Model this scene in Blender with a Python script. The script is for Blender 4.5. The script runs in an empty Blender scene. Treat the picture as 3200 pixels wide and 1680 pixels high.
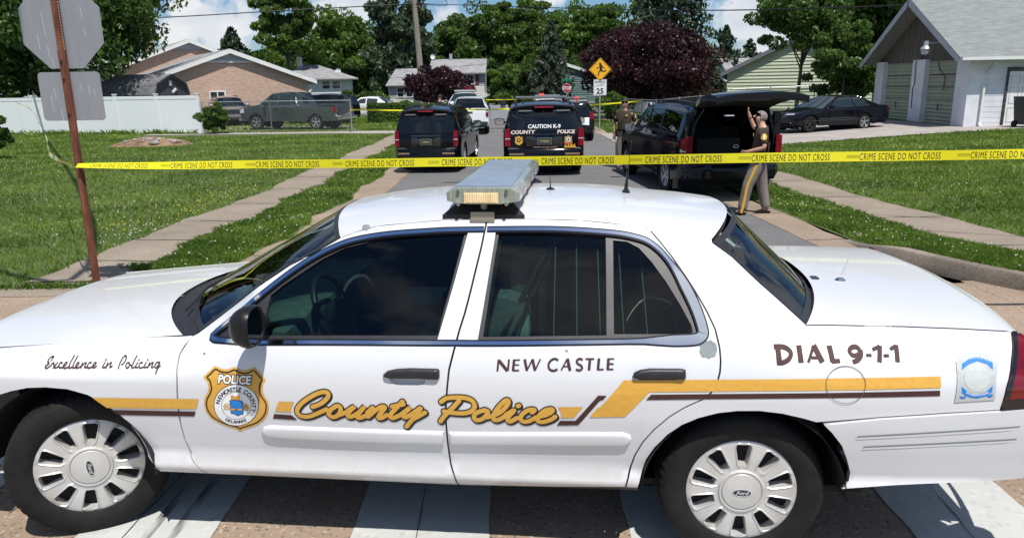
import bpy, bmesh, math, random
import numpy as np
from mathutils import Vector, Matrix
from mathutils.geometry import delaunay_2d_cdt
C = bpy.context.scene.collection
SC = bpy.context.scene
PI = math.pi
# ---------------------------------------------------------------- camera
cam_d = bpy.data.cameras.new('camera'); cam = bpy.data.objects.new('camera', cam_d); C.objects.link(cam)
CAM_H = 2.01
PITCH, ROLL = math.atan(462/1880), math.radians(.85)
_fw = Vector((0, math.cos(PITCH), -math.sin(PITCH))); _r0 = Vector((1, 0, 0)); _u0 = _r0.cross(_fw)
_R = math.cos(ROLL)*_r0 - math.sin(ROLL)*_u0; _U = math.sin(ROLL)*_r0 + math.cos(ROLL)*_u0
cam.matrix_world = Matrix(((_R.x, _U.x, -_fw.x, 0), (_R.y, _U.y, -_fw.y, 0), (_R.z, _U.z, -_fw.z, CAM_H), (0, 0, 0, 1)))
cam_d.sensor_width = 36; cam_d.lens = 36*2336/3200
cam_d.clip_start = .05; cam_d.clip_end = 3000
SC.camera = cam
# ---------------------------------------------------------------- sun, sky, exposure
SUN_DIR = Vector((-.17, .47, -1)).normalized()          # the way the light travels
sun_d = bpy.data.lights.new('sun', 'SUN'); sun = bpy.data.objects.new('sun', sun_d); C.objects.link(sun)
sun_d.energy = 5.0; sun_d.angle = math.radians(.53); sun_d.color = (1, .955, .89)
sun.rotation_euler = SUN_DIR.to_track_quat('-Z', 'Y').to_euler()
SC.view_settings.view_transform = 'Standard'; SC.view_settings.look = 'None'
SC.view_settings.exposure = .12; SC.view_settings.gamma = 1
W = bpy.data.worlds.new('World'); SC.world = W; W.use_nodes = True
nt = W.node_tree; nt.nodes.clear()
def N(t, k, **kw):
    n = t.nodes.new(k)
    for a, v in kw.items(): setattr(n, a, v)
    return n
sky = N(nt, 'ShaderNodeTexSky', sky_type='NISHITA'); sky.sun_disc = False
sky.sun_elevation = math.asin(-SUN_DIR.z); sky.sun_rotation = math.atan2(-SUN_DIR.x, -SUN_DIR.y)
sky.air_density = 1.0; sky.dust_density = .35; sky.ozone_density = 1.5
bg = N(nt, 'ShaderNodeBackground'); bg.inputs[1].default_value = .072
hsv = N(nt, 'ShaderNodeHueSaturation'); hsv.inputs['Saturation'].default_value = 1.15
tint = N(nt, 'ShaderNodeMixRGB', blend_type='MULTIPLY'); tint.inputs[0].default_value = 1; tint.inputs[2].default_value = (.80, 1.0, 1.25, 1)
nt.links.new(sky.outputs[0], hsv.inputs['Color']); nt.links.new(hsv.outputs[0], tint.inputs[1]); nt.links.new(tint.outputs[0], bg.inputs[0])
bc = N(nt, 'ShaderNodeBackground')
tc = N(nt, 'ShaderNodeTexCoord')
mp = N(nt, 'ShaderNodeMapping'); mp.inputs['Scale'].default_value = (1, 1, 2.1); mp.inputs['Location'].default_value = (.35, .1, .02)
nt.links.new(tc.outputs['Generated'], mp.inputs[0])
CLOUDS = [(-.3709,.9245,.0877,.032),(-.3870,.9200,.0626,.030),(-.3414,.9381,.0594,.0385),(-.3127,.9472,.0706,.026),(-.3540,.9280,.1162,.026),(-.2274,.9693,.0934,.026),(-.1969,.9756,.0974,.030),(-.1728,.9785,.1123,.026),(-.0701,.9938,.0858,.022),(.2881,.9542,.0811,.047),(.3084,.9501,.0471,.036),(.2744,.9544,.1179,.036),(-.5311,.8439,.0763,.026),(.0453,.9924,.1146,.026)]
n1 = N(nt, 'ShaderNodeTexNoise'); n1.inputs['Scale'].default_value = 3.2; n1.inputs['Detail'].default_value = 9; n1.inputs['Roughness'].default_value = .55
nt.links.new(mp.outputs[0], n1.inputs['Vector'])
nf = N(nt, 'ShaderNodeTexNoise'); nf.inputs['Scale'].default_value = 22; nf.inputs['Detail'].default_value = 8; nf.inputs['Roughness'].default_value = .6
nt.links.new(tc.outputs['Generated'], nf.inputs['Vector'])
# cumulus banks: directions and angular sizes, their edges broken up by noise
best = None
for (x, y, z, r) in CLOUDS:
    vd = N(nt, 'ShaderNodeVectorMath', operation='DISTANCE'); nt.links.new(tc.outputs['Generated'], vd.inputs[0]); vd.inputs[1].default_value = (x, y, z)
    mr = N(nt, 'ShaderNodeMapRange'); mr.clamp = False; mr.inputs[1].default_value = 0; mr.inputs[2].default_value = r*1.25; mr.inputs[3].default_value = 1; mr.inputs[4].default_value = 0; nt.links.new(vd.outputs['Value'], mr.inputs[0])
    if best is None: best = mr
    else:
        m_ = N(nt, 'ShaderNodeMath', operation='MAXIMUM'); nt.links.new(best.outputs[0], m_.inputs[0]); nt.links.new(mr.outputs[0], m_.inputs[1]); best = m_
na = N(nt, 'ShaderNodeMath', operation='MULTIPLY_ADD'); nt.links.new(nf.outputs[0], na.inputs[0]); na.inputs[1].default_value = 2.6; na.inputs[2].default_value = -1.3
ad = N(nt, 'ShaderNodeMath', operation='ADD'); nt.links.new(na.outputs[0], ad.inputs[0]); nt.links.new(best.outputs[0], ad.inputs[1])
r1 = N(nt, 'ShaderNodeMapRange'); r1.inputs[1].default_value = .22; r1.inputs[2].default_value = .62; nt.links.new(ad.outputs[0], r1.inputs[0])
r2 = N(nt, 'ShaderNodeMapRange'); r2.inputs[1].default_value = .50; r2.inputs[2].default_value = .60; r2.inputs[4].default_value = .9; nt.links.new(n1.outputs[0], r2.inputs[0])
fy = N(nt, 'ShaderNodeSeparateXYZ'); nt.links.new(tc.outputs['Generated'], fy.inputs[0])
lowm = N(nt, 'ShaderNodeMapRange'); lowm.inputs[1].default_value = .16; lowm.inputs[2].default_value = .26; nt.links.new(fy.outputs[2], lowm.inputs[0])
bk = N(nt, 'ShaderNodeMapRange'); bk.inputs[1].default_value = .35; bk.inputs[2].default_value = .1; nt.links.new(fy.outputs[1], bk.inputs[0])
mx1 = N(nt, 'ShaderNodeMath', operation='MAXIMUM'); nt.links.new(lowm.outputs[0], mx1.inputs[0]); nt.links.new(bk.outputs[0], mx1.inputs[1])
mm2 = N(nt, 'ShaderNodeMath', operation='MULTIPLY'); nt.links.new(r2.outputs[0], mm2.inputs[0]); nt.links.new(mx1.outputs[0], mm2.inputs[1])
rp = N(nt, 'ShaderNodeMath', operation='MAXIMUM'); nt.links.new(r1.outputs[0], rp.inputs[0]); nt.links.new(mm2.outputs[0], rp.inputs[1])
n2 = N(nt, 'ShaderNodeTexNoise'); n2.inputs['Scale'].default_value = 11; n2.inputs['Detail'].default_value = 6
nt.links.new(mp.outputs[0], n2.inputs['Vector'])
rc = N(nt, 'ShaderNodeValToRGB'); rc.color_ramp.elements[0].position = .3; rc.color_ramp.elements[1].position = .62
rc.color_ramp.elements[0].color = (.60, .68, .80, 1); rc.color_ramp.elements[1].color = (.93, .95, .98, 1)
nt.links.new(n2.outputs[0], rc.inputs[0]); nt.links.new(rc.outputs[0], bc.inputs[0]); bc.inputs[1].default_value = .84
mx = N(nt, 'ShaderNodeMixShader'); wo = N(nt, 'ShaderNodeOutputWorld')
nt.links.new(rp.outputs[0], mx.inputs[0]); nt.links.new(bg.outputs[0], mx.inputs[1]); nt.links.new(bc.outputs[0], mx.inputs[2]); nt.links.new(mx.outputs[0], wo.inputs[0])
SC.cycles.max_bounces = 8; SC.cycles.transparent_max_bounces = 24; SC.cycles.use_denoising = True
# ---------------------------------------------------------------- materials
MATS = {}
def mat(name, col, rough=.6, metal=0., var=.0, scale=8., bump=0., bscale=None, col2=None, coat=0., spec=.5, detail=4., coords='Object', stretch=None, lo=.35, hi=.65):
    if name in MATS: return MATS[name]
    m = bpy.data.materials.new(name); m.use_nodes = True; t = m.node_tree
    b = t.nodes['Principled BSDF']; b.inputs['Roughness'].default_value = rough; b.inputs['Metallic'].default_value = metal
    b.inputs['Coat Weight'].default_value = coat; b.inputs['Coat Roughness'].default_value = .03; b.inputs['Specular IOR Level'].default_value = spec
    b.inputs['Base Color'].default_value = (*col, 1)
    vec = None
    if var or bump or col2:
        tcn = N(t, 'ShaderNodeTexCoord'); vec = tcn.outputs[coords]
        if stretch:
            mpn = N(t, 'ShaderNodeMapping'); mpn.inputs['Scale'].default_value = stretch; t.links.new(vec, mpn.inputs[0]); vec = mpn.outputs[0]
    if var or col2:
        nz = N(t, 'ShaderNodeTexNoise'); nz.inputs['Scale'].default_value = scale; nz.inputs['Detail'].default_value = detail; t.links.new(vec, nz.inputs['Vector'])
        r = N(t, 'ShaderNodeValToRGB'); r.color_ramp.elements[0].position = lo; r.color_ramp.elements[1].position = hi
        c2 = col2 if col2 else tuple(min(1, c*(1+var)) for c in col); c1 = col if col2 else tuple(c*(1-var) for c in col)
        r.color_ramp.elements[0].color = (*c1, 1); r.color_ramp.elements[1].color = (*c2, 1)
        t.links.new(nz.outputs[0], r.inputs[0]); t.links.new(r.outputs[0], b.inputs['Base Color'])
    if bump:
        nb = N(t, 'ShaderNodeTexNoise'); nb.inputs['Scale'].default_value = bscale or scale*6; nb.inputs['Detail'].default_value = 5; t.links.new(vec, nb.inputs['Vector'])
        bp = N(t, 'ShaderNodeBump'); bp.inputs['Strength'].default_value = bump; bp.inputs['Distance'].default_value = .02
        t.links.new(nb.outputs[0], bp.inputs['Height']); t.links.new(bp.outputs[0], b.inputs['Normal'])
    MATS[name] = m; return m
def glass(name, tint=(.25, .4, .38), refl=1.0, rough=.0):
    """thin pane: tinted see-through plus a fresnel reflection"""
    if name in MATS: return MATS[name]
    m = bpy.data.materials.new(name); m.use_nodes = True; t = m.node_tree; t.nodes.clear()
    tr = N(t, 'ShaderNodeBsdfTransparent'); tr.inputs[0].default_value = (*tint, 1)
    gl = N(t, 'ShaderNodeBsdfGlossy'); gl.inputs['Roughness'].default_value = rough
    fr = N(t, 'ShaderNodeFresnel'); fr.inputs[0].default_value = 1.0+.5*refl
    mxs = N(t, 'ShaderNodeMixShader'); out = N(t, 'ShaderNodeOutputMaterial')
    t.links.new(fr.outputs[0], mxs.inputs[0]); t.links.new(tr.outputs[0], mxs.inputs[1]); t.links.new(gl.outputs[0], mxs.inputs[2]); t.links.new(mxs.outputs[0], out.inputs[0])
    MATS[name] = m; return m
def leafmat(name, c1, c2, scale=.6, trans=.35):
    if name in MATS: return MATS[name]
    m = bpy.data.materials.new(name); m.use_nodes = True; t = m.node_tree; t.nodes.clear()
    tcn = N(t, 'ShaderNodeTexCoord'); nz = N(t, 'ShaderNodeTexNoise'); nz.inputs['Scale'].default_value = scale; nz.inputs['Detail'].default_value = 6
    t.links.new(tcn.outputs['Object'], nz.inputs['Vector'])
    r = N(t, 'ShaderNodeValToRGB'); r.color_ramp.elements[0].position = .33; r.color_ramp.elements[1].position = .67
    r.color_ramp.elements[0].color = (*c1, 1); r.color_ramp.elements[1].color = (*c2, 1); t.links.new(nz.outputs[0], r.inputs[0])
    d = N(t, 'ShaderNodeBsdfDiffuse'); tl = N(t, 'ShaderNodeBsdfTranslucent'); g = N(t, 'ShaderNodeBsdfGlossy'); g.inputs['Roughness'].default_value = .45
    t.links.new(r.outputs[0], d.inputs[0]); t.links.new(r.outputs[0], tl.inputs[0])
    ma = N(t, 'ShaderNodeMixShader'); ma.inputs[0].default_value = trans; mb = N(t, 'ShaderNodeMixShader'); mb.inputs[0].default_value = .035
    out = N(t, 'ShaderNodeOutputMaterial')
    t.links.new(d.outputs[0], ma.inputs[1]); t.links.new(tl.outputs[0], ma.inputs[2]); t.links.new(ma.outputs[0], mb.inputs[1]); t.links.new(g.outputs[0], mb.inputs[2]); t.links.new(mb.outputs[0], out.inputs[0])
    MATS[name] = m; return m
def emis(name, col, s):
    if name in MATS: return MATS[name]
    m = bpy.data.materials.new(name); m.use_nodes = True; b = m.node_tree.nodes['Principled BSDF']
    b.inputs['Base Color'].default_value = (*col, 1); b.inputs['Emission Color'].default_value = (*col, 1); b.inputs['Emission Strength'].default_value = s
    MATS[name] = m; return m
# ---------------------------------------------------------------- objects
def link(name, me, parent=None):
    o = bpy.data.objects.new(name, me); C.objects.link(o)
    if parent: o.parent = parent
    return o
def tag(o, label, cat, group=None, kind=None):
    o['label'] = label
    if cat: o['category'] = cat
    if group: o['group'] = group
    if kind: o['kind'] = kind
    return o
def thing(name, label, cat, loc=(0, 0, 0), rz=0, group=None):
    o = link(name, None); o.location = loc; o.rotation_euler = (0, 0, rz)
    return tag(o, label, cat, group)
def dup(root, loc, rz, label, group=None, scale=None):
    r = root.copy(); C.objects.link(r); r.location = loc; r.rotation_euler = (0, 0, rz); r['label'] = label
    if group: r['group'] = group
    if scale: r.scale = scale
    for ch in list(root.children):
        c = ch.copy(); C.objects.link(c); c.parent = r
        for g in list(ch.children):
            d = g.copy(); C.objects.link(d); d.parent = c
    return r
class MB:
    """collects shapes, links them as ONE mesh object"""
    def __init__(s): s.v = []; s.f = []; s.mi = []
    def add(s, v, f, mi=0):
        n = len(s.v); s.v += [tuple(p) for p in v]; s.f += [tuple(i+n for i in q) for q in f]; s.mi += [mi]*len(f)
        return s
    def box(s, c, d, rz=0, mi=0, rot=None, bev=0):
        if bev:
            bm = bmesh.new(); bmesh.ops.create_cube(bm, size=1)
            for v in bm.verts: v.co = Vector((v.co.x*d[0], v.co.y*d[1], v.co.z*d[2]))
            bmesh.ops.bevel(bm, geom=bm.edges[:], offset=bev, segments=2, affect='EDGES', profile=.7)
            bm.verts.index_update(); vs = [v.co.copy() for v in bm.verts]; fs = [[v.index for v in f.verts] for f in bm.faces]; bm.free()
        else:
            x, y, z = d[0]/2, d[1]/2, d[2]/2
            vs = [Vector(p) for p in ((-x,-y,-z),(x,-y,-z),(x,y,-z),(-x,y,-z),(-x,-y,z),(x,-y,z),(x,y,z),(-x,y,z))]
            fs = [(3,2,1,0),(4,5,6,7),(0,1,5,4),(1,2,6,5),(2,3,7,6),(3,0,4,7)]
        M = rot if rot is not None else Matrix.Rotation(rz, 3, 'Z')
        return s.add([M @ v + Vector(c) for v in vs], fs, mi)
    def tube(s, path, r, n=8, mi=0, cap=True, up=None):
        P = [Vector(p) for p in path]; R = r if isinstance(r, (list, tuple)) else [r]*len(P)
        vs = []; fs = []
        for i, p in enumerate(P):
            t = (P[min(i+1, len(P)-1)]-P[max(i-1, 0)]).normalized()
            a = t.cross(Vector((0, 0, 1)) if abs(t.z) < .9 else Vector((1, 0, 0))).normalized(); b = t.cross(a)
            for k in range(n):
                q = 2*PI*k/n; vs.append(p+R[i]*(math.cos(q)*a+math.sin(q)*b))
        for i in range(len(P)-1):
            for k in range(n): fs.append((i*n+k, i*n+(k+1) % n, (i+1)*n+(k+1) % n, (i+1)*n+k))
        if cap: fs.append(tuple(range(n-1, -1, -1))); fs.append(tuple((len(P)-1)*n+k for k in range(n)))
        return s.add(vs, fs, mi)
    def lathe(s, prof, n=48, axis='Y', c=(0, 0, 0), mi=0, fn=None):
        """prof: (radius, height along the axis)"""
        vs = []; fs = []; m = len(prof)
        for i, (r, h) in enumerate(prof):
            for k in range(n):
                q = 2*PI*k/n; rr = r if fn is None else fn(i, k, r); x, y = rr*math.cos(q), rr*math.sin(q)
                p = (x, h, y) if axis == 'Y' else ((x, y, h) if axis == 'Z' else (h, x, y))
                vs.append(Vector(p)+Vector(c))
        for i in range(m-1):
            for k in range(n): fs.append((i*n+k, (i+1)*n+k, (i+1)*n+(k+1) % n, i*n+(k+1) % n))
        return s.add(vs, fs, mi)
    def prism(s, poly, fn, h0, h1, mi=0):
        """poly in 2D, extruded: fn(u, v, h) -> point"""
        n = len(poly); vs = [fn(u, v, h0) for u, v in poly]+[fn(u, v, h1) for u, v in poly]
        tv, tf = cdt(poly); 
        fs = [(i, (i+1) % n, n+(i+1) % n, n+i) for i in range(n)]
        s.add(vs, fs, mi)
        s.add([fn(u, v, h0) for u, v in tv], [tuple(reversed(f)) for f in tf], mi); s.add([fn(u, v, h1) for u, v in tv], tf, mi)
        return s
    def build(s, name, mats, parent=None, smooth=None, weld=False, recalc=True):
        me = bpy.data.meshes.new(name); me.from_pydata(s.v, [], s.f)
        for m in (mats if isinstance(mats, (list, tuple)) else [mats]): me.materials.append(m)
        if isinstance(mats, (list, tuple)) and len(s.f): me.polygons.foreach_set('material_index', s.mi)
        if weld or recalc:
            bm = bmesh.new(); bm.from_mesh(me)
            if weld: bmesh.ops.remove_doubles(bm, verts=bm.verts, dist=1e-4)
            if recalc: bmesh.ops.recalc_face_normals(bm, faces=bm.faces)
            bm.to_mesh(me); bm.free()
        if smooth is not None:
            me.polygons.foreach_set('use_smooth', [True]*len(me.polygons)); me.set_sharp_from_angle(angle=math.radians(smooth))
        me.update(); return link(name, me, parent)
def inside(poly, x, y):
    c = False; n = len(poly); j = n-1
    for i in range(n):
        xi, yi = poly[i]; xj, yj = poly[j]
        if (yi > y) != (yj > y) and x < (xj-xi)*(y-yi)/(yj-yi)+xi: c = not c
        j = i
    return c
def cdt(poly, holes=(), grid=None, extra=()):
    """triangulate a 2D polygon with holes and inner grid points -> verts, tris (counter-clockwise)"""
    V = []; E = []
    for lp in [poly]+list(holes):
        b = len(V); V += [Vector(p) for p in lp]; E += [(b+i, b+(i+1) % len(lp)) for i in range(len(lp))]
    if grid:
        xs = [p[0] for p in poly]; ys = [p[1] for p in poly]
        gx = grid if not isinstance(grid, tuple) else grid[0]; gy = grid if not isinstance(grid, tuple) else grid[1]
        x = min(xs)+gx*.51
        while x < max(xs):
            y = min(ys)+gy*.47
            while y < max(ys):
                if inside(poly, x, y) and not any(inside(h, x, y) for h in holes): V.append(Vector((x, y)))
                y += gy
            x += gx
    V += [Vector(p) for p in extra]
    r = delaunay_2d_cdt(V, E, [], 0, 1e-5)
    tv = [(v.x, v.y) for v in r[0]]; tf = []
    for f in r[2]:
        cx = sum(tv[i][0] for i in f)/3; cy = sum(tv[i][1] for i in f)/3
        if inside(poly, cx, cy) and not any(inside(h, cx, cy) for h in holes):
            a, b, c = f[:3]
            if (tv[b][0]-tv[a][0])*(tv[c][1]-tv[a][1])-(tv[b][1]-tv[a][1])*(tv[c][0]-tv[a][0]) < 0: f = (a, c, b)
            tf.append(tuple(f))
    return tv, tf
def spline(pts, n=6, closed=False):
    """Catmull-Rom through points of any dimension"""
    P = [np.array(p, float) for p in pts]; m = len(P); out = []
    if m < 3: return [tuple(p) for p in P]
    for i in range(m if closed else m-1):
        a = P[(i-1) % m] if closed or i > 0 else 2*P[0]-P[1]; b = P[i]; c = P[(i+1) % m]; d = P[(i+2) % m] if closed or i+2 < m else 2*P[-1]-P[-2]
        for k in range(n):
            t = k/n; out.append(tuple(.5*(2*b+(c-a)*t+(2*a-5*b+4*c-d)*t*t+(3*b-a-3*c+d)*t**3)))
    if not closed: out.append(tuple(P[-1]))
    return out
def ribbon2(path, w, caps=True):
    """flat stroke of width w around a 2D path -> verts, faces; w may be a number or list"""
    n = len(path); L = []; Rr = []; vs = []; fs = []
    for i in range(n):
        a = path[max(i-1, 0)]; b = path[min(i+1, n-1)]; dx, dy = b[0]-a[0], b[1]-a[1]; l = math.hypot(dx, dy) or 1
        ww = (w[i] if isinstance(w, (list, tuple)) else w)/2; nx, ny = -dy/l*ww, dx/l*ww
        L.append((path[i][0]+nx, path[i][1]+ny)); Rr.append((path[i][0]-nx, path[i][1]-ny))
    poly = Rr+L[::-1]
    for i in range(n): vs += [L[i], Rr[i]]
    for i in range(n-1): fs.append((2*i, 2*i+1, 2*i+3, 2*i+2))
    if caps:
        for e, s in ((0, -1), (n-1, 1)):
            a = path[e]; o = path[1] if e == 0 else path[n-2]; ang = math.atan2(a[1]-o[1], a[0]-o[0]); ww = (w[e] if isinstance(w, (list, tuple)) else w)/2
            b0 = len(vs); vs.append(a)
            for k in range(9): q = ang-PI/2+PI*k/8; vs.append((a[0]+ww*math.cos(q), a[1]+ww*math.sin(q)))
            for k in range(8): fs.append((b0, b0+1+k, b0+2+k))
    return vs, fs
_tc = {}
def text2(s, size=1., bold=0., sx=1., align='CENTER', spacing=1., shear=0.):
    """built-in font -> 2D triangles (verts, faces), baseline at 0"""
    if 'M' in s: bold = 0.   # the font's M folds over itself when thickened
    key = (s, size, bold, sx, align, spacing, shear)
    if key not in _tc:
        cu = bpy.data.curves.new('t', 'FONT'); cu.body = s; cu.size = size; cu.offset = bold; cu.align_x = align; cu.space_character = spacing; cu.shear = shear; cu.resolution_u = 3
        o = bpy.data.objects.new('t', cu); C.objects.link(o); dg = bpy.context.evaluated_depsgraph_get(); me = o.evaluated_get(dg).to_mesh()
        vs = [(v.co.x*sx, v.co.y) for v in me.vertices]; fs = [tuple(p.vertices) for p in me.polygons]
        o.evaluated_get(dg).to_mesh_clear(); C.objects.unlink(o); bpy.data.objects.remove(o); bpy.data.curves.remove(cu)
        _tc[key] = (vs, fs)
    return _tc[key]
def gz(x, y):
    t = min(1, max(0, (y-6)/10)); return -.15*t*t*(3-2*t)+max(0, x-7)*.033
def np_mesh(name, verts, faces, m, parent=None):
    me = bpy.data.meshes.new(name); nv, nf, k = len(verts), len(faces), faces.shape[1]
    me.vertices.add(nv); me.vertices.foreach_set('co', verts.astype(np.float32).ravel())
    me.loops.add(nf*k); me.loops.foreach_set('vertex_index', faces.astype(np.int32).ravel())
    me.polygons.add(nf); me.polygons.foreach_set('loop_start', np.arange(nf, dtype=np.int32)*k)
    me.materials.append(m); me.update(calc_edges=True)
    return link(name, me, parent)
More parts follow.
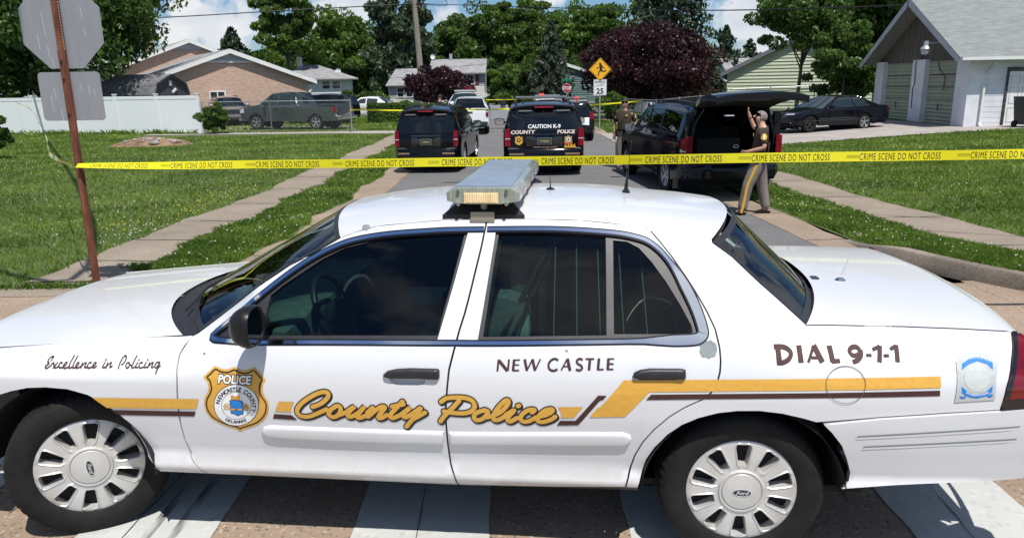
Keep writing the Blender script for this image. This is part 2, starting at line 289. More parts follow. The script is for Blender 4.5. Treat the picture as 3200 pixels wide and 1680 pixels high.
HD={'fdcut':[(-515,950),(-501,919),(-497,893),(-506,862),(-515,803),(-506,711),(-498,613),(-496,508),(-516,416),(-579,341)],'bcut':[(-1819,1442),(-1814,1402),(-1802,1328),(-1786,1250),(-1768,1162),(-1751,1086),(-1734,1028),(-1714,944),(-1698,878),(-1690,805),(-1682,728),(-1678,648),(-1678,533),(-1684,435),(-1704,383),(-1715,323)],'rcut':[(-2503,1419),(-2533,1393),(-2568,1355),(-2615,1300),(-2662,1236),(-2706,1172),(-2744,1110),(-2776,1045),(-2790,981),(-2792,936),(-2789,894),(-2780,857),(-2756,811),(-2720,780),(-2657,746),(-2596,702),(-2540,644),(-2497,583),(-2467,517),(-2449,450),(-2439,406),(-2429,365)],'apil':[(-533,958),(-638,1038),(-823,1170),(-959,1258),(-1050,1301),(-1170,1367)],'seam':[(-1170,1367),(-1225,1387),(-1328,1414),(-1476,1427),(-1645,1440),(-1815,1442),(-2056,1443),(-2223,1440),(-2409,1424),(-2503,1419)],'sail':[(-2524,1402),(-2655,1394),(-2734,1383),(-2780,1371)],'cpil':[(-2783,1355),(-2861,1303),(-2984,1188),(-3074,1111),(-3132,1062),(-3151,1045)],'tseam':[(-3151,1045),(-3355,1043),(-3531,1042),(-3751,1037),(-3937,1030)],'lamp':[(-3944,1027),(-3926,986),(-3904,943),(-3872,852),(-3857,761)],'bseam':[(-3851,762),(-3648,746),(-3408,724),(-3187,698)],'rarch':[(-2480,364),(-2493,413),(-2514,493),(-2544,553),(-2593,618),(-2648,666),(-2711,699),(-2785,723),(-2861,735),(-2947,738),(-3035,729),(-3112,712),(-3168,696)],'bump':[(-3191,693),(-3228,657),(-3274,598),(-3302,535),(-3325,471),(-3323,428),(-3302,405),(-3285,396),(-3514,417),(-3809,444),(-4010,477)],'farch':[(-353,344),(-333,395),(-307,420),(-301,451),(-287,510),(-257,588),(-214,638),(-161,686),(-93,722),(-5,746),(97,752),(184,746),(265,728),(324,709)],'hseam':[(459,864),(151,893),(-240,929),(-515,950)],'fopen':[(-654,958),(-624,963),(-691,1015),(-784,1088),(-889,1170),(-967,1228),(-1056,1284),(-1148,1328),(-1241,1358),(-1384,1380),(-1551,1392),(-1740,1397),(-1740,1388),(-1728,1334),(-1697,1200),(-1666,1075),(-1644,991),(-1643,980),(-1001,974)],'fglass':[(-889,992),(-887,1070),(-891,1143),(-942,1183),(-1013,1229),(-1102,1285),(-1194,1328),(-1337,1360),(-1483,1376),(-1724,1385),(-1713,1334),(-1681,1188),(-1653,1069),(-1643,1005),(-1277,999)],'mpatch':[(-662,964),(-773,1055),(-892,1148),(-887,1070),(-876,980)],'ropen':[(-1862,1398),(-2044,1402),(-2221,1396),(-2378,1384),(-2468,1368),(-2529,1346),(-2586,1298),(-2643,1223),(-2691,1139),(-2716,1074),(-2728,1027),(-2717,1013),(-2694,1005),(-2347,995),(-1809,985),(-1813,997),(-1829,1118),(-1845,1249),(-1858,1359)],'rglass':[(-1875,1388),(-2072,1389),(-2337,1377),(-2340,1183),(-2341,1017),(-1832,1003),(-1846,1130),(-1860,1262)],'qglass':[(-2368,1365),(-2427,1360),(-2476,1338),(-2530,1284),(-2589,1209),(-2645,1124),(-2683,1058),(-2688,1035),(-2677,1027),(-2371,1022)],'ftrim':[(-1766,978),(-1554,975),(-1142,970),(-772,962),(-658,954),(-630,958),(-624,963),(-685,1014),(-780,1087),(-886,1170),(-964,1228),(-1053,1284),(-1145,1328),(-1238,1358),(-1383,1380),(-1551,1392),(-1650,1397),(-1809,1400)],'rtrim':[(-1732,977),(-1955,981),(-2347,992),(-2603,1001),(-2692,1006),(-2720,1018),(-2728,1035),(-2713,1090),(-2683,1158),(-2634,1242),(-2576,1314),(-2521,1356),(-2465,1375),(-2378,1389),(-2221,1399),(-2071,1403),(-1870,1401),(-1823,1400)],'g1':[(-115,713),(-605,721),(-585,673),(-174,665)],'b1':[(-189,656),(-581,661),(-570,636),(-222,631)],'g2':[(-961,721),(-1030,721),(-1015,697),(-1010,671),(-940,674)],'b2':[(-934,661),(-1010,658),(-1033,634),(-925,638)],'g3':[(-2147,733),(-2249,736),(-2211,687),(-2158,685),(-2160,706)],'b3':[(-2142,648),(-2155,671),(-2218,673),(-2309,788),(-2343,788),(-2327,768),(-2317,767),(-2229,653)],'g4':[(-2275,691),(-2308,735),(-2318,737),(-2411,853),(-3626,891),(-3625,850),(-2513,808),(-2418,698)],'b4':[(-2500,775),(-2520,798),(-3622,840),(-3624,819),(-2769,787)],'primer':[(-2700,997),(-2714,999),(-2727,1004),(-2745,1002),(-2755,1007),(-2766,999),(-2776,994),(-2778,985),(-2780,969),(-2774,961),(-2771,950),(-2755,947),(-2746,941),(-2733,947),(-2721,946),(-2715,954),(-2709,965),(-2714,979),(-2705,987)],'stick':[(-3692,940),(-3714,957),(-3736,965),(-3764,972),(-3789,972),(-3820,961),(-3837,955),(-3850,945),(-3831,875),(-3829,804),(-3680,793)],'ban1':[(-3712,932),(-3740,947),(-3778,955),(-3810,948),(-3829,936),(-3824,914),(-3806,931),(-3773,941),(-3736,930),(-3708,913)],'ban2':[(-3702,855),(-3727,835),(-3760,827),(-3792,835),(-3818,860),(-3816,838),(-3798,821),(-3761,811),(-3729,817),(-3703,832)],'ban3':[(-3695,815),(-3700,820),(-3710,816),(-3720,824),(-3718,811),(-3708,809),(-3702,809)],'ban4':[(-3820,825),(-3814,829),(-3806,824),(-3796,829),(-3801,816),(-3810,815),(-3817,818)],'seal':[(-3808,888),(-3805,875),(-3800,863),(-3792,852),(-3783,844),(-3771,839),(-3759,837),(-3747,838),(-3736,844),(-3726,852),(-3718,863),(-3714,875),(-3713,887),(-3717,900),(-3723,911),(-3732,920),(-3744,927),(-3756,932),(-3769,933),(-3781,932),(-3791,928),(-3799,921),(-3805,911),(-3808,900)],'shield':[(-635,821),(-659,843),(-685,867),(-713,858),(-731,855),(-749,857),(-775,867),(-803,856),(-821,854),(-838,858),(-864,869),(-889,844),(-913,817),(-900,798),(-894,768),(-902,741),(-914,719),(-915,691),(-904,656),(-881,626),(-850,602),(-807,585),(-783,576),(-764,564),(-751,578),(-717,587),(-675,606),(-644,630),(-628,662),(-624,695),(-632,728),(-648,752),(-657,775),(-653,802)],'circ':[(-869,701),(-866,686),(-860,671),(-852,657),(-842,643),(-829,630),(-816,619),(-801,610),(-785,604),(-770,599),(-754,597),(-738,598),(-724,601),(-711,607),(-699,615),(-689,625),(-681,637),(-675,650),(-672,665),(-671,680),(-672,695),(-675,710),(-681,725),(-689,739),(-698,751),(-710,763),(-723,773),(-737,781),(-751,787),(-766,790),(-782,792),(-797,791),(-811,788),(-825,783),(-837,776),(-848,767),(-857,756),(-863,744),(-868,730),(-869,716)],'circ2':[(-837,698),(-834,686),(-828,673),(-820,662),(-810,651),(-799,642),(-786,636),(-773,631),(-760,629),(-747,630),(-735,634),(-725,640),(-716,648),(-710,658),(-705,669),(-704,682),(-704,694),(-707,707),(-713,719),(-720,730),(-730,740),(-741,748),(-753,754),(-765,758),(-778,760),(-791,759),(-803,756),(-814,750),(-823,743),(-830,733),(-835,723),(-837,711)],'blue':[(-746,718),(-766,722),(-795,717),(-801,713),(-798,677),(-794,658),(-781,655),(-770,648),(-759,656),(-743,660),(-745,690)],'lions':[(-751,722),(-751,737),(-750,744),(-763,745),(-768,740),(-774,738),(-780,744),(-792,745),(-790,736),(-793,720),(-773,723)],'ship':[(-801,684),(-803,699),(-813,710),(-820,706),(-826,699),(-829,685),(-820,677),(-805,677)],'helm':[(-743,691),(-741,686),(-738,682),(-732,678),(-727,677),(-721,678),(-717,681),(-715,685),(-714,690),(-716,695),(-720,700),(-725,703),(-731,704),(-736,703),(-740,700),(-743,696)],'fuel':[(-3342,857),(-3341,845),(-3338,833),(-3333,821),(-3326,810),(-3318,801),(-3308,793),(-3296,787),(-3284,783),(-3271,782),(-3258,783),(-3246,786),(-3233,791),(-3222,799),(-3212,808),(-3204,819),(-3198,830),(-3194,842),(-3193,855),(-3194,867),(-3198,878),(-3204,889),(-3212,898),(-3222,906),(-3233,912),(-3246,917),(-3259,920),(-3272,921),(-3285,920),(-3297,918),(-3308,913),(-3318,907),(-3327,900),(-3333,891),(-3338,880),(-3341,869)],'mold1':[(-861,568),(-878,596),(-907,603),(-1177,601),(-1405,600),(-1668,602),(-1663,534),(-1397,530),(-1167,530),(-934,535),(-880,544)],'mold2':[(-1688,600),(-1926,607),(-2215,619),(-2414,624),(-2439,616),(-2450,596),(-2440,569),(-2416,557),(-2215,548),(-1923,540),(-1684,535)],'fh':[(-1421,851),(-1440,868),(-1480,877),(-1539,881),(-1652,881),(-1659,873),(-1659,843),(-1649,836),(-1605,836),(-1598,838),(-1451,836),(-1429,841)],'rh':[(-2444,868),(-2451,885),(-2476,896),(-2514,902),(-2638,904),(-2654,899),(-2656,870),(-2648,862),(-2619,862),(-2616,864),(-2476,861),(-2454,860)],'fcup':[(-1443,836),(-1601,840),(-1594,814),(-1568,808),(-1480,807),(-1458,816)],'rcup':[(-2466,860),(-2617,863),(-2615,840),(-2598,833),(-2540,831),(-2496,837),(-2476,843)],'rock':[(-365,344),(-570,325),(-1127,299),(-1710,300),(-2427,356),(-2476,354)],'aff_s':[-0.560098,-0.0004479,5.53615e-05,1.11193,1.45829e-05,-0.000465041],'aff_a':[-3.6021,-0.000497951,4.44417e-05,1.08348,2.69747e-06,-0.000462564],'County':[[(-1109,701),(-1136,712),(-1158,726),(-1177,745),(-1183,761),(-1176,770),(-1156,770),(-1126,759),(-1088,736),(-1057,711),(-1039,685),(-1042,664),(-1062,653),(-1092,656),(-1129,672),(-1169,692)],[(-1206,704),(-1187,690),(-1176,670),(-1189,656),(-1210,661),(-1227,681),(-1230,701),(-1218,710),(-1204,704)],[(-1222,667),(-1253,681)],[(-1250,677),(-1269,694),(-1290,707),(-1268,686),(-1259,666),(-1267,659),(-1290,669),(-1318,691),(-1337,712),(-1313,684),(-1300,661),(-1309,655),(-1336,667)],[(-1345,682),(-1371,707),(-1352,679),(-1346,662),(-1376,690),(-1409,712),(-1422,707),(-1402,681),(-1391,661),(-1402,658),(-1429,674)],[(-1499,738),(-1469,705),(-1447,679),(-1444,663),(-1457,661),(-1490,678)],[(-1454,714),(-1503,726)],[(-1493,681),(-1531,712),(-1505,686),(-1500,668),(-1515,668),(-1548,691),(-1572,710)],[(-1575,709),(-1547,670),(-1518,633),(-1508,620)],[(-1543,660),(-1567,674),(-1592,691)]],'Police':[[(-1663,742),(-1686,758),(-1723,763),(-1765,762),(-1795,749),(-1803,725),(-1788,703),(-1757,693),(-1715,693),(-1673,699)],[(-1739,749),(-1716,722),(-1692,697),(-1671,674),(-1656,651)],[(-1845,710),(-1816,700),(-1799,682),(-1806,663),(-1829,667),(-1849,684),(-1857,704),(-1843,711)],[(-1851,677),(-1877,685)],[(-1880,685),(-1914,707),(-1940,738),(-1943,755),(-1931,755),(-1906,730),(-1885,697),(-1879,675),(-1889,665),(-1911,673),(-1933,690)],[(-1933,693),(-1967,714),(-1943,684),(-1940,666),(-1952,662),(-1978,679)],[(-1983,733),(-1987,735)],[(-2041,707),(-2050,718),(-2028,717),(-2003,700),(-1992,679),(-2001,664),(-2022,664),(-2053,681)],[(-2055,684),(-2100,698),(-2123,714),(-2120,723),(-2097,718),(-2072,696),(-2062,675),(-2072,664),(-2094,666),(-2119,677),(-2135,690)]],'Excel':[[(104,852),(106,861),(116,862),(121,856),(114,848),(104,844),(113,838),(108,832),(99,832),(88,841)],[(89,844),(83,847),(68,836),(57,834),(49,840)],[(65,848),(71,833)],[(41,848),(51,849),(50,841),(41,835),(27,836)],[(27,836),(18,845),(19,850),(26,850),(27,840),(16,834),(0,838)],[(7,869),(-3,837),(-17,838)],[(-11,869),(-21,838),(-35,838)],[(-35,838),(-41,847),(-40,851),(-32,851),(-33,842),(-43,836),(-56,841)],[(-57,852),(-61,837)],[(-59,841),(-69,852),(-76,851),(-77,840),(-89,840)],[(-99,853),(-89,854),(-88,845),(-96,838),(-111,841)],[(-111,841),(-122,849),(-122,854),(-114,854),(-113,845),(-122,839),(-131,845)],[(-163,857),(-162,842),(-176,843)],[(-161,866),(-161,863)],[(-177,856),(-179,840)],[(-178,844),(-189,856),(-195,856),(-196,843),(-205,847)],[(-238,841),(-235,864),(-239,878),(-249,877),(-255,867),(-253,856),(-246,853)],[(-277,860),(-268,858),(-270,848),(-280,843),(-285,850),(-279,859)],[(-285,854),(-295,851)],[(-298,881),(-299,846),(-311,847)],[(-318,862),(-315,847),(-327,847)],[(-318,871),(-318,869)],[(-341,861),(-332,862),(-330,852),(-338,845),(-351,848)],[(-357,863),(-355,848),(-368,849)],[(-359,873),(-359,870)],[(-374,863),(-373,846)],[(-374,851),(-385,863),(-391,862),(-390,849),(-400,850)],[(-419,866),(-406,864),(-405,852),(-413,848),(-422,864)],[(-422,864),(-421,848),(-418,836),(-417,828)],[(-418,844),(-429,855)]],'NC':[([(-1903,921),(-1899,877)],7),([(-1904,919),(-1940,879)],10),([(-1946,923),(-1942,880)],7),([(-1967,923),(-1963,880)],9),([(-1964,921),(-1991,922)],4),([(-1966,903),(-1988,903)],4),([(-1962,881),(-1988,882)],5),([(-2010,925),(-2020,882)],9),([(-2020,882),(-2042,926)],5),([(-2042,926),(-2053,883)],9),([(-2053,883),(-2074,927)],5),([(-2147,924),(-2133,929),(-2119,924),(-2109,912),(-2108,898),(-2114,888),(-2129,884),(-2144,890)],7),([(-2183,930),(-2159,886)],5),([(-2184,931),(-2195,886)],10),([(-2167,901),(-2193,902)],4),([(-2246,928),(-2232,931),(-2222,924),(-2225,914),(-2240,905),(-2243,895),(-2233,888),(-2218,891)],7),([(-2275,932),(-2271,889)],9),([(-2257,931),(-2292,932)],5),([(-2311,934),(-2307,891)],9),([(-2306,892),(-2330,894)],5),([(-2349,935),(-2346,892)],9),([(-2347,933),(-2372,934)],4),([(-2348,915),(-2370,915)],5),([(-2344,894),(-2369,895)],5)],'D911':[([(-3017,983),(-3019,931)],17),([(-3002,984),(-3040,982),(-3062,971),(-3066,957),(-3054,941),(-3031,931),(-3009,931)],14),([(-3102,986),(-3103,931)],17),([(-3160,984),(-3131,932)],9),([(-3161,985),(-3186,932)],18),([(-3145,947),(-3176,947)],8),([(-3222,984),(-3226,933)],17),([(-3222,935),(-3254,938)],12),([(-3338,972),(-3325,981),(-3306,978),(-3296,967),(-3307,955),(-3328,958),(-3339,971)],12),([(-3339,974),(-3338,956),(-3323,941),(-3302,934)],13),([(-3357,956),(-3378,956)],8),([(-3417,986),(-3403,935)],14),([(-3386,973),(-3415,983)],9),([(-3423,955),(-3444,956)],8),([(-3480,988),(-3472,936)],14),([(-3454,975),(-3479,985)],9)]}
# ================================================================ the white police sedan in front
def mm(l): return [(a/1000., b/1000.) for a, b in l]
M_white = mat('white_paint', (.65, .66, .675), .28, coat=.6, spec=.5)
def sill_paint():
    m = bpy.data.materials.new('white_paint_dusty_sill'); m.use_nodes = True; t = m.node_tree; b = t.nodes['Principled BSDF']
    b.inputs['Roughness'].default_value = .3; b.inputs['Coat Weight'].default_value = .5; b.inputs['Coat Roughness'].default_value = .04
    g = N(t, 'ShaderNodeNewGeometry'); s = N(t, 'ShaderNodeSeparateXYZ'); t.links.new(g.outputs['Position'], s.inputs[0])
    mr = N(t, 'ShaderNodeMapRange'); mr.inputs[1].default_value = .50; mr.inputs[2].default_value = .30; t.links.new(s.outputs[2], mr.inputs[0])
    nz = N(t, 'ShaderNodeTexNoise'); nz.inputs['Scale'].default_value = 9; nz.inputs['Detail'].default_value = 8; nz.inputs['Roughness'].default_value = .7; t.links.new(g.outputs['Position'], nz.inputs['Vector'])
    nf = N(t, 'ShaderNodeTexNoise'); nf.inputs['Scale'].default_value = 120; nf.inputs['Detail'].default_value = 3; t.links.new(g.outputs['Position'], nf.inputs['Vector'])
    r2 = N(t, 'ShaderNodeMapRange'); r2.inputs[1].default_value = .6; r2.inputs[2].default_value = .72; t.links.new(nf.outputs[0], r2.inputs[0])
    mu = N(t, 'ShaderNodeMath', operation='MULTIPLY'); t.links.new(mr.outputs[0], mu.inputs[0]); t.links.new(nz.outputs[0], mu.inputs[1])
    m2 = N(t, 'ShaderNodeMath', operation='MULTIPLY'); t.links.new(mr.outputs[0], m2.inputs[0]); t.links.new(r2.outputs[0], m2.inputs[1])
    ad = N(t, 'ShaderNodeMath', operation='MULTIPLY_ADD'); t.links.new(m2.outputs[0], ad.inputs[0]); ad.inputs[1].default_value = .5; t.links.new(mu.outputs[0], ad.inputs[2])
    mc = N(t, 'ShaderNodeMixRGB'); mc.inputs[1].default_value = (.63, .64, .66, 1); mc.inputs[2].default_value = (.36, .31, .25, 1); t.links.new(ad.outputs[0], mc.inputs[0]); t.links.new(mc.outputs[0], b.inputs['Base Color'])
    return m
M_sill = sill_paint()
M_blk = mat('black_trim', (.018, .018, .02), .45, var=.2, scale=30)
M_blkgl = mat('black_gloss', (.012, .012, .014), .12, coat=.5)
M_dark = mat('dark_inner', (.012, .012, .013), .9)
M_chrome = mat('chrome', (.75, .77, .80), .08, metal=1)
M_gold = mat('gold_vinyl', (.62, .34, .055), .4, var=.05, scale=60)
M_brown = mat('brown_vinyl', (.060, .026, .024), .6, spec=.25, var=.08, scale=60)
M_black = mat('black_vinyl', (.012, .011, .012), .4)
M_wv = mat('white_vinyl', (.78, .80, .82), .4)
M_blue = mat('blue_vinyl', (.015, .19, .55), .5, spec=.3)
M_grey = mat('grey_primer_groove_shade', (.19, .22, .23), .7, var=.06, scale=20)
M_pale = mat('pale_sticker', (.42, .45, .455), .5, var=.03, scale=50)
M_tyre = mat('tyre_rubber', (.010, .0098, .0095), .8, spec=.3, var=.3, scale=14, bump=.15, bscale=90)
M_silver = mat('silver_cover', (.56, .55, .53), .38, metal=.35, var=.08, scale=12)
M_glass = glass('tinted_glass', (.36, .56, .52), 1.0)
M_wglass = glass('windscreen_glass', (.45, .62, .52), 1.05)
M_red = mat('red_lens', (.15, .003, .007), .12, coat=.8, var=.25, scale=14)
M_fabric = mat('grey_fabric', (.12, .13, .13), .9, var=.2, scale=40)
hero = thing('police_sedan', 'white police sedan with gold stripes parked side on across the crosswalk in front', 'police car', (-1.85356, 4.01932, 0), math.atan2(.10506, -.99447))
for k in list(HD):
    if k.startswith('aff'): continue
    if k in ('County', 'Police', 'Excel'): HD[k] = [mm(l) for l in HD[k]]
    elif k in ('NC', 'D911'): HD[k] = [(mm(l), w*1.18/1000.) for l, w in HD[k]]
    else: HD[k] = mm(HD[k])
def herm(T, x):
    n = len(T); i = 0
    if x >= T[-1][0]: i = n-2
    elif x > T[0][0]:
        while T[i+1][0] < x: i += 1
    x0, y0 = T[i]; x1, y1 = T[i+1]; h = x1-x0; s = (y1-y0)/h
    def tg(j):
        if j <= 0 or j >= n-1: return s
        a = (T[j][1]-T[j-1][1])/(T[j][0]-T[j-1][0]); b = (T[j+1][1]-T[j][1])/(T[j+1][0]-T[j][0])
        return 0 if a*b <= 0 else 2*a*b/(a+b)
    m0, m1 = tg(i), tg(i+1); t = (x-x0)/h
    if t < 0: return y0+m0*(x-x0)
    if t > 1: return y1+m1*(x-x1)
    return (2*t**3-3*t*t+1)*y0+(t**3-2*t*t+t)*h*m0+(-2*t**3+3*t*t)*y1+(t**3-t*t)*h*m1
def sm(t):
    t = min(1., max(0., t)); return t*t*(3-2*t)
CAB = [(.20,.76),(.25,.80),(.30,.875),(.37,.945),(.385,.948),(.44,.925),(.50,.935),(.60,.955),(.70,.968),(.78,.970),(.86,.960),(.93,.938),(.985,.905),(1.10,.828),(1.40,.622),(1.6,.45)]
def hero_y(x, z):
    yc = herm(CAB, z); wh = sm((x+.85)/.4); wt = sm((-2.85-x)/.4)
    if wh > 0 and z > .78:
        zs = .905-.089*x; yc = yc*(1-wh)+wh*(.970-.19*((z-.78)/(zs-.78))**2.2)
    if wt > 0 and z > .80: yc = yc*(1-wt)+wt*(.969-.18*((z-.80)/.24)**2.2)
    w = 1.
    if x > 0: w -= .07*x*x
    if x < -3: w -= .06*((-3-x)/1.3)**2
    if x < -3.95: w -= .14*((-3.95-x)/.4)**2
    return yc*w
def inset(poly, d):
    n = len(poly); A = sum(poly[i][0]*poly[(i+1) % n][1]-poly[(i+1) % n][0]*poly[i][1] for i in range(n)); s = 1 if A > 0 else -1; out = []
    for i in range(n):
        a, b, c = poly[i-1], poly[i], poly[(i+1) % n]
        e1 = Vector((b[0]-a[0], b[1]-a[1])); e2 = Vector((c[0]-b[0], c[1]-b[1]))
        if e1.length < 1e-7 or e2.length < 1e-7: out.append(b); continue
        e1.normalize(); e2.normalize(); nn = Vector((-e1.y-e2.y, e1.x+e2.x))
        if nn.length < 1e-6: nn = Vector((-e1.y, e1.x))
        nn.normalize(); k = d/max(.35, nn.dot(Vector((-e1.y, e1.x)))); out.append((b[0]+nn.x*k*s, b[1]+nn.y*k*s))
    return out
def edist(poly, x, y):
    best = 9
    for i in range(len(poly)):
        a, b = poly[i-1], poly[i]; dx, dy = b[0]-a[0], b[1]-a[1]; L = dx*dx+dy*dy or 1e-9; t = min(1, max(0, ((x-a[0])*dx+(y-a[1])*dy)/L))
        best = min(best, math.hypot(x-a[0]-t*dx, y-a[1]-t*dy))
    return best
def dedupe(p, eps=.0015):
    o = []
    for q in p:
        if not o or math.hypot(q[0]-o[-1][0], q[1]-o[-1][1]) > eps: o.append(q)
    if len(o) > 2 and math.hypot(o[0][0]-o[-1][0], o[0][1]-o[-1][1]) < eps: o.pop()
    return o
def yn(Y, x, z, off, side):
    e = .004; n = Vector((-(Y(x+e, z)-Y(x-e, z))/(2*e), 1, -(Y(x, z+e)-Y(x, z-e))/(2*e))); n.normalize()
    return Vector((x+n.x*off, side*(Y(x, z)+n.y*off), z+n.z*off)), Vector((n.x, side*n.y, n.z))
def dens(poly, h=.04):
    o = []
    for i in range(len(poly)):
        a, c = poly[i], poly[(i+1) % len(poly)]; k = max(1, math.ceil(math.dist(a, c)/h)); o += [(a[0]+(c[0]-a[0])*j/k, a[1]+(c[1]-a[1])*j/k) for j in range(k)]
    return o
def ypanel(name, poly, m, parent, Y=hero_y, holes=(), off=0., thick=.02, side=1, grid=.045, gap=0., shape=None):
    """a panel of a car's side, cut to an outline in side view and laid on the surface y = Y(x, z)"""
    poly = dedupe(poly); holes = [dedupe(h) for h in holes]
    if gap: poly = inset(poly, gap)
    if not shape and Y is hero_y: poly = dens(poly); holes = [dens(h) for h in holes]
    extra = []
    if shape:
        d2 = []
        for i in range(len(poly)):
            a, c = poly[i], poly[(i+1) % len(poly)]; k = max(1, int(math.dist(a, c)/(shape[1]*1.2)))
            d2 += [(a[0]+(c[0]-a[0])*j/k, a[1]+(c[1]-a[1])*j/k) for j in range(k)]
        poly = d2; extra = [q for d in (shape[1]*.25, shape[1]*.6, shape[1]*1.02) for q in inset(poly, d) if inside(poly, *q) and edist(poly, *q) > d*.8]
    tv, tf = cdt(poly, holes, None if shape else grid, extra)
    V = []; NN = []
    for x, z in tv:
        o = off
        if shape: d = min(1, edist(poly, x, z)/shape[1]); o += shape[0]*math.sqrt(max(0, 1-(1-d)**2))
        p, n = yn(Y, x, z, o, side); V.append(p); NN.append(n)
    F = [f if side < 0 else tuple(reversed(f)) for f in tf]
    if thick:
        for lp in [poly]+list(holes):
            n = len(lp); A = sum(lp[i][0]*lp[(i+1) % n][1]-lp[(i+1) % n][0]*lp[i][1] for i in range(n)); s = (1 if A > 0 else -1)*(1 if lp is poly else -1)
            b = len(V)
            for i in range(n):
                a, c = lp[i-1], lp[(i+1) % n]; l = math.hypot(c[0]-a[0], c[1]-a[1]) or 1; nn = Vector((s*(c[1]-a[1])/l, 0, -s*(c[0]-a[0])/l))
                for o in (off, off-thick):
                    p, _ = yn(Y, lp[i][0], lp[i][1], o, side); V.append(p); NN.append(nn)
            for i in range(n):
                j = (i+1) % n; q = (b+2*i, b+2*j, b+2*j+1, b+2*i+1)
                F.append(q if (s > 0) == (side > 0) else q[::-1])
    me = bpy.data.meshes.new(name); me.from_pydata(V, [], F); me.materials.append(m)
    me.polygons.foreach_set('use_smooth', [True]*len(F))
    if shape: me.set_sharp_from_angle(angle=math.radians(50))
    else: me.normals_split_custom_set_from_vertices(NN)
    return link(name, me, parent)
def ydecal(name, items, mats, parent, Y=hero_y, side=1):
    """lettering and stripes: flat 2D shapes in side view laid just proud of the surface; items: (verts2d, faces, offset, material index)"""
    b = MB()
    for vs, fs, off, mi in items: b.add([yn(Y, x, z, off, side)[0] for x, z in vs], fs, mi)
    o = b.build(name, mats, parent, recalc=False); return o
def polyitem(poly, off, mi, grid=.03):
    v, f = cdt(dens(dedupe(poly, .0004), .03), (), grid); return (v, f, off, mi)
def strokeitem(path, w, off, mi, n=6, caps=True):
    p = spline(path, n) if len(path) > 2 else [tuple(np.array(path[0])+(np.array(path[-1])-np.array(path[0]))*t/6) for t in range(7)]
    v, f = ribbon2(p, w, caps); return (v, f, off, mi)
def sheet(name, P, nu, nv, m, parent, smooth=60, thick=0):
    vs = []; fs = []
    for i in range(nu+1):
        for j in range(nv+1): vs.append(P(i/nu, -1+2*j/nv))
    for i in range(nu):
        for j in range(nv): a = i*(nv+1)+j; fs.append((a, a+1, a+nv+2, a+nv+1))
    b = MB(); b.add(vs, fs); o = b.build(name, m, parent, smooth=smooth, recalc=False)
    return o
# ---- outlines
FD = HD['apil']+HD['seam'][1:5]+HD['bcut']+HD['fdcut'][::-1]
RD = [HD['bcut'][0]]+HD['seam'][6:9]+HD['rcut']+HD['bcut'][::-1][:-1]
QP = [HD['rcut'][0]]+HD['sail']+HD['cpil']+HD['tseam'][1:]+HD['lamp']+HD['bseam'][1:]+HD['rarch'][::-1]+HD['rcut'][::-1][:-1]
FARC = HD['farch']+[(.372,.683),(.415,.634),(.447,.57),(.470,.50),(.480,.43),(.485,.36)]
FF = [(.80,.828)]+HD['hseam']+HD['fdcut'][1:]+HD['farch']+[(.372,.683),(.415,.634),(.80,.60)]
FB = [(.415,.634),(.447,.57),(.470,.50),(.480,.43),(.485,.36),(.52,.27),(.90,.25),(.95,.40),(.94,.56),(.80,.60)]
RB = [HD['bump'][0]]+HD['bump'][1:-3]+[(-3.514,.412),(-3.809,.430),(-4.06,.46),(-4.20,.50),(-4.23,.62),(-4.19,.795)]+HD['bseam'][:-1]
fcup, rcup = HD['fcup'], HD['rcup']
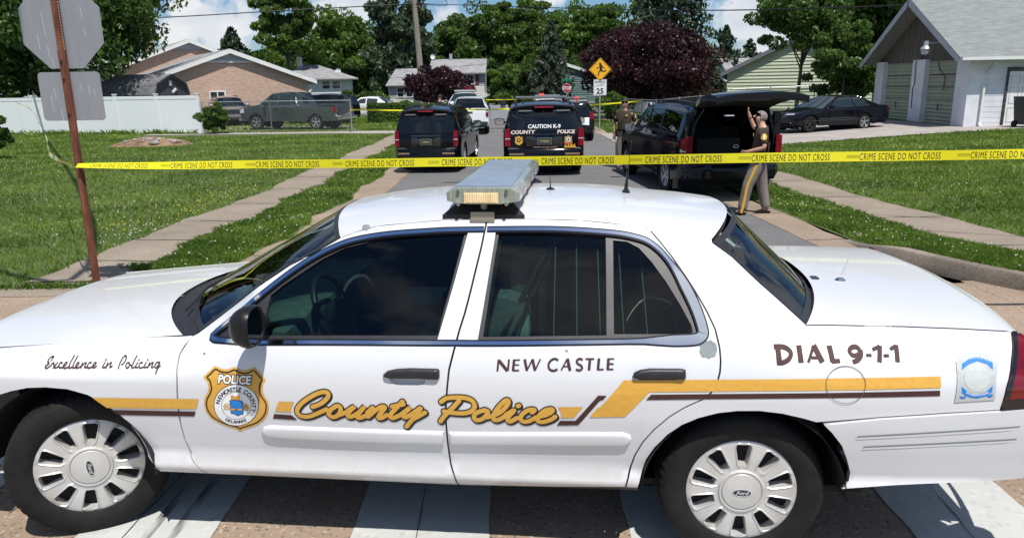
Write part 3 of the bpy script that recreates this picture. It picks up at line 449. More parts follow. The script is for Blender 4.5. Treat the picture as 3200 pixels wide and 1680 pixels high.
for s in (1, -1):
    f = ypanel('fender', FF, M_sill, hero, gap=.003, side=s, grid=.035)
    d = ypanel('front_door', FD, M_sill, hero, holes=[HD['fopen'], fcup], gap=.0042, side=s)
    r = ypanel('rear_door', RD, M_sill, hero, holes=[HD['ropen'], rcup], gap=.0042, side=s)
    q = ypanel('quarter_panel', QP, M_sill, hero, gap=.003, side=s, grid=.032)
    ypanel('handle_recess', fcup, M_white, d, side=s, thick=0, grid=.012, shape=(-.028, .016)); ypanel('handle_recess', rcup, M_white, r, side=s, thick=0, grid=.012, shape=(-.028, .016))
    ypanel('door_handle', HD['fh'], M_blk, d, side=s, off=.004, thick=.006, grid=.02, shape=(.018, .012))
    ypanel('door_handle', HD['rh'], M_blk, r, side=s, off=.004, thick=.006, grid=.02, shape=(.018, .012))
    ypanel('moulding', HD['mold1'], M_sill, d, side=s, grid=.05, shape=(.014, .016), thick=.004); ypanel('moulding', HD['mold2'], M_sill, r, side=s, grid=.05, shape=(.014, .016), thick=.004)
    ypanel('front_bumper', FB, M_sill, hero, gap=.003, off=.008, side=s)
    bp = ypanel('rear_bumper', RB, M_sill, hero, gap=.003, off=.012, thick=.03, side=s)
    gr = []
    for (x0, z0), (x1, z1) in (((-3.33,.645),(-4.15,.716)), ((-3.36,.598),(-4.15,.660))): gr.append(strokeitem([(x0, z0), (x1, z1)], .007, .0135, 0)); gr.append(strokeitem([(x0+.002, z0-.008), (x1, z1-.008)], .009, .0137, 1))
    ydecal('bumper_groove_shade', gr, [M_grey, M_white], bp, side=s)  # flat strips: groove shade painted grey, bright lower edge painted white
    ypanel('rocker_trim', [(-.30,.35)]+HD['rock']+[(-2.49,.31),(-1.71,.262),(-.57,.272)], M_blk, hero, off=-.012, side=s)
    ypanel('door_glass', HD['fopen'], M_glass, d, off=-.016, thick=0, side=s, grid=.1)
    ypanel('door_glass', HD['ropen'], M_glass, r, off=-.016, thick=0, side=s, grid=.1)
    ypanel('window_seal', HD['fopen'], M_blk, d, holes=[HD['fglass']], off=-.010, thick=.008, side=s, grid=.1)
    ypanel('window_seal', HD['ropen'], M_blk, r, holes=[HD['rglass'], HD['qglass']], off=-.010, thick=.008, side=s, grid=.1)
    ypanel('mirror_mount', HD['mpatch'], M_blk, d, off=-.004, thick=.006, side=s)
    for nm, own in (('ftrim', d), ('rtrim', r)):
        pt = spline(HD[nm], 4); n = len(pt)
        w = [.0125]*n
        if nm == 'rtrim':
            for i, p in enumerate(pt): w[i] = .0125+.022*sm((-p[0]-2.45)/.18)*sm((1.30-p[1])/.12)*(1 if p[1] > .99 else .4)
        v, fcs = ribbon2(pt, w, False); b = MB(); b.add([yn(hero_y, x, z, .004, s)[0] for x, z in v], fcs)
        v2, fc2 = ribbon2(pt, [a+.012 for a in w], False); b.add([yn(hero_y, x, z, .0015, s)[0] for x, z in v2], fc2, 1)
        b.build('window_trim', [M_chrome, M_blkgl], own, recalc=False, smooth=40)
    # lamps
    ypanel('tail_light', HD['lamp']+[(-4.05,.785),(-4.11,.81),(-4.10,.88),(-4.06,.95),(-4.01,1.0),(-3.975,1.022)], M_red, hero, off=.004, thick=.02, side=s, grid=.05)
    tl = C.objects[-1] if False else None
    ypanel('lamp_rim', HD['lamp'][::-1]+[(x-.018, z) for x, z in HD['lamp']], M_blkgl, hero, off=.007, thick=.01, side=s, grid=.05)
    ypanel('lamp_base', [(-3.862,.803),(-4.10,.826),(-4.11,.80),(-4.02,.775),(-3.857,.763)], M_blkgl, hero, off=.007, thick=.01, side=s, grid=.05)
    ypanel('headlight', [(.80,.828),(.90,.80),(.955,.72),(.955,.62),(.80,.60)], mat('lamp_lens', (.5,.52,.55), .08, coat=.8), hero, off=.002, side=s)
    # inner skin that closes the gaps
    ypanel('pillar_lining', [(-.62,.955)]+[(x-.02, z-.012) for x, z in HD['apil'][1:]]+[(x, z-.02) for x, z in HD['seam'][1:]]+[(x, z-.025) for x, z in HD['sail']]+[(x+.03, z-.01) for x, z in HD['cpil']]+[(-3.1,.93)], M_dark, hero, off=-.035, thick=0, side=s, grid=.12, holes=[inset(HD['fopen'], .022), inset(HD['ropen'], .026)])
    ypanel('door_lining', [(-.55,.94),(-3.3,1.0),(-3.3,.745),(-2.75,.73),(-2.55,.60),(-2.38,.33),(-.40,.33)], M_dark, hero, off=-.045, thick=0, side=s, grid=.12)
    ypanel('panel_backing', [(.45,.84),(-.55,.93),(-.48,.42),(-.20,.72),(.1,.80),(.4,.72)], M_dark, hero, off=-.03, thick=0, side=s, grid=.1)
    ypanel('panel_backing', [(-2.6,1.0),(-3.1,1.02),(-3.95,1.0),(-3.88,.74),(-3.2,.72),(-2.9,.77),(-2.6,.74)], M_dark, hero, off=-.03, thick=0, side=s, grid=.1)
# ---- sheets on top
def interp(pts, u):
    u *= len(pts)-1; i = min(int(u), len(pts)-2); t = u-i; return tuple(a+(b-a)*t for a, b in zip(pts[i], pts[i+1]))
def resamp(pts, n=24):
    L = [0]
    for a, b in zip(pts, pts[1:]): L.append(L[-1]+math.dist(a, b))
    o = []; j = 0
    for i in range(n+1):
        t = L[-1]*i/n
        while j < len(L)-2 and L[j+1] < t: j += 1
        k = (t-L[j])/max(1e-9, L[j+1]-L[j]); o.append(tuple(a+(b-a)*k for a, b in zip(pts[j], pts[j+1])))
    return o
RE = resamp(spline(HD['seam'][:6]+HD['seam'][6:9]+HD['sail'], 4), 40)
ZC = [(-1.03,1.425),(-1.25,1.455),(-1.8,1.488),(-2.15,1.487),(-2.7,1.448),(-2.93,1.420)]
def roofP(u, v, dz=0.):
    x, z = interp(RE, u); y = hero_y(x, z)-.003; xc = -1.03+u*(-2.93+1.03)
    a = abs(v); X = x+(xc-x)*(1-a*a); zc = herm([(-q[0], q[1]) for q in ZC], -xc)
    return Vector((X, (y+.005)*v, z-.003+(zc-z+.003)*(1-a**2.7)+dz))
sheet('roof', roofP, 40, 28, M_white, hero)
sheet('headliner', lambda u, v: roofP(u, v*.97, -.03), 16, 12, M_dark, hero)
def hoodP(u, v):
    a = abs(v); xb = -.455+.34*(1-a**2.2); xf = .93-.10*a*a; x = xb+(xf-xb)*u
    zs = .905-.089*x-(.09*sm((x-.7)/.3)); ys = hero_y(x, min(zs, .905-.089*x))+.001
    return Vector((x, ys*v, zs-.0025+.052*(1-a**2.4)))
sheet('hood', hoodP, 24, 30, M_white, hero)
AE = resamp(HD['apil'], 16)
def wsP(u, v):
    x, z = interp(AE, u); y = hero_y(x, z)-.004; xc = -.245+u*(-1.02+.245); zc = 1.0+u*.425; a = abs(v)
    return Vector((x+(xc-x)*(1-a**2), y*v, z-.004+(zc-z)*(1-a**2)))
sheet('windshield', wsP, 14, 20, M_wglass, hero)
b = MB()
for s in (1, -1):
    P_ = [wsP(u/14, s*.965)+Vector((0, 0, .004)) for u in range(15)]; Q_ = [wsP(u/14, s)+Vector((0, 0, .004)) for u in range(15)]
    b.add(P_+Q_, [(i, i+1, 16+i, 15+i) for i in range(14)])
for u0, u1 in ((.972, 1.0), (0, .03)):
    vs = [wsP(u0, -1+j/10)+Vector((0, 0, .003)) for j in range(21)]+[wsP(u1, -1+j/10)+Vector((0, 0, .003)) for j in range(21)]
    b.add(vs, [(j, j+1, 22+j, 21+j) for j in range(20)])
b.build('windshield_seal', M_blk, hero)
sheet('cowl', lambda u, v: (hoodP(0, v)-Vector((0, 0, .012)))*(1-u)+(wsP(0, v)-Vector((0, 0, .006)))*u, 4, 20, M_blk, hero)
b = MB()
for y0, y1 in ((.58, .02), (-.05, -.6)):
    a_ = Vector((-.37, y0, 1.0)); c_ = Vector((-.33, y1, 1.032)) if y1 > -.3 else Vector((-.44, y1, 1.03))
    b.tube([a_, (a_+c_)/2+Vector((.02, 0, .015)), c_], .008, 6)
b.build('wiper', M_blk, hero)
CE = resamp(HD['cpil'], 14)
def blP(u, v):
    x, z = interp(CE, u); y = hero_y(x, z)-.006; xc = -2.95+u*(-3.31+2.95); zc = 1.410+u*(1.072-1.410); a = abs(v)
    return Vector((x+(xc-x)*(1-a**2.2), y*v, z-.004+(zc-z)*(1-a**2.2)))
sheet('rear_window', blP, 12, 20, M_wglass, hero)
b = MB()
for s in (1, -1):
    P_ = [blP(u/14, s*.965)+Vector((0, 0, .004)) for u in range(15)]; Q_ = [blP(u/14, s)+Vector((0, 0, .004)) for u in range(15)]
    b.add(P_+Q_, [(i, i+1, 16+i, 15+i) for i in range(14)])
for u0, u1 in ((.94, 1.0), (0, .06)):
    vs = [blP(u0, -1+j/10)+Vector((0, 0, .004)) for j in range(21)]+[blP(u1, -1+j/10)+Vector((0, 0, .004)) for j in range(21)]
    b.add(vs, [(j, j+1, 22+j, 21+j) for j in range(20)])
b.build('rear_window_seal', M_blk, hero)
b = MB()
for k in range(9):
    u = .15+.08*k; b.tube([blP(u, -.9+j*.09)-Vector((0, 0, .004)) for j in range(21)], .0012, 4)
b.build('defroster_wire', M_dark, hero)
TE = resamp(HD['tseam']+[(-3.972,1.018),(-3.985,1.000)], 24)
def trP(u, v):
    a = abs(v); x, z = interp(TE, u); y = hero_y(min(x, -3.1), min(z, 1.045))-.004
    q = blP(1, v); xc = (-3.325)+u*(-4.055+3.325); e = interp(TE, 0)
    X = x+(xc-x)*(1-a**2.2); zc = 1.080-.022*u-.035*sm((u-.86)/.14)
    return Vector((X, y*v, z-.001+(zc-z+.003)*(1-a**2.6)))
sheet('trunk_lid', trP, 24, 26, M_white, hero)
sheet('rear_panel', lambda u, v: trP(1, v)*(1-u)+Vector((-4.19+.10*v*v, .80*v, .62))*u, 6, 16, M_white, hero)
sheet('rear_bumper_face', lambda u, v: Vector((-4.27+.10*abs(v)**3+.05*u, (.845-.03*u)*v, .72-.27*u)), 6, 16, M_sill, hero)
sheet('nose', lambda u, v: hoodP(1, v)*(1-u)+Vector((.99-.10*v*v, .84*v, .28))*u, 8, 16, M_white, hero)
bu = MB(); bu.box((-1.45, 0, .29), (4.0, 1.5, .03)); bu.box((-3.75, 0, .46), (.8, 1.4, .03)); bu.box((-.35, 0, .55), (.03, 1.5, .55)); bu.box((-2.95, 0, .62), (.03, 1.5, .62)); bu.box((.45, 0, .5), (.03, 1.4, .45)); bu.box((-4.1, 0, .6), (.03, 1.4, .4)); bu.build('underbody', M_dark, hero)
# ---- wheels
def make_wheel(name, R, parent, cover=True, W=.118, seed=0):
    k = R/.345
    prof = [(.20,-.06),(.226,-.085),(.27,-W),(.31,-.113),(.333,-.098),(.343,-.080),(.343,-.046),(.336,-.044),(.336,-.038),(.345,-.036),(.346,-.004),(.338,-.003),(.338,.003),(.346,.004),(.345,.036),(.336,.038),(.336,.044),(.343,.046),(.343,.080),(.333,.098),(.322,.106),(.31,.113),(.27,W),(.240,.108),(.228,.098),(.215,.08)]
    prof = [(a*k, h) for a, h in prof]
    b = MB()
    b.lathe(prof, 216, fn=lambda i, q, r: r-(.005 if (6 <= i <= 18 and (q+(i*2 if 9 < i < 16 else 0)) % 4 == 0 and r > .33*k) else (.004 if i in (5, 19, 4) and q % 4 == 0 else 0)))
    w = b.build(name, M_tyre, parent, smooth=35); return w
def cover_h(r): return herm([(0,.118),(.055,.117),(.078,.113),(.083,.106),(.086,.112),(.092,.112),(.098,.103),(.13,.106),(.17,.106),(.205,.102),(.228,.096),(.239,.088)], r)
def make_cover(parent, rot=0., logo_rot=0.):
    """silver full wheel cover with ten rounded slots"""
    b = MB(); outer = [(.239*math.cos(2*PI*i/96), .239*math.sin(2*PI*i/96)) for i in range(96)]
    slots = []
    for k in range(10):
        a = rot+2*PI*k/10+PI/2; sl = []
        for (rr, t) in ((.116,-.014),(.122,-.019),(.196,-.0315),(.206,-.029),(.210,-.020),(.210,.020),(.206,.029),(.196,.0315),(.122,.019),(.116,.014)):
            sl.append((rr*math.cos(a)-t*math.sin(a), rr*math.sin(a)+t*math.cos(a)))
        slots.append(sl)
    ex = [(r*math.cos(2*PI*i/60), r*math.sin(2*PI*i/60)) for r in (.02,.05,.0785,.081,.083,.085,.088,.092,.097,.102,.221,.228,.235) for i in range(60)]
    ex = [e for e in ex if not any(inside(s, *e) for s in slots)]
    ex += [q for s in slots for q in inset(s, -.008)]+[q for s in slots for q in inset(s, -.004)]
    tv, tf = cdt(outer, slots, None, ex)
    def hh(x, z):
        h = cover_h(math.hypot(x, z))
        if .105 < math.hypot(x, z) < .226:
            d = min(edist(s, x, z) for s in slots); h += .004*sm(1-abs(d-.004)/.0042)
        return h
    b.add([(x, hh(x, z), z) for x, z in tv], tf)
    for s in slots:
        n = len(s); s2 = inset(s, .001); b.add([(x, hh(x, z), z) for x, z in s]+[(x, .052, z) for x, z in s2], [(i, (i+1) % n, n+(i+1) % n, n+i) for i in range(n)])
    c = b.build('wheel_cover', M_silver, parent, smooth=35)
    b = MB(); b.lathe([(0, .050), (.215, .050), (.230, .082)], 40); b.build('rim', M_dark, parent)
    e = MB(); ca, sa = math.cos(logo_rot), math.sin(logo_rot); rt = lambda x, z: (x*ca-z*sa, x*sa+z*ca)
    def oval(a, c_, y0, y1, mi):
        P_ = [rt(a*math.cos(2*PI*i/32), c_*math.sin(2*PI*i/32)) for i in range(32)]
        e.add([(x, y0, z) for x, z in P_]+[(x, y1, z) for x, z in P_], [(i, (i+1) % 32, 32+(i+1) % 32, 32+i) for i in range(32)]+[tuple(range(32, 64))], mi)
    oval(.040, .0165, .112, .1205, 0); oval(.037, .0138, .1205, .1213, 1)
    tv, tf = text2('Ford', .022, .0004, 1.15, shear=.3); e.add([(lambda q: (q[0], .1218, q[1]))(rt(-x, z-.007)) for x, z in tv], tf, 0)
    e.build('emblem', [M_chrome, M_blkgl], parent)
for x, s, st, rot in ((.06, 1, .52, .13), (0, -1, .40, 0), (-2.913, 1, 0, .0), (-2.913, -1, 0, .2)):
    w = make_wheel('wheel', .345, hero); w.location = (x, s*(.79 if x < -1 else .80), .342 if x < -1 else .333); w.rotation_euler = (0, 0, (0 if s > 0 else PI)+st)
    make_cover(w, rot, 1.45 if x == .06 else 0)
for x in (.065, -2.905):
    for s in (1, -1):
        b = MB(); P_ = []
        for i in range(25):
            a = PI*i/24; P_.append((x+.415*math.cos(a), .34+.405*math.sin(a)))
        b.add([(p[0], s*.956, p[1]) for p in P_]+[(p[0], s*.50, p[1]) for p in P_], [(i, i+1, 26+i, 25+i) for i in range(24)])
        b.add([(p[0], s*.50, p[1]) for p in P_], [tuple(range(25))]); b.build('wheel_well', M_dark, hero)
# ---- mirror
def pod(b, c, L, hy, hz, e=2.6, mi=0, cut=.92):
    n = 28; vs = []; fs = []; st = [0, .04, .12, .25, .42, .62, .82, 1.0]
    for q in st:
        r = (1-(1-q)**2.6)**.5 if q < .99 else cut
        for k in range(n):
            a = 2*PI*k/n; ca, sa = math.cos(a), math.sin(a)
            vs.append((c[0]-q*L, c[1]+hy*r*math.copysign(abs(ca)**(2/e), ca), c[2]+hz*r*math.copysign(abs(sa)**(2/e), sa)))
    for i in range(len(st)-1):
        for k in range(n): fs.append((i*n+k, i*n+(k+1) % n, (i+1)*n+(k+1) % n, (i+1)*n+k))
    b.add(vs, fs, mi); m0 = (len(st)-1)*n
    lip = [(p[0], c[1]+(p[1]-c[1])*.93, c[2]+(p[2]-c[2])*.93) for p in vs[m0:]]; back = [(p[0]+.005, p[1], p[2]) for p in lip]
    b.add(vs[m0:]+lip+back, [(k, (k+1) % n, n+(k+1) % n, n+k) for k in range(n)]+[(n+k, n+(k+1) % n, 2*n+(k+1) % n, 2*n+k) for k in range(n)], mi)
    b.add(back, [tuple(range(n))], mi+1)
for s in (1, -1):
    b = MB(); pod(b, (-.835, s*1.065, 1.085), .105, .085, .086); b.tube([(-.90, s*.91, 1.06), (-.88, s*1.02, 1.07)], [.035, .03], 10)
    b.build('mirror', [mat('mirror_shell', (.010,.010,.011), .38, spec=.3), mat('mirror_glass', (.25,.27,.27), .05, metal=1)], hero, smooth=40)
# ---- decals on the near side
gold, brown = [], []
for k in ('g1', 'g2', 'g3', 'g4'): gold.append(polyitem(HD[k], .0022, 0))
for k in ('b1', 'b2', 'b3', 'b4'): brown.append(polyitem(HD[k], .0022, 1))
for g_ in gold+brown: ydecal('side_stripe', [g_], [M_gold, M_brown], hero)
px = 1/745.; it = []
for w_, sc in (('County', cC := .2096), ('Police', .2096)):
    for j, l in enumerate(HD[w_]):
        it.append(strokeitem(l, 104*sc*px, .0020+.00004*j, 1, 8)); it.append(strokeitem([(x-.004, z-.006) for x, z in l], 100*sc*px, .0018+.00004*j, 1, 8)); it.append(strokeitem(l, 68*sc*px, .0030+.00004*j, 0, 8))
ydecal('script_lettering', it, [M_gold, M_black], hero)
for w0, w1 in ((0, 11), (11, 15), (15, 99)): ydecal('motto_lettering', [strokeitem(l, .0046, .0022+.00003*j, 0, 6) for j, l in enumerate(HD['Excel'][w0:w1])], M_brown, hero)
for g_ in (HD['NC'], HD['D911']): ydecal('side_lettering', [strokeitem(l, w, .0022+.00003*j, 0, 6, False) for j, (l, w) in enumerate(g_)], M_brown, hero)
for k in ('fuel',):
    v, f = ribbon2(HD[k]+[HD[k][0], HD[k][1]], .0024, False); ydecal('fuel_door_gap', [(v, f, .0040, 0)], mat('gap_grey', (.09,.09,.09), .8), hero)
b = MB(); fc = HD['fuel']; cx_ = sum(p[0] for p in fc)/36; cz_ = sum(p[1] for p in fc)/36
ydecal('bare_patch', [polyitem(HD['primer'], .0012, 0)], M_grey, hero)
def aff(a, x, y): return (a[0]+a[1]*x+a[2]*y, a[3]+a[4]*x+a[5]*y)
A_ = HD['aff_s']
def stext(s, cx, cy, h, bold=0., sx=1., ang=0.):
    v, f = text2(s, 1., bold, sx); ca, sa = math.cos(ang), math.sin(ang); H = h/.73; o = []
    for x, y in v: X, Y_ = x*H, -y*H+h/2; o.append(aff(A_, cx+X*ca-Y_*sa, cy+X*sa+Y_*ca))
    return o, [tuple(reversed(q)) for q in f]
it = [polyitem(HD['shield'], .0016, 0)]
ring = spline(inset(HD['shield'], .012), 3, True); ring.append(ring[0]); ring.append(ring[1]); v, f = ribbon2(ring, .0062, False); it.append((v, f, .0024, 1))
it.append(polyitem(inset(HD['circ'], -.003), .0022, 1)); it.append(polyitem(HD['circ'], .0028, 2))
cl = HD['circ2']+HD['circ2'][:2]; v, f = ribbon2(cl, .0016, False); it.append((v, f, .0034, 1))
for bold, off, mi in ((.11, .0024, 1), (.035, .0032, 2)): v, f = stext('POLICE', 560, 655, 78, bold, .93, .045); it.append((v, f, off, mi))
for word, a0, a1 in (('NEW', 195, 225), ('CASTLE', 238, 283), ('COUNTY', 303, 376)):
    for i, ch in enumerate(word):
        a = math.radians(a0+(a1-a0)*i/(len(word)-1)); cx, cy = 577+184*math.cos(a), 916+168*math.sin(a)
        v, f = stext(ch, cx, cy, 42, .03, 1.0, a+PI/2); it.append((v, f, .0036, 1))
for i, ch in enumerate('DELAWARE'):
    a = math.radians(121-(121-62)*i/7); cx, cy = 577+184*math.cos(a), 916+168*math.sin(a)
    v, f = stext(ch, cx, cy, 32, .03, 1.0, a-PI/2); it.append((v, f, .0036, 1))
it += [polyitem(inset(HD['blue'], -.003), .0034, 1), polyitem(HD['blue'], .0040, 3), polyitem(HD['lions'], .0034, 0), polyitem(HD['ship'], .0034, 0)]
hc = HD['helm']+HD['helm'][:2]; v, f = ribbon2(hc, .0035, False); it.append((v, f, .0034, 0))
hx = sum(p[0] for p in HD['helm'])/16; hz = sum(p[1] for p in HD['helm'])/16
for k in range(4): a = PI*k/4; it.append(strokeitem([(hx-.015*math.cos(a), hz-.013*math.sin(a)), (hx+.015*math.cos(a), hz+.013*math.sin(a))], .002, .0036+.0001*k, 0))
for k in range(3): a0 = aff(A_, 652+18*k, 900+(k == 2)*8); a1 = aff(A_, 650+20*k, 945); it.append(strokeitem([a0, a1], .0014, .0042, 1))
it.append(strokeitem([aff(A_, 450, 952), aff(A_, 712, 964)], .0015, .0033, 1))
it.append(polyitem([aff(A_, *p) for p in ((526,940),(640,942),(640,960),(527,958))], .0046, 0))
v, f = stext('1673', 584, 950, 15, .02); it.append((v, f, .0052, 1))
lc = HD['lions']; 
for k in range(4): it.append(strokeitem([aff(A_, 530+22*k, 820), aff(A_, 545+18*k, 858)], .0012, .0040, 1))
ydecal('shield_badge', it, [M_gold, M_black, M_wv, M_blue], hero)
A2 = HD['aff_a']
it = [polyitem(HD['stick'], .0034, 0), polyitem(HD['seal'], .0040, 3)]
it += [polyitem(HD[k], .0044, 1) for k in ('ban1', 'ban2', 'ban3', 'ban4')]
for s_, top in (('LAW ENFORCEMENT', 1), ('ACCREDITATION', 0)):
    v, f = text2(s_, 26, .5, .82); o = []
    for x, y in v:
        yy = (330-y-(38 if top else 0)+(abs(x)/115)**2*38) if top else (568-y-(abs(x)/115)**2*38+2); o.append(aff(A2, 367+x, yy))
    it.append((o, f, .0050, 2))
ydecal('accreditation_sticker', it, [M_pale, M_blue, M_wv, mat('pale_seal', (.47,.50,.49), .5, var=.05, scale=60)], hero)
# chips in the paint
it = []
for (x, z, r) in ((-.62,.905,.006),(-2.18,.958,.006),(-1.28,1.405,.018)):
    it.append(polyitem([(x+r*(1+.3*math.sin(7*k))*math.cos(2*PI*k/9), z+r*.7*math.sin(2*PI*k/9)) for k in range(9)], .0015, 0, None))
ydecal('paint_chip', it, M_grey, hero)
# ---- light bar on the roof
M_lens = mat('clear_lens', (.36, .39, .33), .22, var=.25, scale=10, coat=.5, stretch=(30, 4, 1))
M_lens.node_tree.nodes['Principled BSDF'].inputs['Transmission Weight'].default_value = .25
M_solar = mat('blue_grey_panel', (.24, .29, .35), .45, var=.08, scale=9, coat=.2)
bx0, bx1 = -1.645, -1.968; bc_ = (bx0+bx1)/2
sec = [(bx0-.095, 1.508), (bx0-.03, 1.516), (bx0-.002, 1.522), (bx0, 1.560), (bx0-.012, 1.572), (bx0-.035, 1.581), (bx1+.035, 1.581), (bx1+.012, 1.572), (bx1, 1.560), (bx1+.002, 1.522), (bx1+.03, 1.516), (bx1+.095, 1.508)]
b = MB(); ys_ = [-.62, -.605, -.2, .2, .605, .62]; sc_ = [.94, 1, 1, 1, 1, .94]; vs = []
for y, k in zip(ys_, sc_):
    for x, z in sec: vs.append((bc_+(x-bc_)*k, y, 1.545+(z-1.545)*k))
n = len(sec); fs = [(i*n+j, i*n+(j+1) % n, (i+1)*n+(j+1) % n, (i+1)*n+j) for i in range(5) for j in range(n)]+[tuple(range(n)), tuple(range(6*n-1, 5*n-1, -1))]
b.add(vs, fs); lb = b.build('light_bar', M_lens, hero, smooth=30)
b = MB()
for i in range(26):
    x = bx0-.040-(bx0-bx1-.08)*(i+.5)/26; b.box((x, 0, 1.5835), (.0085, 1.17, .006))
b.box((bc_, 0, 1.5815), (bx0-bx1-.078, 1.175, .004)); b.build('top_panel', M_solar, lb)
M_amber = mat('amber_lens', (.90, .66, .38), .2, var=.25, scale=10, stretch=(60, 1, 1), coat=.6)
b = MB()
for i in range(14): b.tube([(-1.735-.0098*i, .6245, 1.519), (-1.735-.0098*i, .6245, 1.556)], .0056, 6)
b.box((-1.80, .622, 1.5375), (.150, .004, .046)); b.build('amber_lamp', M_amber, lb)
b = MB()
for x in (-1.70, -1.91):
    for z in (1.568, 1.512): b.tube([(x, .618, z), (x, .630, z)], .008, 10)
b.build('screw', M_chrome, lb)
for yy in (.40, .15, -.15, -.4):
    for s in (0, 1): b = MB(); b.box((bx0+.001 if s == 0 else bx1-.001, yy, 1.540), (.006, .10, .026)); b.build('lamp_module', mat('lamp_module_'+('red' if yy > 0 else 'blue'), (.45, .30, .28) if yy > 0 else (.32, .32, .45), .2, coat=.5), lb)
for s in (1, -1):
    b = MB(); y0 = .50*s; y1 = .585*s
    b.add([(-1.62,y1,1.437),(-1.985,y1,1.437),(-1.985,y1,1.458),(-1.62,y1,1.458),(-1.69,y0,1.512),(-1.915,y0,1.512),(-1.66,y0*.92,1.455),(-1.95,y0*.92,1.455)],
          [(0,1,2,3),(3,2,5,4),(4,5,7,6),(0,3,4,6),(1,7,5,2),(0,6,7,1)])
    b.build('mount_foot', M_blk, lb)
    b = MB(); b.box((-1.80, s*.592, 1.455), (.105, .012, .035)); b.box((-1.80, s*.60, 1.437), (.11, .012, .014)); b.tube([(-1.80, s*.54, 1.46), (-1.80, s*.54, 1.51)], .016, 8); b.build('mount_strap', mat('brushed_clip', (.36, .33, .29), .35, metal=.5), lb)
# ---- antennas
for (x, y, z, k) in ((-2.066, -.02, 1.486, 0), (-2.45, -.02, 1.468, 1)):
    b = MB()
    if k == 0: b.lathe([(0,.018),(.010,.016),(.022,.010),(.024,.0)], 20, 'Z', (x, y, z-.004)); b.tube([(x, y, z), (x, y, z+.02), (x+.003, y, z+.075)], [.008, .003, .0012], 8)
    else:
        b.lathe([(0,.028),(.012,.026),(.020,.012),(.022,0)], 18, 'Z', (x, y, z-.004)); b.tube([(x, y, z+.02), (x-.004, y, z+.075)], [.010, .006], 8)
        b.tube([(x-.004, y, z+.075), (x-.01, y, z+.12), (x-.022, y, z+.26)], .0018, 6)
        b.tube([(x-.0055+.005*math.cos(i*.9), y+.005*math.sin(i*.9), z+.082+i*.0012) for i in range(26)], .0014, 4); b.lathe([(0,.004),(.004,0),(0,-.004)], 10, 'Z', (x-.022, y, z+.262))
    b.build('antenna', M_blkgl, hero, smooth=40)
b = MB(); b.lathe([(0,.016),(.012,.013),(.024,.006),(.026,0)], 18, 'Z', (-3.47, .18, 1.075)); b.tube([(-3.47, .18, 1.09), (-3.50, .18, 1.185)], .0012, 6); b.build('antenna', M_chrome, hero, smooth=40)
b = MB(); b.box((-3.355, .16, 1.078), (.035, .05, .018), bev=.006); b.build('rear_camera', M_blkgl, hero)
# ---- cabin
M_in = mat('cabin_grey', (.10, .12, .115), .8, var=.2, scale=20)
M_inl = mat('cabin_pale', (.34, .38, .33), .8, var=.15, scale=12)
b = MB(); b.box((-.72, 0, .86), (.42, 1.5, .20), bev=.05); b.box((-.62, 0, .66), (.3, 1.4, .3)); b.build('dashboard', M_in, hero, smooth=40)
b = MB(); ring_ = []
for k in range(33):
    a = 2*PI*k/32; ring_.append((-1.02+.075*math.cos(a), .36+.19*math.sin(a), .935+.175*math.cos(a)))
b.tube(ring_, .016, 10, cap=False); b.box((-1.015, .36, .935), (.05, .17, .10), bev=.02); b.tube([(-1.0, .36, .93), (-.75, .36, .84)], .03, 8); b.build('steering_wheel', M_blk, hero, smooth=40)
for y in (.38, -.38):
    b = MB(); b.box((-1.50, y, .50), (.52, .52, .16), bev=.05); b.box((-1.86, y, .80), (.15, .50, .60), bev=.06, rot=Matrix.Rotation(-.22, 3, 'Y')); b.box((-1.95, y, 1.16), (.09, .26, .17), bev=.04); b.build('front_seat', M_fabric, hero, smooth=40)
b = MB(); b.box((-2.55, 0, .50), (.5, 1.35, .18), bev=.05); b.box((-2.86, 0, .78), (.14, 1.35, .55), bev=.05, rot=Matrix.Rotation(-.3, 3, 'Y')); b.build('rear_seat', M_fabric, hero, smooth=40)
b = MB(); b.box((-1.22, -.02, 1.02), (.03, .34, .26), rot=Matrix.Rotation(.25, 3, 'Y')); b.box((-1.36, -.02, .90), (.24, .34, .03)); b.tube([(-1.3, 0, .5), (-1.3, 0, .9)], .03, 8); b.build('laptop', M_blk, hero)
b = MB(); b.box((-2.06, 0, .85), (.02, 1.3, .55)); b.tube([(-2.06, .62, .6), (-2.06, .55, 1.38), (-2.06, -.55, 1.38), (-2.06, -.62, .6)], .016, 8); b.tube([(-1.80, .66, .75), (-2.1, .56, 1.34)], .013, 8); b.tube([(-1.85, .66, .75), (-2.13, .56, 1.34)], .008, 8); b.build('partition', M_blk, hero)
b = MB()
for k in range(7):
    x0 = -2.12-.10*k-(.03*max(0, k-4)); x1 = -2.12-.09*k; b.tube([(x0, .80, .93), (x1, .57, 1.37)], .003, 6); b.tube([(x0, -.80, .93), (x1, -.57, 1.37)], .003, 6)
b.build('window_bars', mat('bar_steel', (.11, .14, .135), .5), hero)
b = MB(); b.box((-1.95, .50, .93), (.10, .16, .22), bev=.02); b.build('equipment_bag', M_inl, hero, smooth=40)
b = MB(); b.box((-3.0, 0, .93), (.35, 1.3, .04)); b.build('parcel_shelf', M_dark, hero)
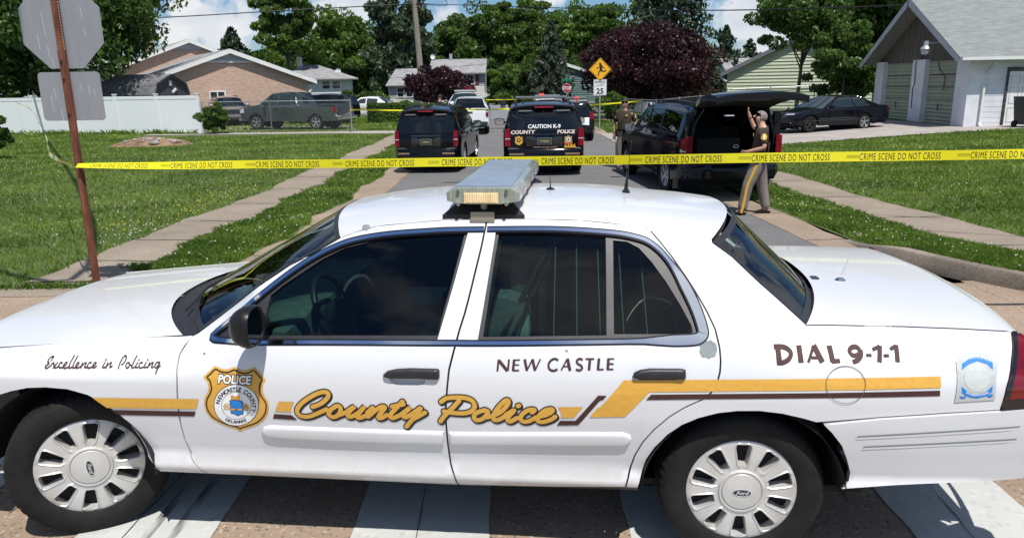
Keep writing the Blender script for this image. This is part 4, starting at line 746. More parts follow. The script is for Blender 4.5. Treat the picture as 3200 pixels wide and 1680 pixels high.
# ================================================================ ground, road, pavements, grass
def cornerx(y): return 4.36+(max(0, 9.0-y)**2)*.155
rnd = random.Random(7); npr = np.random.default_rng(11)
def lift(x, y):
    """the verge and lawn at the right corner stand a kerb's height above the crossing"""
    t = min(1, max(0, (9.6-y)/1.8)); return .115*t*t*(3-2*t) if x > 4.3 else 0.
def gsheet(name, xl, xr, y0, y1, dz, m, ny=60, nx=6, fn=None, up=False):
    b = MB(); vs = []; fs = []
    for i in range(ny+1):
        t = i/ny; y = y0+(y1-y0)*t**1.5
        a = xl(y) if callable(xl) else xl; c = xr(y) if callable(xr) else xr
        for j in range(nx+1):
            x = a+(c-a)*j/nx; vs.append((x, y, gz(x, y)+dz+(lift(x, y) if up else 0)+(fn(x, y) if fn else 0)))
    for i in range(ny):
        for j in range(nx): q = i*(nx+1)+j; fs.append((q, q+1, q+nx+2, q+nx+1))
    b.add(vs, fs); o = b.build(name, m, None, smooth=60, recalc=False); o['kind'] = 'structure'; return o
def wob(x0, a=.06, s=1.3, ph=0., k=0.):
    return lambda y: x0+k*y+a*(math.sin(y*s+ph)+.6*math.sin(y*s*2.7+ph*2)+.4*math.sin(y*s*6.1+ph*3))
def rockmat(name, base, stones, vs, rough=.85, stain=(.8, 1.12), fine=220., frac=.5):
    """concrete or asphalt: stone grains of several colours in a paste, worn unevenly"""
    m = bpy.data.materials.new(name); m.use_nodes = True; t = m.node_tree; b = t.nodes['Principled BSDF']; b.inputs['Roughness'].default_value = rough; b.inputs['Specular IOR Level'].default_value = .25
    g = N(t, 'ShaderNodeNewGeometry'); v = N(t, 'ShaderNodeTexVoronoi'); v.inputs['Scale'].default_value = vs; t.links.new(g.outputs['Position'], v.inputs['Vector'])
    sp = N(t, 'ShaderNodeSeparateColor'); t.links.new(v.outputs['Color'], sp.inputs[0])
    r = N(t, 'ShaderNodeValToRGB'); r.color_ramp.interpolation = 'CONSTANT'; els = r.color_ramp.elements
    els[0].position = 0; els[0].color = (*base, 1); els[1].position = frac; els[1].color = (*stones[0], 1)
    for i, c in enumerate(stones[1:], 1): e = els.new(frac+(1-frac)*i/len(stones)); e.color = (*c, 1)
    t.links.new(sp.outputs[0], r.inputs[0])
    rd = N(t, 'ShaderNodeMapRange'); rd.inputs[1].default_value = .25; rd.inputs[2].default_value = .55; t.links.new(v.outputs['Distance'], rd.inputs[0])
    mxa = N(t, 'ShaderNodeMixRGB'); t.links.new(rd.outputs[0], mxa.inputs[0]); t.links.new(r.outputs[0], mxa.inputs[1]); mxa.inputs[2].default_value = (*base, 1)
    nz = N(t, 'ShaderNodeTexNoise'); nz.inputs['Scale'].default_value = .9; nz.inputs['Detail'].default_value = 8; nz.inputs['Roughness'].default_value = .65; t.links.new(g.outputs['Position'], nz.inputs['Vector'])
    mr = N(t, 'ShaderNodeMapRange'); mr.inputs[1].default_value = .3; mr.inputs[2].default_value = .7; mr.inputs[3].default_value = stain[0]; mr.inputs[4].default_value = stain[1]; t.links.new(nz.outputs[0], mr.inputs[0])
    mu = N(t, 'ShaderNodeMixRGB', blend_type='MULTIPLY'); mu.inputs[0].default_value = 1; t.links.new(mxa.outputs[0], mu.inputs[1]); t.links.new(mr.outputs[0], mu.inputs[2]); t.links.new(mu.outputs[0], b.inputs['Base Color'])
    nb = N(t, 'ShaderNodeTexNoise'); nb.inputs['Scale'].default_value = fine; nb.inputs['Detail'].default_value = 3; t.links.new(g.outputs['Position'], nb.inputs['Vector'])
    bp = N(t, 'ShaderNodeBump'); bp.inputs['Strength'].default_value = .5; bp.inputs['Distance'].default_value = .004; t.links.new(nb.outputs[0], bp.inputs['Height']); t.links.new(bp.outputs[0], b.inputs['Normal'])
    MATS[name] = m; return m
M_agg = rockmat('exposed_aggregate', (.31,.235,.17), [(.40,.31,.23),(.22,.16,.12),(.12,.105,.10),(.34,.20,.13),(.46,.39,.32)], 55, frac=.42)
M_asph = rockmat('asphalt', (.145,.144,.143), [(.20,.20,.20),(.10,.10,.10),(.26,.25,.24)], 75, frac=.5, stain=(.86, 1.1))
M_asph2 = rockmat('asphalt_worn_edge', (.15,.145,.14), [(.20,.19,.18),(.10,.10,.10)], 70, frac=.5)
M_walk = rockmat('sidewalk_concrete', (.265,.220,.170), [(.33,.285,.23),(.185,.15,.12),(.38,.33,.28)], 60, frac=.5, stain=(.78, 1.14))
M_gut = rockmat('gutter_concrete', (.30,.232,.172), [(.35,.28,.21),(.24,.185,.14)], 50, frac=.55, stain=(.72, 1.12))
M_drive = rockmat('driveway_concrete', (.36,.33,.30), [(.42,.39,.36),(.28,.26,.24)], 40, frac=.5)
M_kerb = rockmat('kerb_concrete', (.28,.235,.19), [(.36,.31,.26),(.18,.15,.12)], 45, frac=.5, stain=(.45, 1.15))
M_paint = rockmat('crossing_paint', (.50,.51,.49), [(.54,.55,.53),(.45,.46,.44)], 25, frac=.5, stain=(.86, 1.06))
M_soil = mat('lawn_soil', (.050,.085,.015), .95, scale=1.2, col2=(.095,.125,.035), detail=9)
far = MB(); far.add([(-900,-60,-.40),(900,-60,-.40),(900,1500,-.40),(-900,1500,-.40)], [(0,1,2,3)]); o = far.build('ground', mat('far_ground', (.045,.085,.02), .95, var=.3, scale=.1)); o['kind'] = 'structure'
LW0, LW1 = wob(-5.36,.06,.9,0), wob(-4.38,.085,1.5,1.)
LG0 = wob(-3.27,.08,1.7,2.); AL = wob(-2.62,.012,2.2,3.); AR = wob(3.90,.012,2.,4.); RG1 = wob(4.46,.035,1.8,5.)
RW0, RW1 = wob(5.58,.04,1.6,6., .004), wob(6.85,.045,1.2,7., -.014)
gsheet('street_asphalt', -2.75, 4.05, 7.3, 57, .0, M_asph, 70, 8)
gsheet('cross_street', -70, 70, 57.2, 66.5, .003, M_asph2, 8, 10)
gsheet('intersection_concrete', -14, 4.65, -6, 7.32, .002, M_agg, 30, 8)
gsheet('intersection_concrete', 4.65, 16, -6, lambda: 0 and 0 or 4.6, .002, M_agg, 10, 8) if False else None
o = gsheet('corner_concrete', 4.65, 16, -6, 5.3, .002, M_agg, 14, 8)
gsheet('corner_concrete', 4.60, lambda y: cornerx(y)+.06, 4.9, 7.4, .0035, M_agg, 14, 4)
gsheet('corner_apron', lambda y: -14 if y < 7.6 else wob(-5.36,.05,.9)(y), LW1, 7.32, 8.3, .006, M_walk, 8, 8)
gsheet('gutter_apron', -4.4, AL, 7.32, 8.4, .006, M_gut, 8, 6)
gsheet('gutter', LG0, AL, 8.2, 56.5, .005, M_gut, 60, 4); gsheet('gutter', AR, RG1, 7.0, 56.5, .005, M_gut, 60, 4)
gsheet('sidewalk', LW0, LW1, 7.9, 56, .02, M_walk, 90, 5)
gsheet('sidewalk', RW0, RW1, 4.8, 56, .02, M_walk, 90, 5, up=True)
gsheet('verge_soil', lambda y: LW1(y)-.1, lambda y: LG0(y)+.03, 8.25, 56, .008, M_soil, 60, 4)
gsheet('verge_soil', lambda y: max(RG1(y)-.03, cornerx(y)+.12), lambda y: RW0(y)+.1, 5.9, 56, .010, M_soil, 60, 4, up=True)
gsheet('lawn', -70, lambda y: LW0(y)+.1, 7.8, 57, .010, M_soil, 70, 30)
gsheet('lawn', lambda y: RW1(y)-.1, 70, 5.6, 57, .010, M_soil, 70, 30, up=True)
gsheet('lawn', -80, 90, 66.7, 160, .02, M_soil, 10, 10)
gsheet('street_asphalt', -2.7, 4.0, 66.5, 90, .03, M_asph2, 6, 4)
# kerb round the right corner
def kerbline():
    P = []
    for i in range(40):
        y = 9.7-i*.1
        P.append((cornerx(y), y))
    for i in range(1, 10): P.append((P[39][0]+i*.9, 5.75-.55*(1-math.exp(-i*.5))))
    return P
KL = kerbline(); b = MB(); vs = []; fs = []
for i, (x, y) in enumerate(KL):
    a = Vector(KL[min(i+1, len(KL)-1)])-Vector(KL[max(i-1, 0)]); a.normalize(); nx, ny = -a.y, a.x
    if nx < 0 and i < 40: nx, ny = -nx, -ny
    h = gz(x, y)+.145*sm((9.6-y)/1.4)+.008
    for (d, z) in ((-.035, gz(x, y)-.02), (-.012, h-.03), (.012, h), (.155, h), (.17, h-.05)): vs.append((x+nx*d, y+ny*d, z))
for i in range(len(KL)-1):
    for j in range(4): q = i*5+j; fs.append((q, q+1, q+6, q+5))
b.add(vs, fs); o = b.build('kerb', M_kerb, smooth=40); o['kind'] = 'structure'
for x0, x1 in ((-60, -3.2), (4.5, 60)):
    b = MB(); b.box(((x0+x1)/2, 56.95, gz((x0+x1)/2, 56)+.0), (x1-x0, .2, .12)); b.box(((x0+x1)/2, 66.7, gz(0, 66)+.03), (x1-x0, .2, .16)); o = b.build('kerb', M_drive); o['kind'] = 'structure'
b = MB(); b.box((.6, 66.75, -.10), (8, .2, .14)); 
# crossing bars
for k in range(-3, 5):
    xa = -2.045+1.285*k; xb = xa+.635
    if k in (-3, 4): continue
    b = MB(); Lp, Rp = [], []
    for i in range(41):
        y = 1.2+3.55*i/40; Lp.append((xa+.002*math.sin(i*1.7+k)+.002*math.sin(i*4.3), y, .006)); Rp.append((xb+.002*math.sin(i*2.1+k*2)+.002*math.sin(i*5.1), y, .006))
    b.add(Lp+Rp, [(i, 41+i, 42+i, i+1) for i in range(40)]); o = b.build('crossing_marking', M_paint); o['kind'] = 'structure'
# joints, cracks, tyre marks
M_crack = mat('crack_dirt', (.035,.03,.026), .95); M_mark = bpy.data.materials.new('tyre_mark')
def streak(m, col, scale, stretch, lo, hi, mx=.75):
    m.use_nodes = True; t = m.node_tree; t.nodes.clear(); g = N(t, 'ShaderNodeNewGeometry'); mpn = N(t, 'ShaderNodeMapping'); mpn.inputs['Scale'].default_value = stretch
    nz = N(t, 'ShaderNodeTexNoise'); nz.inputs['Scale'].default_value = scale; nz.inputs['Detail'].default_value = 6; t.links.new(g.outputs['Position'], mpn.inputs[0]); t.links.new(mpn.outputs[0], nz.inputs['Vector'])
    mr = N(t, 'ShaderNodeMapRange'); mr.inputs[1].default_value = lo; mr.inputs[2].default_value = hi; mr.inputs[4].default_value = mx; t.links.new(nz.outputs[0], mr.inputs[0])
    d = N(t, 'ShaderNodeBsdfDiffuse'); d.inputs[0].default_value = (*col, 1); tr = N(t, 'ShaderNodeBsdfTransparent'); ms = N(t, 'ShaderNodeMixShader'); ou = N(t, 'ShaderNodeOutputMaterial')
    t.links.new(mr.outputs[0], ms.inputs[0]); t.links.new(tr.outputs[0], ms.inputs[1]); t.links.new(d.outputs[0], ms.inputs[2]); t.links.new(ms.outputs[0], ou.inputs[0]); return m
streak(M_mark, (.03,.03,.03), 14, (1, .25, 1), .42, .62, .5)
def flat(name, path, w, m, dz=.009):
    p = spline(path, 5) if len(path) > 2 else [tuple(np.array(path[0])+(np.array(path[1])-np.array(path[0]))*i/12) for i in range(13)]
    v, f = ribbon2(p, w, False); b = MB(); b.add([(x, y, gz(x, y)+dz) for x, y in v], f); o = b.build(name, m, recalc=False); o['kind'] = 'structure'; return o
def crack(path, w=.012, dz=.010, sub=9, a=.02, name='pavement_crack'):
    P = []
    for (x0, y0), (x1, y1) in zip(path, path[1:]):
        for i in range(sub): t = i/sub; P.append((x0+(x1-x0)*t+rnd.uniform(-a, a), y0+(y1-y0)*t+rnd.uniform(-a, a)))
    P.append(path[-1]); v, f = ribbon2(P, [w*rnd.uniform(.4, 1.5) for _ in P], False); b = MB(); b.add([(x, y, gz(x, y)+dz+lift(x, y)) for x, y in v], f); o = b.build(name, M_crack, recalc=False); o['kind'] = 'structure'
for x in (-1.72, -1.60): flat('tyre_mark', [(x, 2.4), (x+.03, 4.7)], .045, M_mark, .0085)
crack([(-.47, 1.5), (-.46, 2.9), (-.455, 4.2)], .004, a=.003); crack([(2.02, 2.6), (2.1, 3.4), (2.16, 4.6)], .004, a=.005); crack([(.52, 3.62), (.62, 3.5), (.74, 3.46)], .022, a=.02); crack([(-1.85, 2.6), (-1.80, 3.4), (-1.76, 4.2)], .004, a=.004)
for y in (8.95, 10.35, 12.1, 14.2, 16.4, 18.6, 21, 24, 27, 31): crack([(-5.38, y+.06), (-4.33, y-.06)], .028, .024, a=.012)
for y in (8.9, 11.4, 13.9, 16.5, 19, 22, 26, 30): crack([(5.56, y), (6.88, y+.05)], .026, .024, a=.012)
for y in (9.2, 11.6, 14.5, 18, 22): crack([(-3.25, y), (-2.62, y+.02)], .018, .008, a=.01); crack([(3.92, y+.5), (4.45, y+.55)], .018, .008, a=.01)
for p in ([(-2.3, 21), (-1.1, 20.6), (.3, 21.2)], [(1.2, 24.5), (2.9, 23.9)], [(-1.4, 27), (1.0, 27.6), (3.2, 26.8)], [(2.4, 14.6), (3.1, 15.4), (3.6, 15.1)], [(-1.9, 31), (.5, 30.5), (3.1, 31.2)], [(4.7, 12.4), (6.6, 11.2)], [(5.7, 10.2), (6.9, 9.6)]): crack(p, .014, .008 if p[0][0] < 4 else .024)
M_patch = mat('tar_patch', (.045,.045,.047), .8, var=.2, scale=6)
for (x, y, a, c) in ((-1.73, 15.2, .22, .14), (-1.18, 15.45, .16, .09), (-1.25, 17.2, .35, .07), (3.1, 13.2, .2, .1)):
    b = MB(); b.add([(x+a*(1+.15*math.sin(3*k))*math.cos(k*.35), y+c*(1+.15*math.sin(2*k+1))*math.sin(k*.35), gz(x, y)+.006) for k in range(18)], [tuple(range(18))]); o = b.build('tar_patch', M_patch); o['kind'] = 'structure'
# driveways
def gpoly(name, poly, dz, m, g=.6):
    tv, tf = cdt(poly, (), g); b = MB(); b.add([(x, y, gz(x, y)+dz) for x, y in tv], tf); o = b.build(name, m, recalc=False, smooth=60); o['kind'] = 'structure'; return o
gpoly('driveway', [(3.95,33.5),(3.95,22.8),(5.6,23.8),(7.6,24.9),(9.23,25.36),(10.93,25.86),(12.44,26.23),(14.61,26.74),(18.0,26.9),(22,27),(22,28.9),(17.35,29),(17.35,38.2),(13,37.5),(9,35)], .026, M_drive, .9)
gpoly('driveway', [(-2.65,35.4),(-5.5,35.7),(-8.2,36.6),(-18,37.2),(-19,45),(-9.5,44.5),(-7.5,38.4),(-2.65,37.8)], .026, M_drive, .9)
# ---- grass blades, thinning out with distance
def gzv(x, y):
    t = np.clip((y-6)/10, 0, 1); u = np.clip((9.6-y)/1.8, 0, 1)
    return -.15*t*t*(3-2*t)+np.maximum(0, x-7)*.033+np.where(x > 4.3, .115*u*u*(3-2*u), 0)
def wobv(f, y): return np.array([f(q) for q in y])
def blades(name, label, X, Y, h, w, m, lean=.5, seed=1):
    r = np.random.default_rng(seed); n = len(X); a = r.uniform(0, 2*PI, n); hh = h*r.uniform(.55, 1.25, n); ww = w*r.uniform(.7, 1.3, n); ln = hh*r.uniform(.1, lean*1.6, n); b = r.uniform(0, 2*PI, n); Z = gzv(X, Y)
    V_ = np.zeros((n, 4, 3)); ca, sa = np.cos(a)*ww/2, np.sin(a)*ww/2; lx, ly = np.cos(b)*ln, np.sin(b)*ln
    V_[:, 0] = np.stack([X-ca, Y-sa, Z], 1); V_[:, 1] = np.stack([X+ca, Y+sa, Z], 1)
    V_[:, 2] = np.stack([X+ca*.75+lx*.4, Y+sa*.75+ly*.4, Z+hh*.62], 1); V_[:, 3] = np.stack([X+lx, Y+ly, Z+hh*.95], 1)
    o = np_mesh(name, V_.reshape(-1, 3), np.arange(n*4).reshape(-1, 4), m); o['kind'] = 'stuff'; o['label'] = label; return o
M_grass = leafmat('grass_blade', (.085,.165,.012), (.26,.36,.050), .55, .5)
M_grass2 = leafmat('verge_grass_blade', (.075,.155,.012), (.22,.33,.045), 1.1, .5)
def scatter(xl, xr, ybands, seed):
    r = np.random.default_rng(seed); XX, YY, HH = [], [], []
    for y0, y1, n in ybands:
        y = r.uniform(y0, y1, n); a = wobv(xl, y) if callable(xl) else np.full(n, xl); c = wobv(xr, y) if callable(xr) else np.full(n, xr)
        x = a+(c-a)*r.uniform(0, 1, n); XX.append(x); YY.append(y); HH.append(np.full(n, (y0+y1)/2))
    return np.concatenate(XX), np.concatenate(YY), np.concatenate(HH)
def wscale(D): return np.clip(D*.0011, .0075, .05)
mk = lambda Y, s: .6+.8*(np.sin(Y*.7+s)+1)/2
def clear(X, Y):
    d = ((X+14.6)/1.75)**2+((Y-30.6)/1.15)**2
    keep = d > 1
    keep &= ~((Y > 35.6) & (Y < 38.0) & (X < -2.6) & (X > -18)) & ~((Y > 22.6+.33*(X-4)) & (Y < 33.5+.5*(X-4)) & (X > 4) & (X < 17.4) & ~((X > 9) & (Y < 25.4+.2*(X-9)))) 
    return keep
X, Y, D_ = scatter(-27, lambda y: LW0(y)+.04*math.sin(y*9)+.03, [(7.9, 10.5, 42000), (10.5, 14, 46000), (14, 20, 46000), (20, 30, 50000), (30, 40, 34000)], 1)
X = np.where(D_ < 13, np.minimum(X, wobv(LW0, Y)+.05), X); k_ = clear(X, Y) & (X > -2.2-.92*Y*1.02) ; X, Y, D_ = X[k_], Y[k_], D_[k_]
blades('grass', 'mown green lawn grass left of the cracked sidewalk', X, Y, .055+.03*(npr.random(len(X)) > .9)+D_*.0006, wscale(D_), M_grass, .6, 2)
X, Y, D_ = scatter(LW1, LG0, [(8.35, 11, 17000), (11, 15, 13000), (15, 22, 11000), (22, 34, 9000)], 3)
blades('grass', 'clover and grass in the narrow verge left of the street', X, Y, .07+D_*.0004, wscale(D_), M_grass2, .6, 4)
X, Y, D_ = scatter(lambda y: max(RG1(y), cornerx(y)+.17), RW0, [(6.1, 8.5, 17000), (8.5, 12, 18000), (12, 23, 15000), (34, 46, 6000)], 5)
blades('grass', 'clover and grass in the verge along the right kerb', X, Y, .075+D_*.0003, wscale(D_), M_grass2, .6, 6)
X, Y, D_ = scatter(RW1, 19, [(7, 10, 26000), (10, 14, 40000), (14, 20, 40000), (20, 27, 30000)], 7)
k_ = clear(X, Y) & (X < 1.+.76*Y); X, Y, D_ = X[k_], Y[k_], D_[k_]
blades('grass', 'thick green lawn grass right of the sidewalk', X, Y, .07+D_*.0006, wscale(D_), M_grass, .6, 8)
X, Y, D_ = scatter(-18, -3.3, [(38, 57, 26000)], 9); k_ = clear(X, Y); X, Y, D_ = X[k_], Y[k_], D_[k_]
blades('grass', 'far lawn grass beyond the left driveway', X, Y, np.full(len(X), .10), wscale(D_), M_grass, .6, 10)
X, Y, D_ = scatter(-14, 8, [(67, 90, 14000)], 12)
blades('grass', 'strip of lawn beyond the cross street', X, Y, np.full(len(X), .16), wscale(D_), M_grass, .6, 13)
X = np.concatenate([npr.normal(-4.9, .32, 500), npr.uniform(-4.55, -4.2, 160)]); Y = np.concatenate([npr.normal(7.66, .035, 500), npr.normal(8.6, .05, 160)])
blades('grass', 'weeds growing from the sidewalk crack by the rusty post', X, Y, np.full(len(X), .07), np.full(len(X), .010), M_grass2, .8, 14)
# rank grass along the foot of the fence, and weeds
X = np.concatenate([npr.uniform(-30, -15.6, 2200), npr.normal(-23.2, .5, 500), npr.normal(-19.9, .3, 300), npr.normal(-17.6, .25, 300)]); Y = np.interp(X, [-27.3, -15.5], [40.3, 38.0])-npr.uniform(.05, .45, len(X))
blades('weeds', 'rank weeds along the foot of the white fence', X, Y, np.where(npr.random(len(X)) > .75, .26, .12), np.full(len(X), .05), M_grass2, .7, 16)
# clover heads and dandelions
def heads(name, label, X, Y, h, r_, m, seed):
    n = len(X); r = np.random.default_rng(seed); Z = gzv(X, Y)+h*r.uniform(.7, 1.2, n); base = np.array([(1,0,0),(-1,0,0),(0,1,0),(0,-1,0),(0,0,1),(0,0,-1)], float); F_ = np.array([(0,2,4),(2,1,4),(1,3,4),(3,0,4),(2,0,5),(1,2,5),(3,1,5),(0,3,5)])
    P_ = np.stack([X, Y, Z], 1)[:, None, :]+base[None]*(r_*r.uniform(.6, 1.2, n))[:, None, None]; Fa = (F_[None]+6*np.arange(n)[:, None, None]).reshape(-1, 3)
    o = np_mesh(name, P_.reshape(-1, 3), Fa, m); o['kind'] = 'stuff'; o['label'] = label
M_clov = mat('clover_white', (.62,.60,.55), .9); M_dand = mat('dandelion_yellow', (.65,.50,.03), .9)
Xa, Ya, _ = scatter(LW1, LG0, [(8.4, 12, 60), (12, 20, 50)], 21); Xb, Yb, _ = scatter(lambda y: max(RG1(y), cornerx(y)+.2), RW0, [(6.1, 9, 45), (9, 14, 80)], 22)
Xc, Yc = npr.normal(-6.6, .9, 70), npr.uniform(9.5, 18, 70); Xd, Yd = npr.normal(-5.65, .18, 45), npr.uniform(9.6, 11.5, 45); k_ = Xc < -5.45
Xe, Ye = npr.uniform(6.95, 9, 40), npr.uniform(12, 18, 40)
XX = np.concatenate([Xa, Xb, Xc[k_], Xd, Xe]); YY = np.concatenate([Ya, Yb, Yc[k_], Yd, Ye])
heads('clover_flowers', 'small white clover flower heads in the verges and lawns', XX, YY, .075, .010+.0002*YY, M_clov, 3)
Xf, Yf = npr.normal(-6.0, .45, 130), npr.uniform(11, 17, 130); k_ = Xf < -5.42
heads('dandelion_flowers', 'small yellow flowers in the grass by the left sidewalk', Xf[k_], Yf[k_], .06, .009+.0003*Yf[k_], M_dand, 4)
# dirt mound with stones
b = MB(); vs = []; fs = []; nr, na = 9, 40
for i in range(nr):
    for k in range(na):
        a = 2*PI*k/na; q = i/(nr-1); x = 1.7*q*math.cos(a)*(1+.08*math.sin(3*a)); y = 1.05*q*math.sin(a)*(1+.1*math.sin(2*a+1)); vs.append((x, y, .26*(1-q*q)*(1+.25*math.sin(5*a+i))+rnd.uniform(-.02, .03)-.03*q))
for i in range(nr-1):
    for k in range(na): fs.append((i*na+k, i*na+(k+1) % na, (i+1)*na+(k+1) % na, (i+1)*na+k))
b.add(vs, fs); dm = thing('dirt_mound', 'low mound of brown dirt and stones on the left lawn', 'dirt mound', (-14.5, 30.6, -.13)); b.build('soil', mat('dirt', (.20,.125,.075), .95, var=.4, scale=3, bump=.4), dm, smooth=50)
def stone(b, c, r, seed):
    bm = bmesh.new(); bmesh.ops.create_icosphere(bm, subdivisions=2, radius=r); q = random.Random(seed)
    dirs = [Vector((q.uniform(-1, 1), q.uniform(-1, 1), q.uniform(-1, 1))).normalized() for _ in range(6)]
    for v in bm.verts:
        v.co *= 1+.18*sum(max(0, v.co.normalized().dot(d)-.5) for d in dirs)-.1*q.random(); v.co.z *= .6
    bm.verts.index_update(); b.add([v.co+Vector(c) for v in bm.verts], [[v.index for v in f.verts] for f in bm.faces]); bm.free()
for i in range(16):
    a = rnd.uniform(PI*.9, PI*2.1); q = rnd.uniform(.15, .8); b = MB(); r = rnd.uniform(.06, .14) if i else .2
    stone(b, (1.6*q*math.cos(a), q*math.sin(a), .26*(1-q*q)), r, i); b.build('stone', mat('field_stone', (.27,.24,.22), .85, var=.35, scale=4), dm, smooth=50)
# ================================================================ houses, fences, trees
def at(px, py, Y):
    d = _fw*2336+_R*(px-1600)-_U*(py-840); return Vector((0, 0, CAM_H))+d*(Y/d.y)
M_shingle = mat('roof_shingle', (.25,.25,.255), .9, var=.22, scale=1.5, stretch=(1, 1, 6), bump=.3, bscale=30)
M_shingle2 = mat('roof_shingle_dark', (.135,.137,.145), .9, var=.35, scale=3, stretch=(1, 1, 4), bump=.3, bscale=24)
M_shingle3 = mat('roof_shingle_green_grey', (.20,.215,.21), .9, var=.2, scale=6, stretch=(.4, .4, 5), bump=.35, bscale=26)
M_trim = mat('white_trim', (.72,.73,.72), .5, var=.05, scale=3)
M_pane = mat('house_pane', (.02,.025,.03), .06, coat=.6)
def brickmat(name, c1, c2, mortar):
    m = bpy.data.materials.new(name); m.use_nodes = True; t = m.node_tree; b = t.nodes['Principled BSDF']; b.inputs['Roughness'].default_value = .9
    tcn = N(t, 'ShaderNodeTexCoord'); sx_ = N(t, 'ShaderNodeSeparateXYZ'); cx_ = N(t, 'ShaderNodeCombineXYZ'); t.links.new(tcn.outputs['Object'], sx_.inputs[0]); ad = N(t, 'ShaderNodeMath', operation='ADD')
    t.links.new(sx_.outputs[0], ad.inputs[0]); t.links.new(sx_.outputs[1], ad.inputs[1]); t.links.new(ad.outputs[0], cx_.inputs[0]); t.links.new(sx_.outputs[2], cx_.inputs[1])
    br = N(t, 'ShaderNodeTexBrick'); br.inputs['Scale'].default_value = 1; br.inputs['Brick Width'].default_value = .23; br.inputs['Row Height'].default_value = .08; br.inputs['Mortar Size'].default_value = .011
    br.inputs['Color1'].default_value = (*c1, 1); br.inputs['Color2'].default_value = (*c2, 1); br.inputs['Mortar'].default_value = (*mortar, 1); t.links.new(cx_.outputs[0], br.inputs['Vector']); t.links.new(br.outputs['Color'], b.inputs['Base Color'])
    return m
M_brick = brickmat('pinkish_brick', (.54,.35,.265), (.40,.245,.18), (.50,.42,.35))
M_block = mat('painted_block', (.60,.62,.66), .8, scale=2.2, col2=(.70,.72,.75), detail=8, bump=.2, bscale=30)
def gable(label, name, pos, yaw, w, d, he, hr, wm, rm, fm, oh=.35, ohx=.25, siding=None, front_gable=True, group=None, base=0.):
    """house: ridge along local y when front_gable, the gable end at local y = 0 faces local -y; origin at the middle of the front wall"""
    t = thing(name, label, 'house' if name != 'garage' else 'garage', pos, yaw, group)
    b = MB(); hw = w/2
    prof = [(-hw, he), (0, hr), (hw, he)]
    def top(x): return he+(hr-he)*(1-abs(x)/hw)
    if siding:
        for yy, s in ((0, -1), (d, 1)):
            z = base
            while z < hr-.02:
                z1 = min(z+siding, hr); 
                ext = lambda zz: hw if zz <= he else hw*(hr-zz)/(hr-he)
                e0, e1 = ext(z), ext(z1); o_ = s*.045; b.add([(-e0, yy+o_, z), (e0, yy+o_, z), (e1, yy, z1), (-e1, yy, z1), (-e0, yy, z), (e0, yy, z)], [(0, 1, 2, 3), (4, 5, 1, 0)]); z = z1
        for xx, s in ((-hw, -1), (hw, 1)):
            z = base
            while z < he-.01:
                z1 = min(z+siding, he); o_ = s*.045; b.add([(xx+o_, 0, z), (xx+o_, d, z), (xx, d, z1), (xx, 0, z1), (xx, 0, z), (xx, d, z)], [(0, 1, 2, 3), (4, 5, 1, 0)]); z = z1
    else:
        for yy in (0, d): b.add([(-hw, yy, base), (hw, yy, base), (hw, yy, he), (0, yy, hr), (-hw, yy, he)], [(0, 1, 2, 3, 4)])
        for xx in (-hw, hw): b.add([(xx, 0, base), (xx, d, base), (xx, d, he), (xx, 0, he)], [(0, 1, 2, 3)])
    b.build('wall', wm, t)
    sl = (hr-he)/hw; b = MB(); th = .10
    for s in (-1, 1):
        xe = s*(hw+oh); ze = he-oh*sl; y0, y1 = -ohx, d+ohx
        b.add([(0, y0, hr+.03), (xe, y0, ze+.03), (xe, y1, ze+.03), (0, y1, hr+.03), (0, y0, hr+.03+th), (xe, y0, ze+.03+th*.8), (xe, y1, ze+.03+th*.8), (0, y1, hr+.03+th)], [(0,3,2,1),(4,5,6,7),(0,1,5,4),(1,2,6,5),(2,3,7,6),(3,0,4,7)])
    rf = b.build('roof', rm, t)
    b = MB(); fw_ = .17
    for s in (-1, 1):
        xe = s*(hw+oh); ze = he-oh*sl
        for yy in (-ohx-.012, d+ohx+.012): b.add([(0, yy, hr+.02-fw_), (xe, yy, ze+.02-fw_), (xe, yy, ze+.10), (0, yy, hr+.12)], [(0, 1, 2, 3)])
        b.add([(xe+s*.012, -ohx, ze+.02-fw_), (xe+s*.012, d+ohx, ze+.02-fw_), (xe+s*.012, d+ohx, ze+.08), (xe+s*.012, -ohx, ze+.08)], [(0, 1, 2, 3)])
    b.build('fascia', fm, rf, recalc=False)
    return t
def window(t, side, u, z, w, h, d=0., hw=0., fm=None, sash=2, vert=1, pm=None, name='window'):
    """window on the front (local y = 0) or on the right (local x = hw) wall"""
    P = (lambda a, o, c: (a, -o, c)) if side == 'f' else ((lambda a, o, c: (hw+o, a, c)) if side == 'r' else (lambda a, o, c: (-hw-o, a, c)))
    b = MB(); f = .07
    def bar(a0, a1, z0, z1, o0, o1):
        p, q = Vector(P(a0, o0, z0)), Vector(P(a1, o1, z1)); c = (p+q)/2; dd = q-p; b.box(c, (abs(dd.x)+1e-4, abs(dd.y)+1e-4, abs(dd.z)))
    bar(u-w/2-f, u+w/2+f, z+h, z+h+f, .03, .07); bar(u-w/2-f, u+w/2+f, z-f, z, .03, .08); bar(u-w/2-f, u-w/2, z, z+h, .03, .07); bar(u+w/2, u+w/2+f, z, z+h, .03, .07)
    for k in range(1, sash): bar(u-w/2, u+w/2, z+h*k/sash-.025, z+h*k/sash+.025, .03, .06)
    for k in range(1, vert): bar(u-w/2+w*k/vert-.03, u-w/2+w*k/vert+.03, z, z+h, .03, .065)
    fr = b.build(name, fm or M_trim, t); b = MB(); bar_ = [P(u-w/2, .035, z), P(u+w/2, .035, z), P(u+w/2, .035, z+h), P(u-w/2, .035, z+h)]; b.add(bar_, [(0, 1, 2, 3)]); b.build('pane', pm or M_pane, fr); return fr
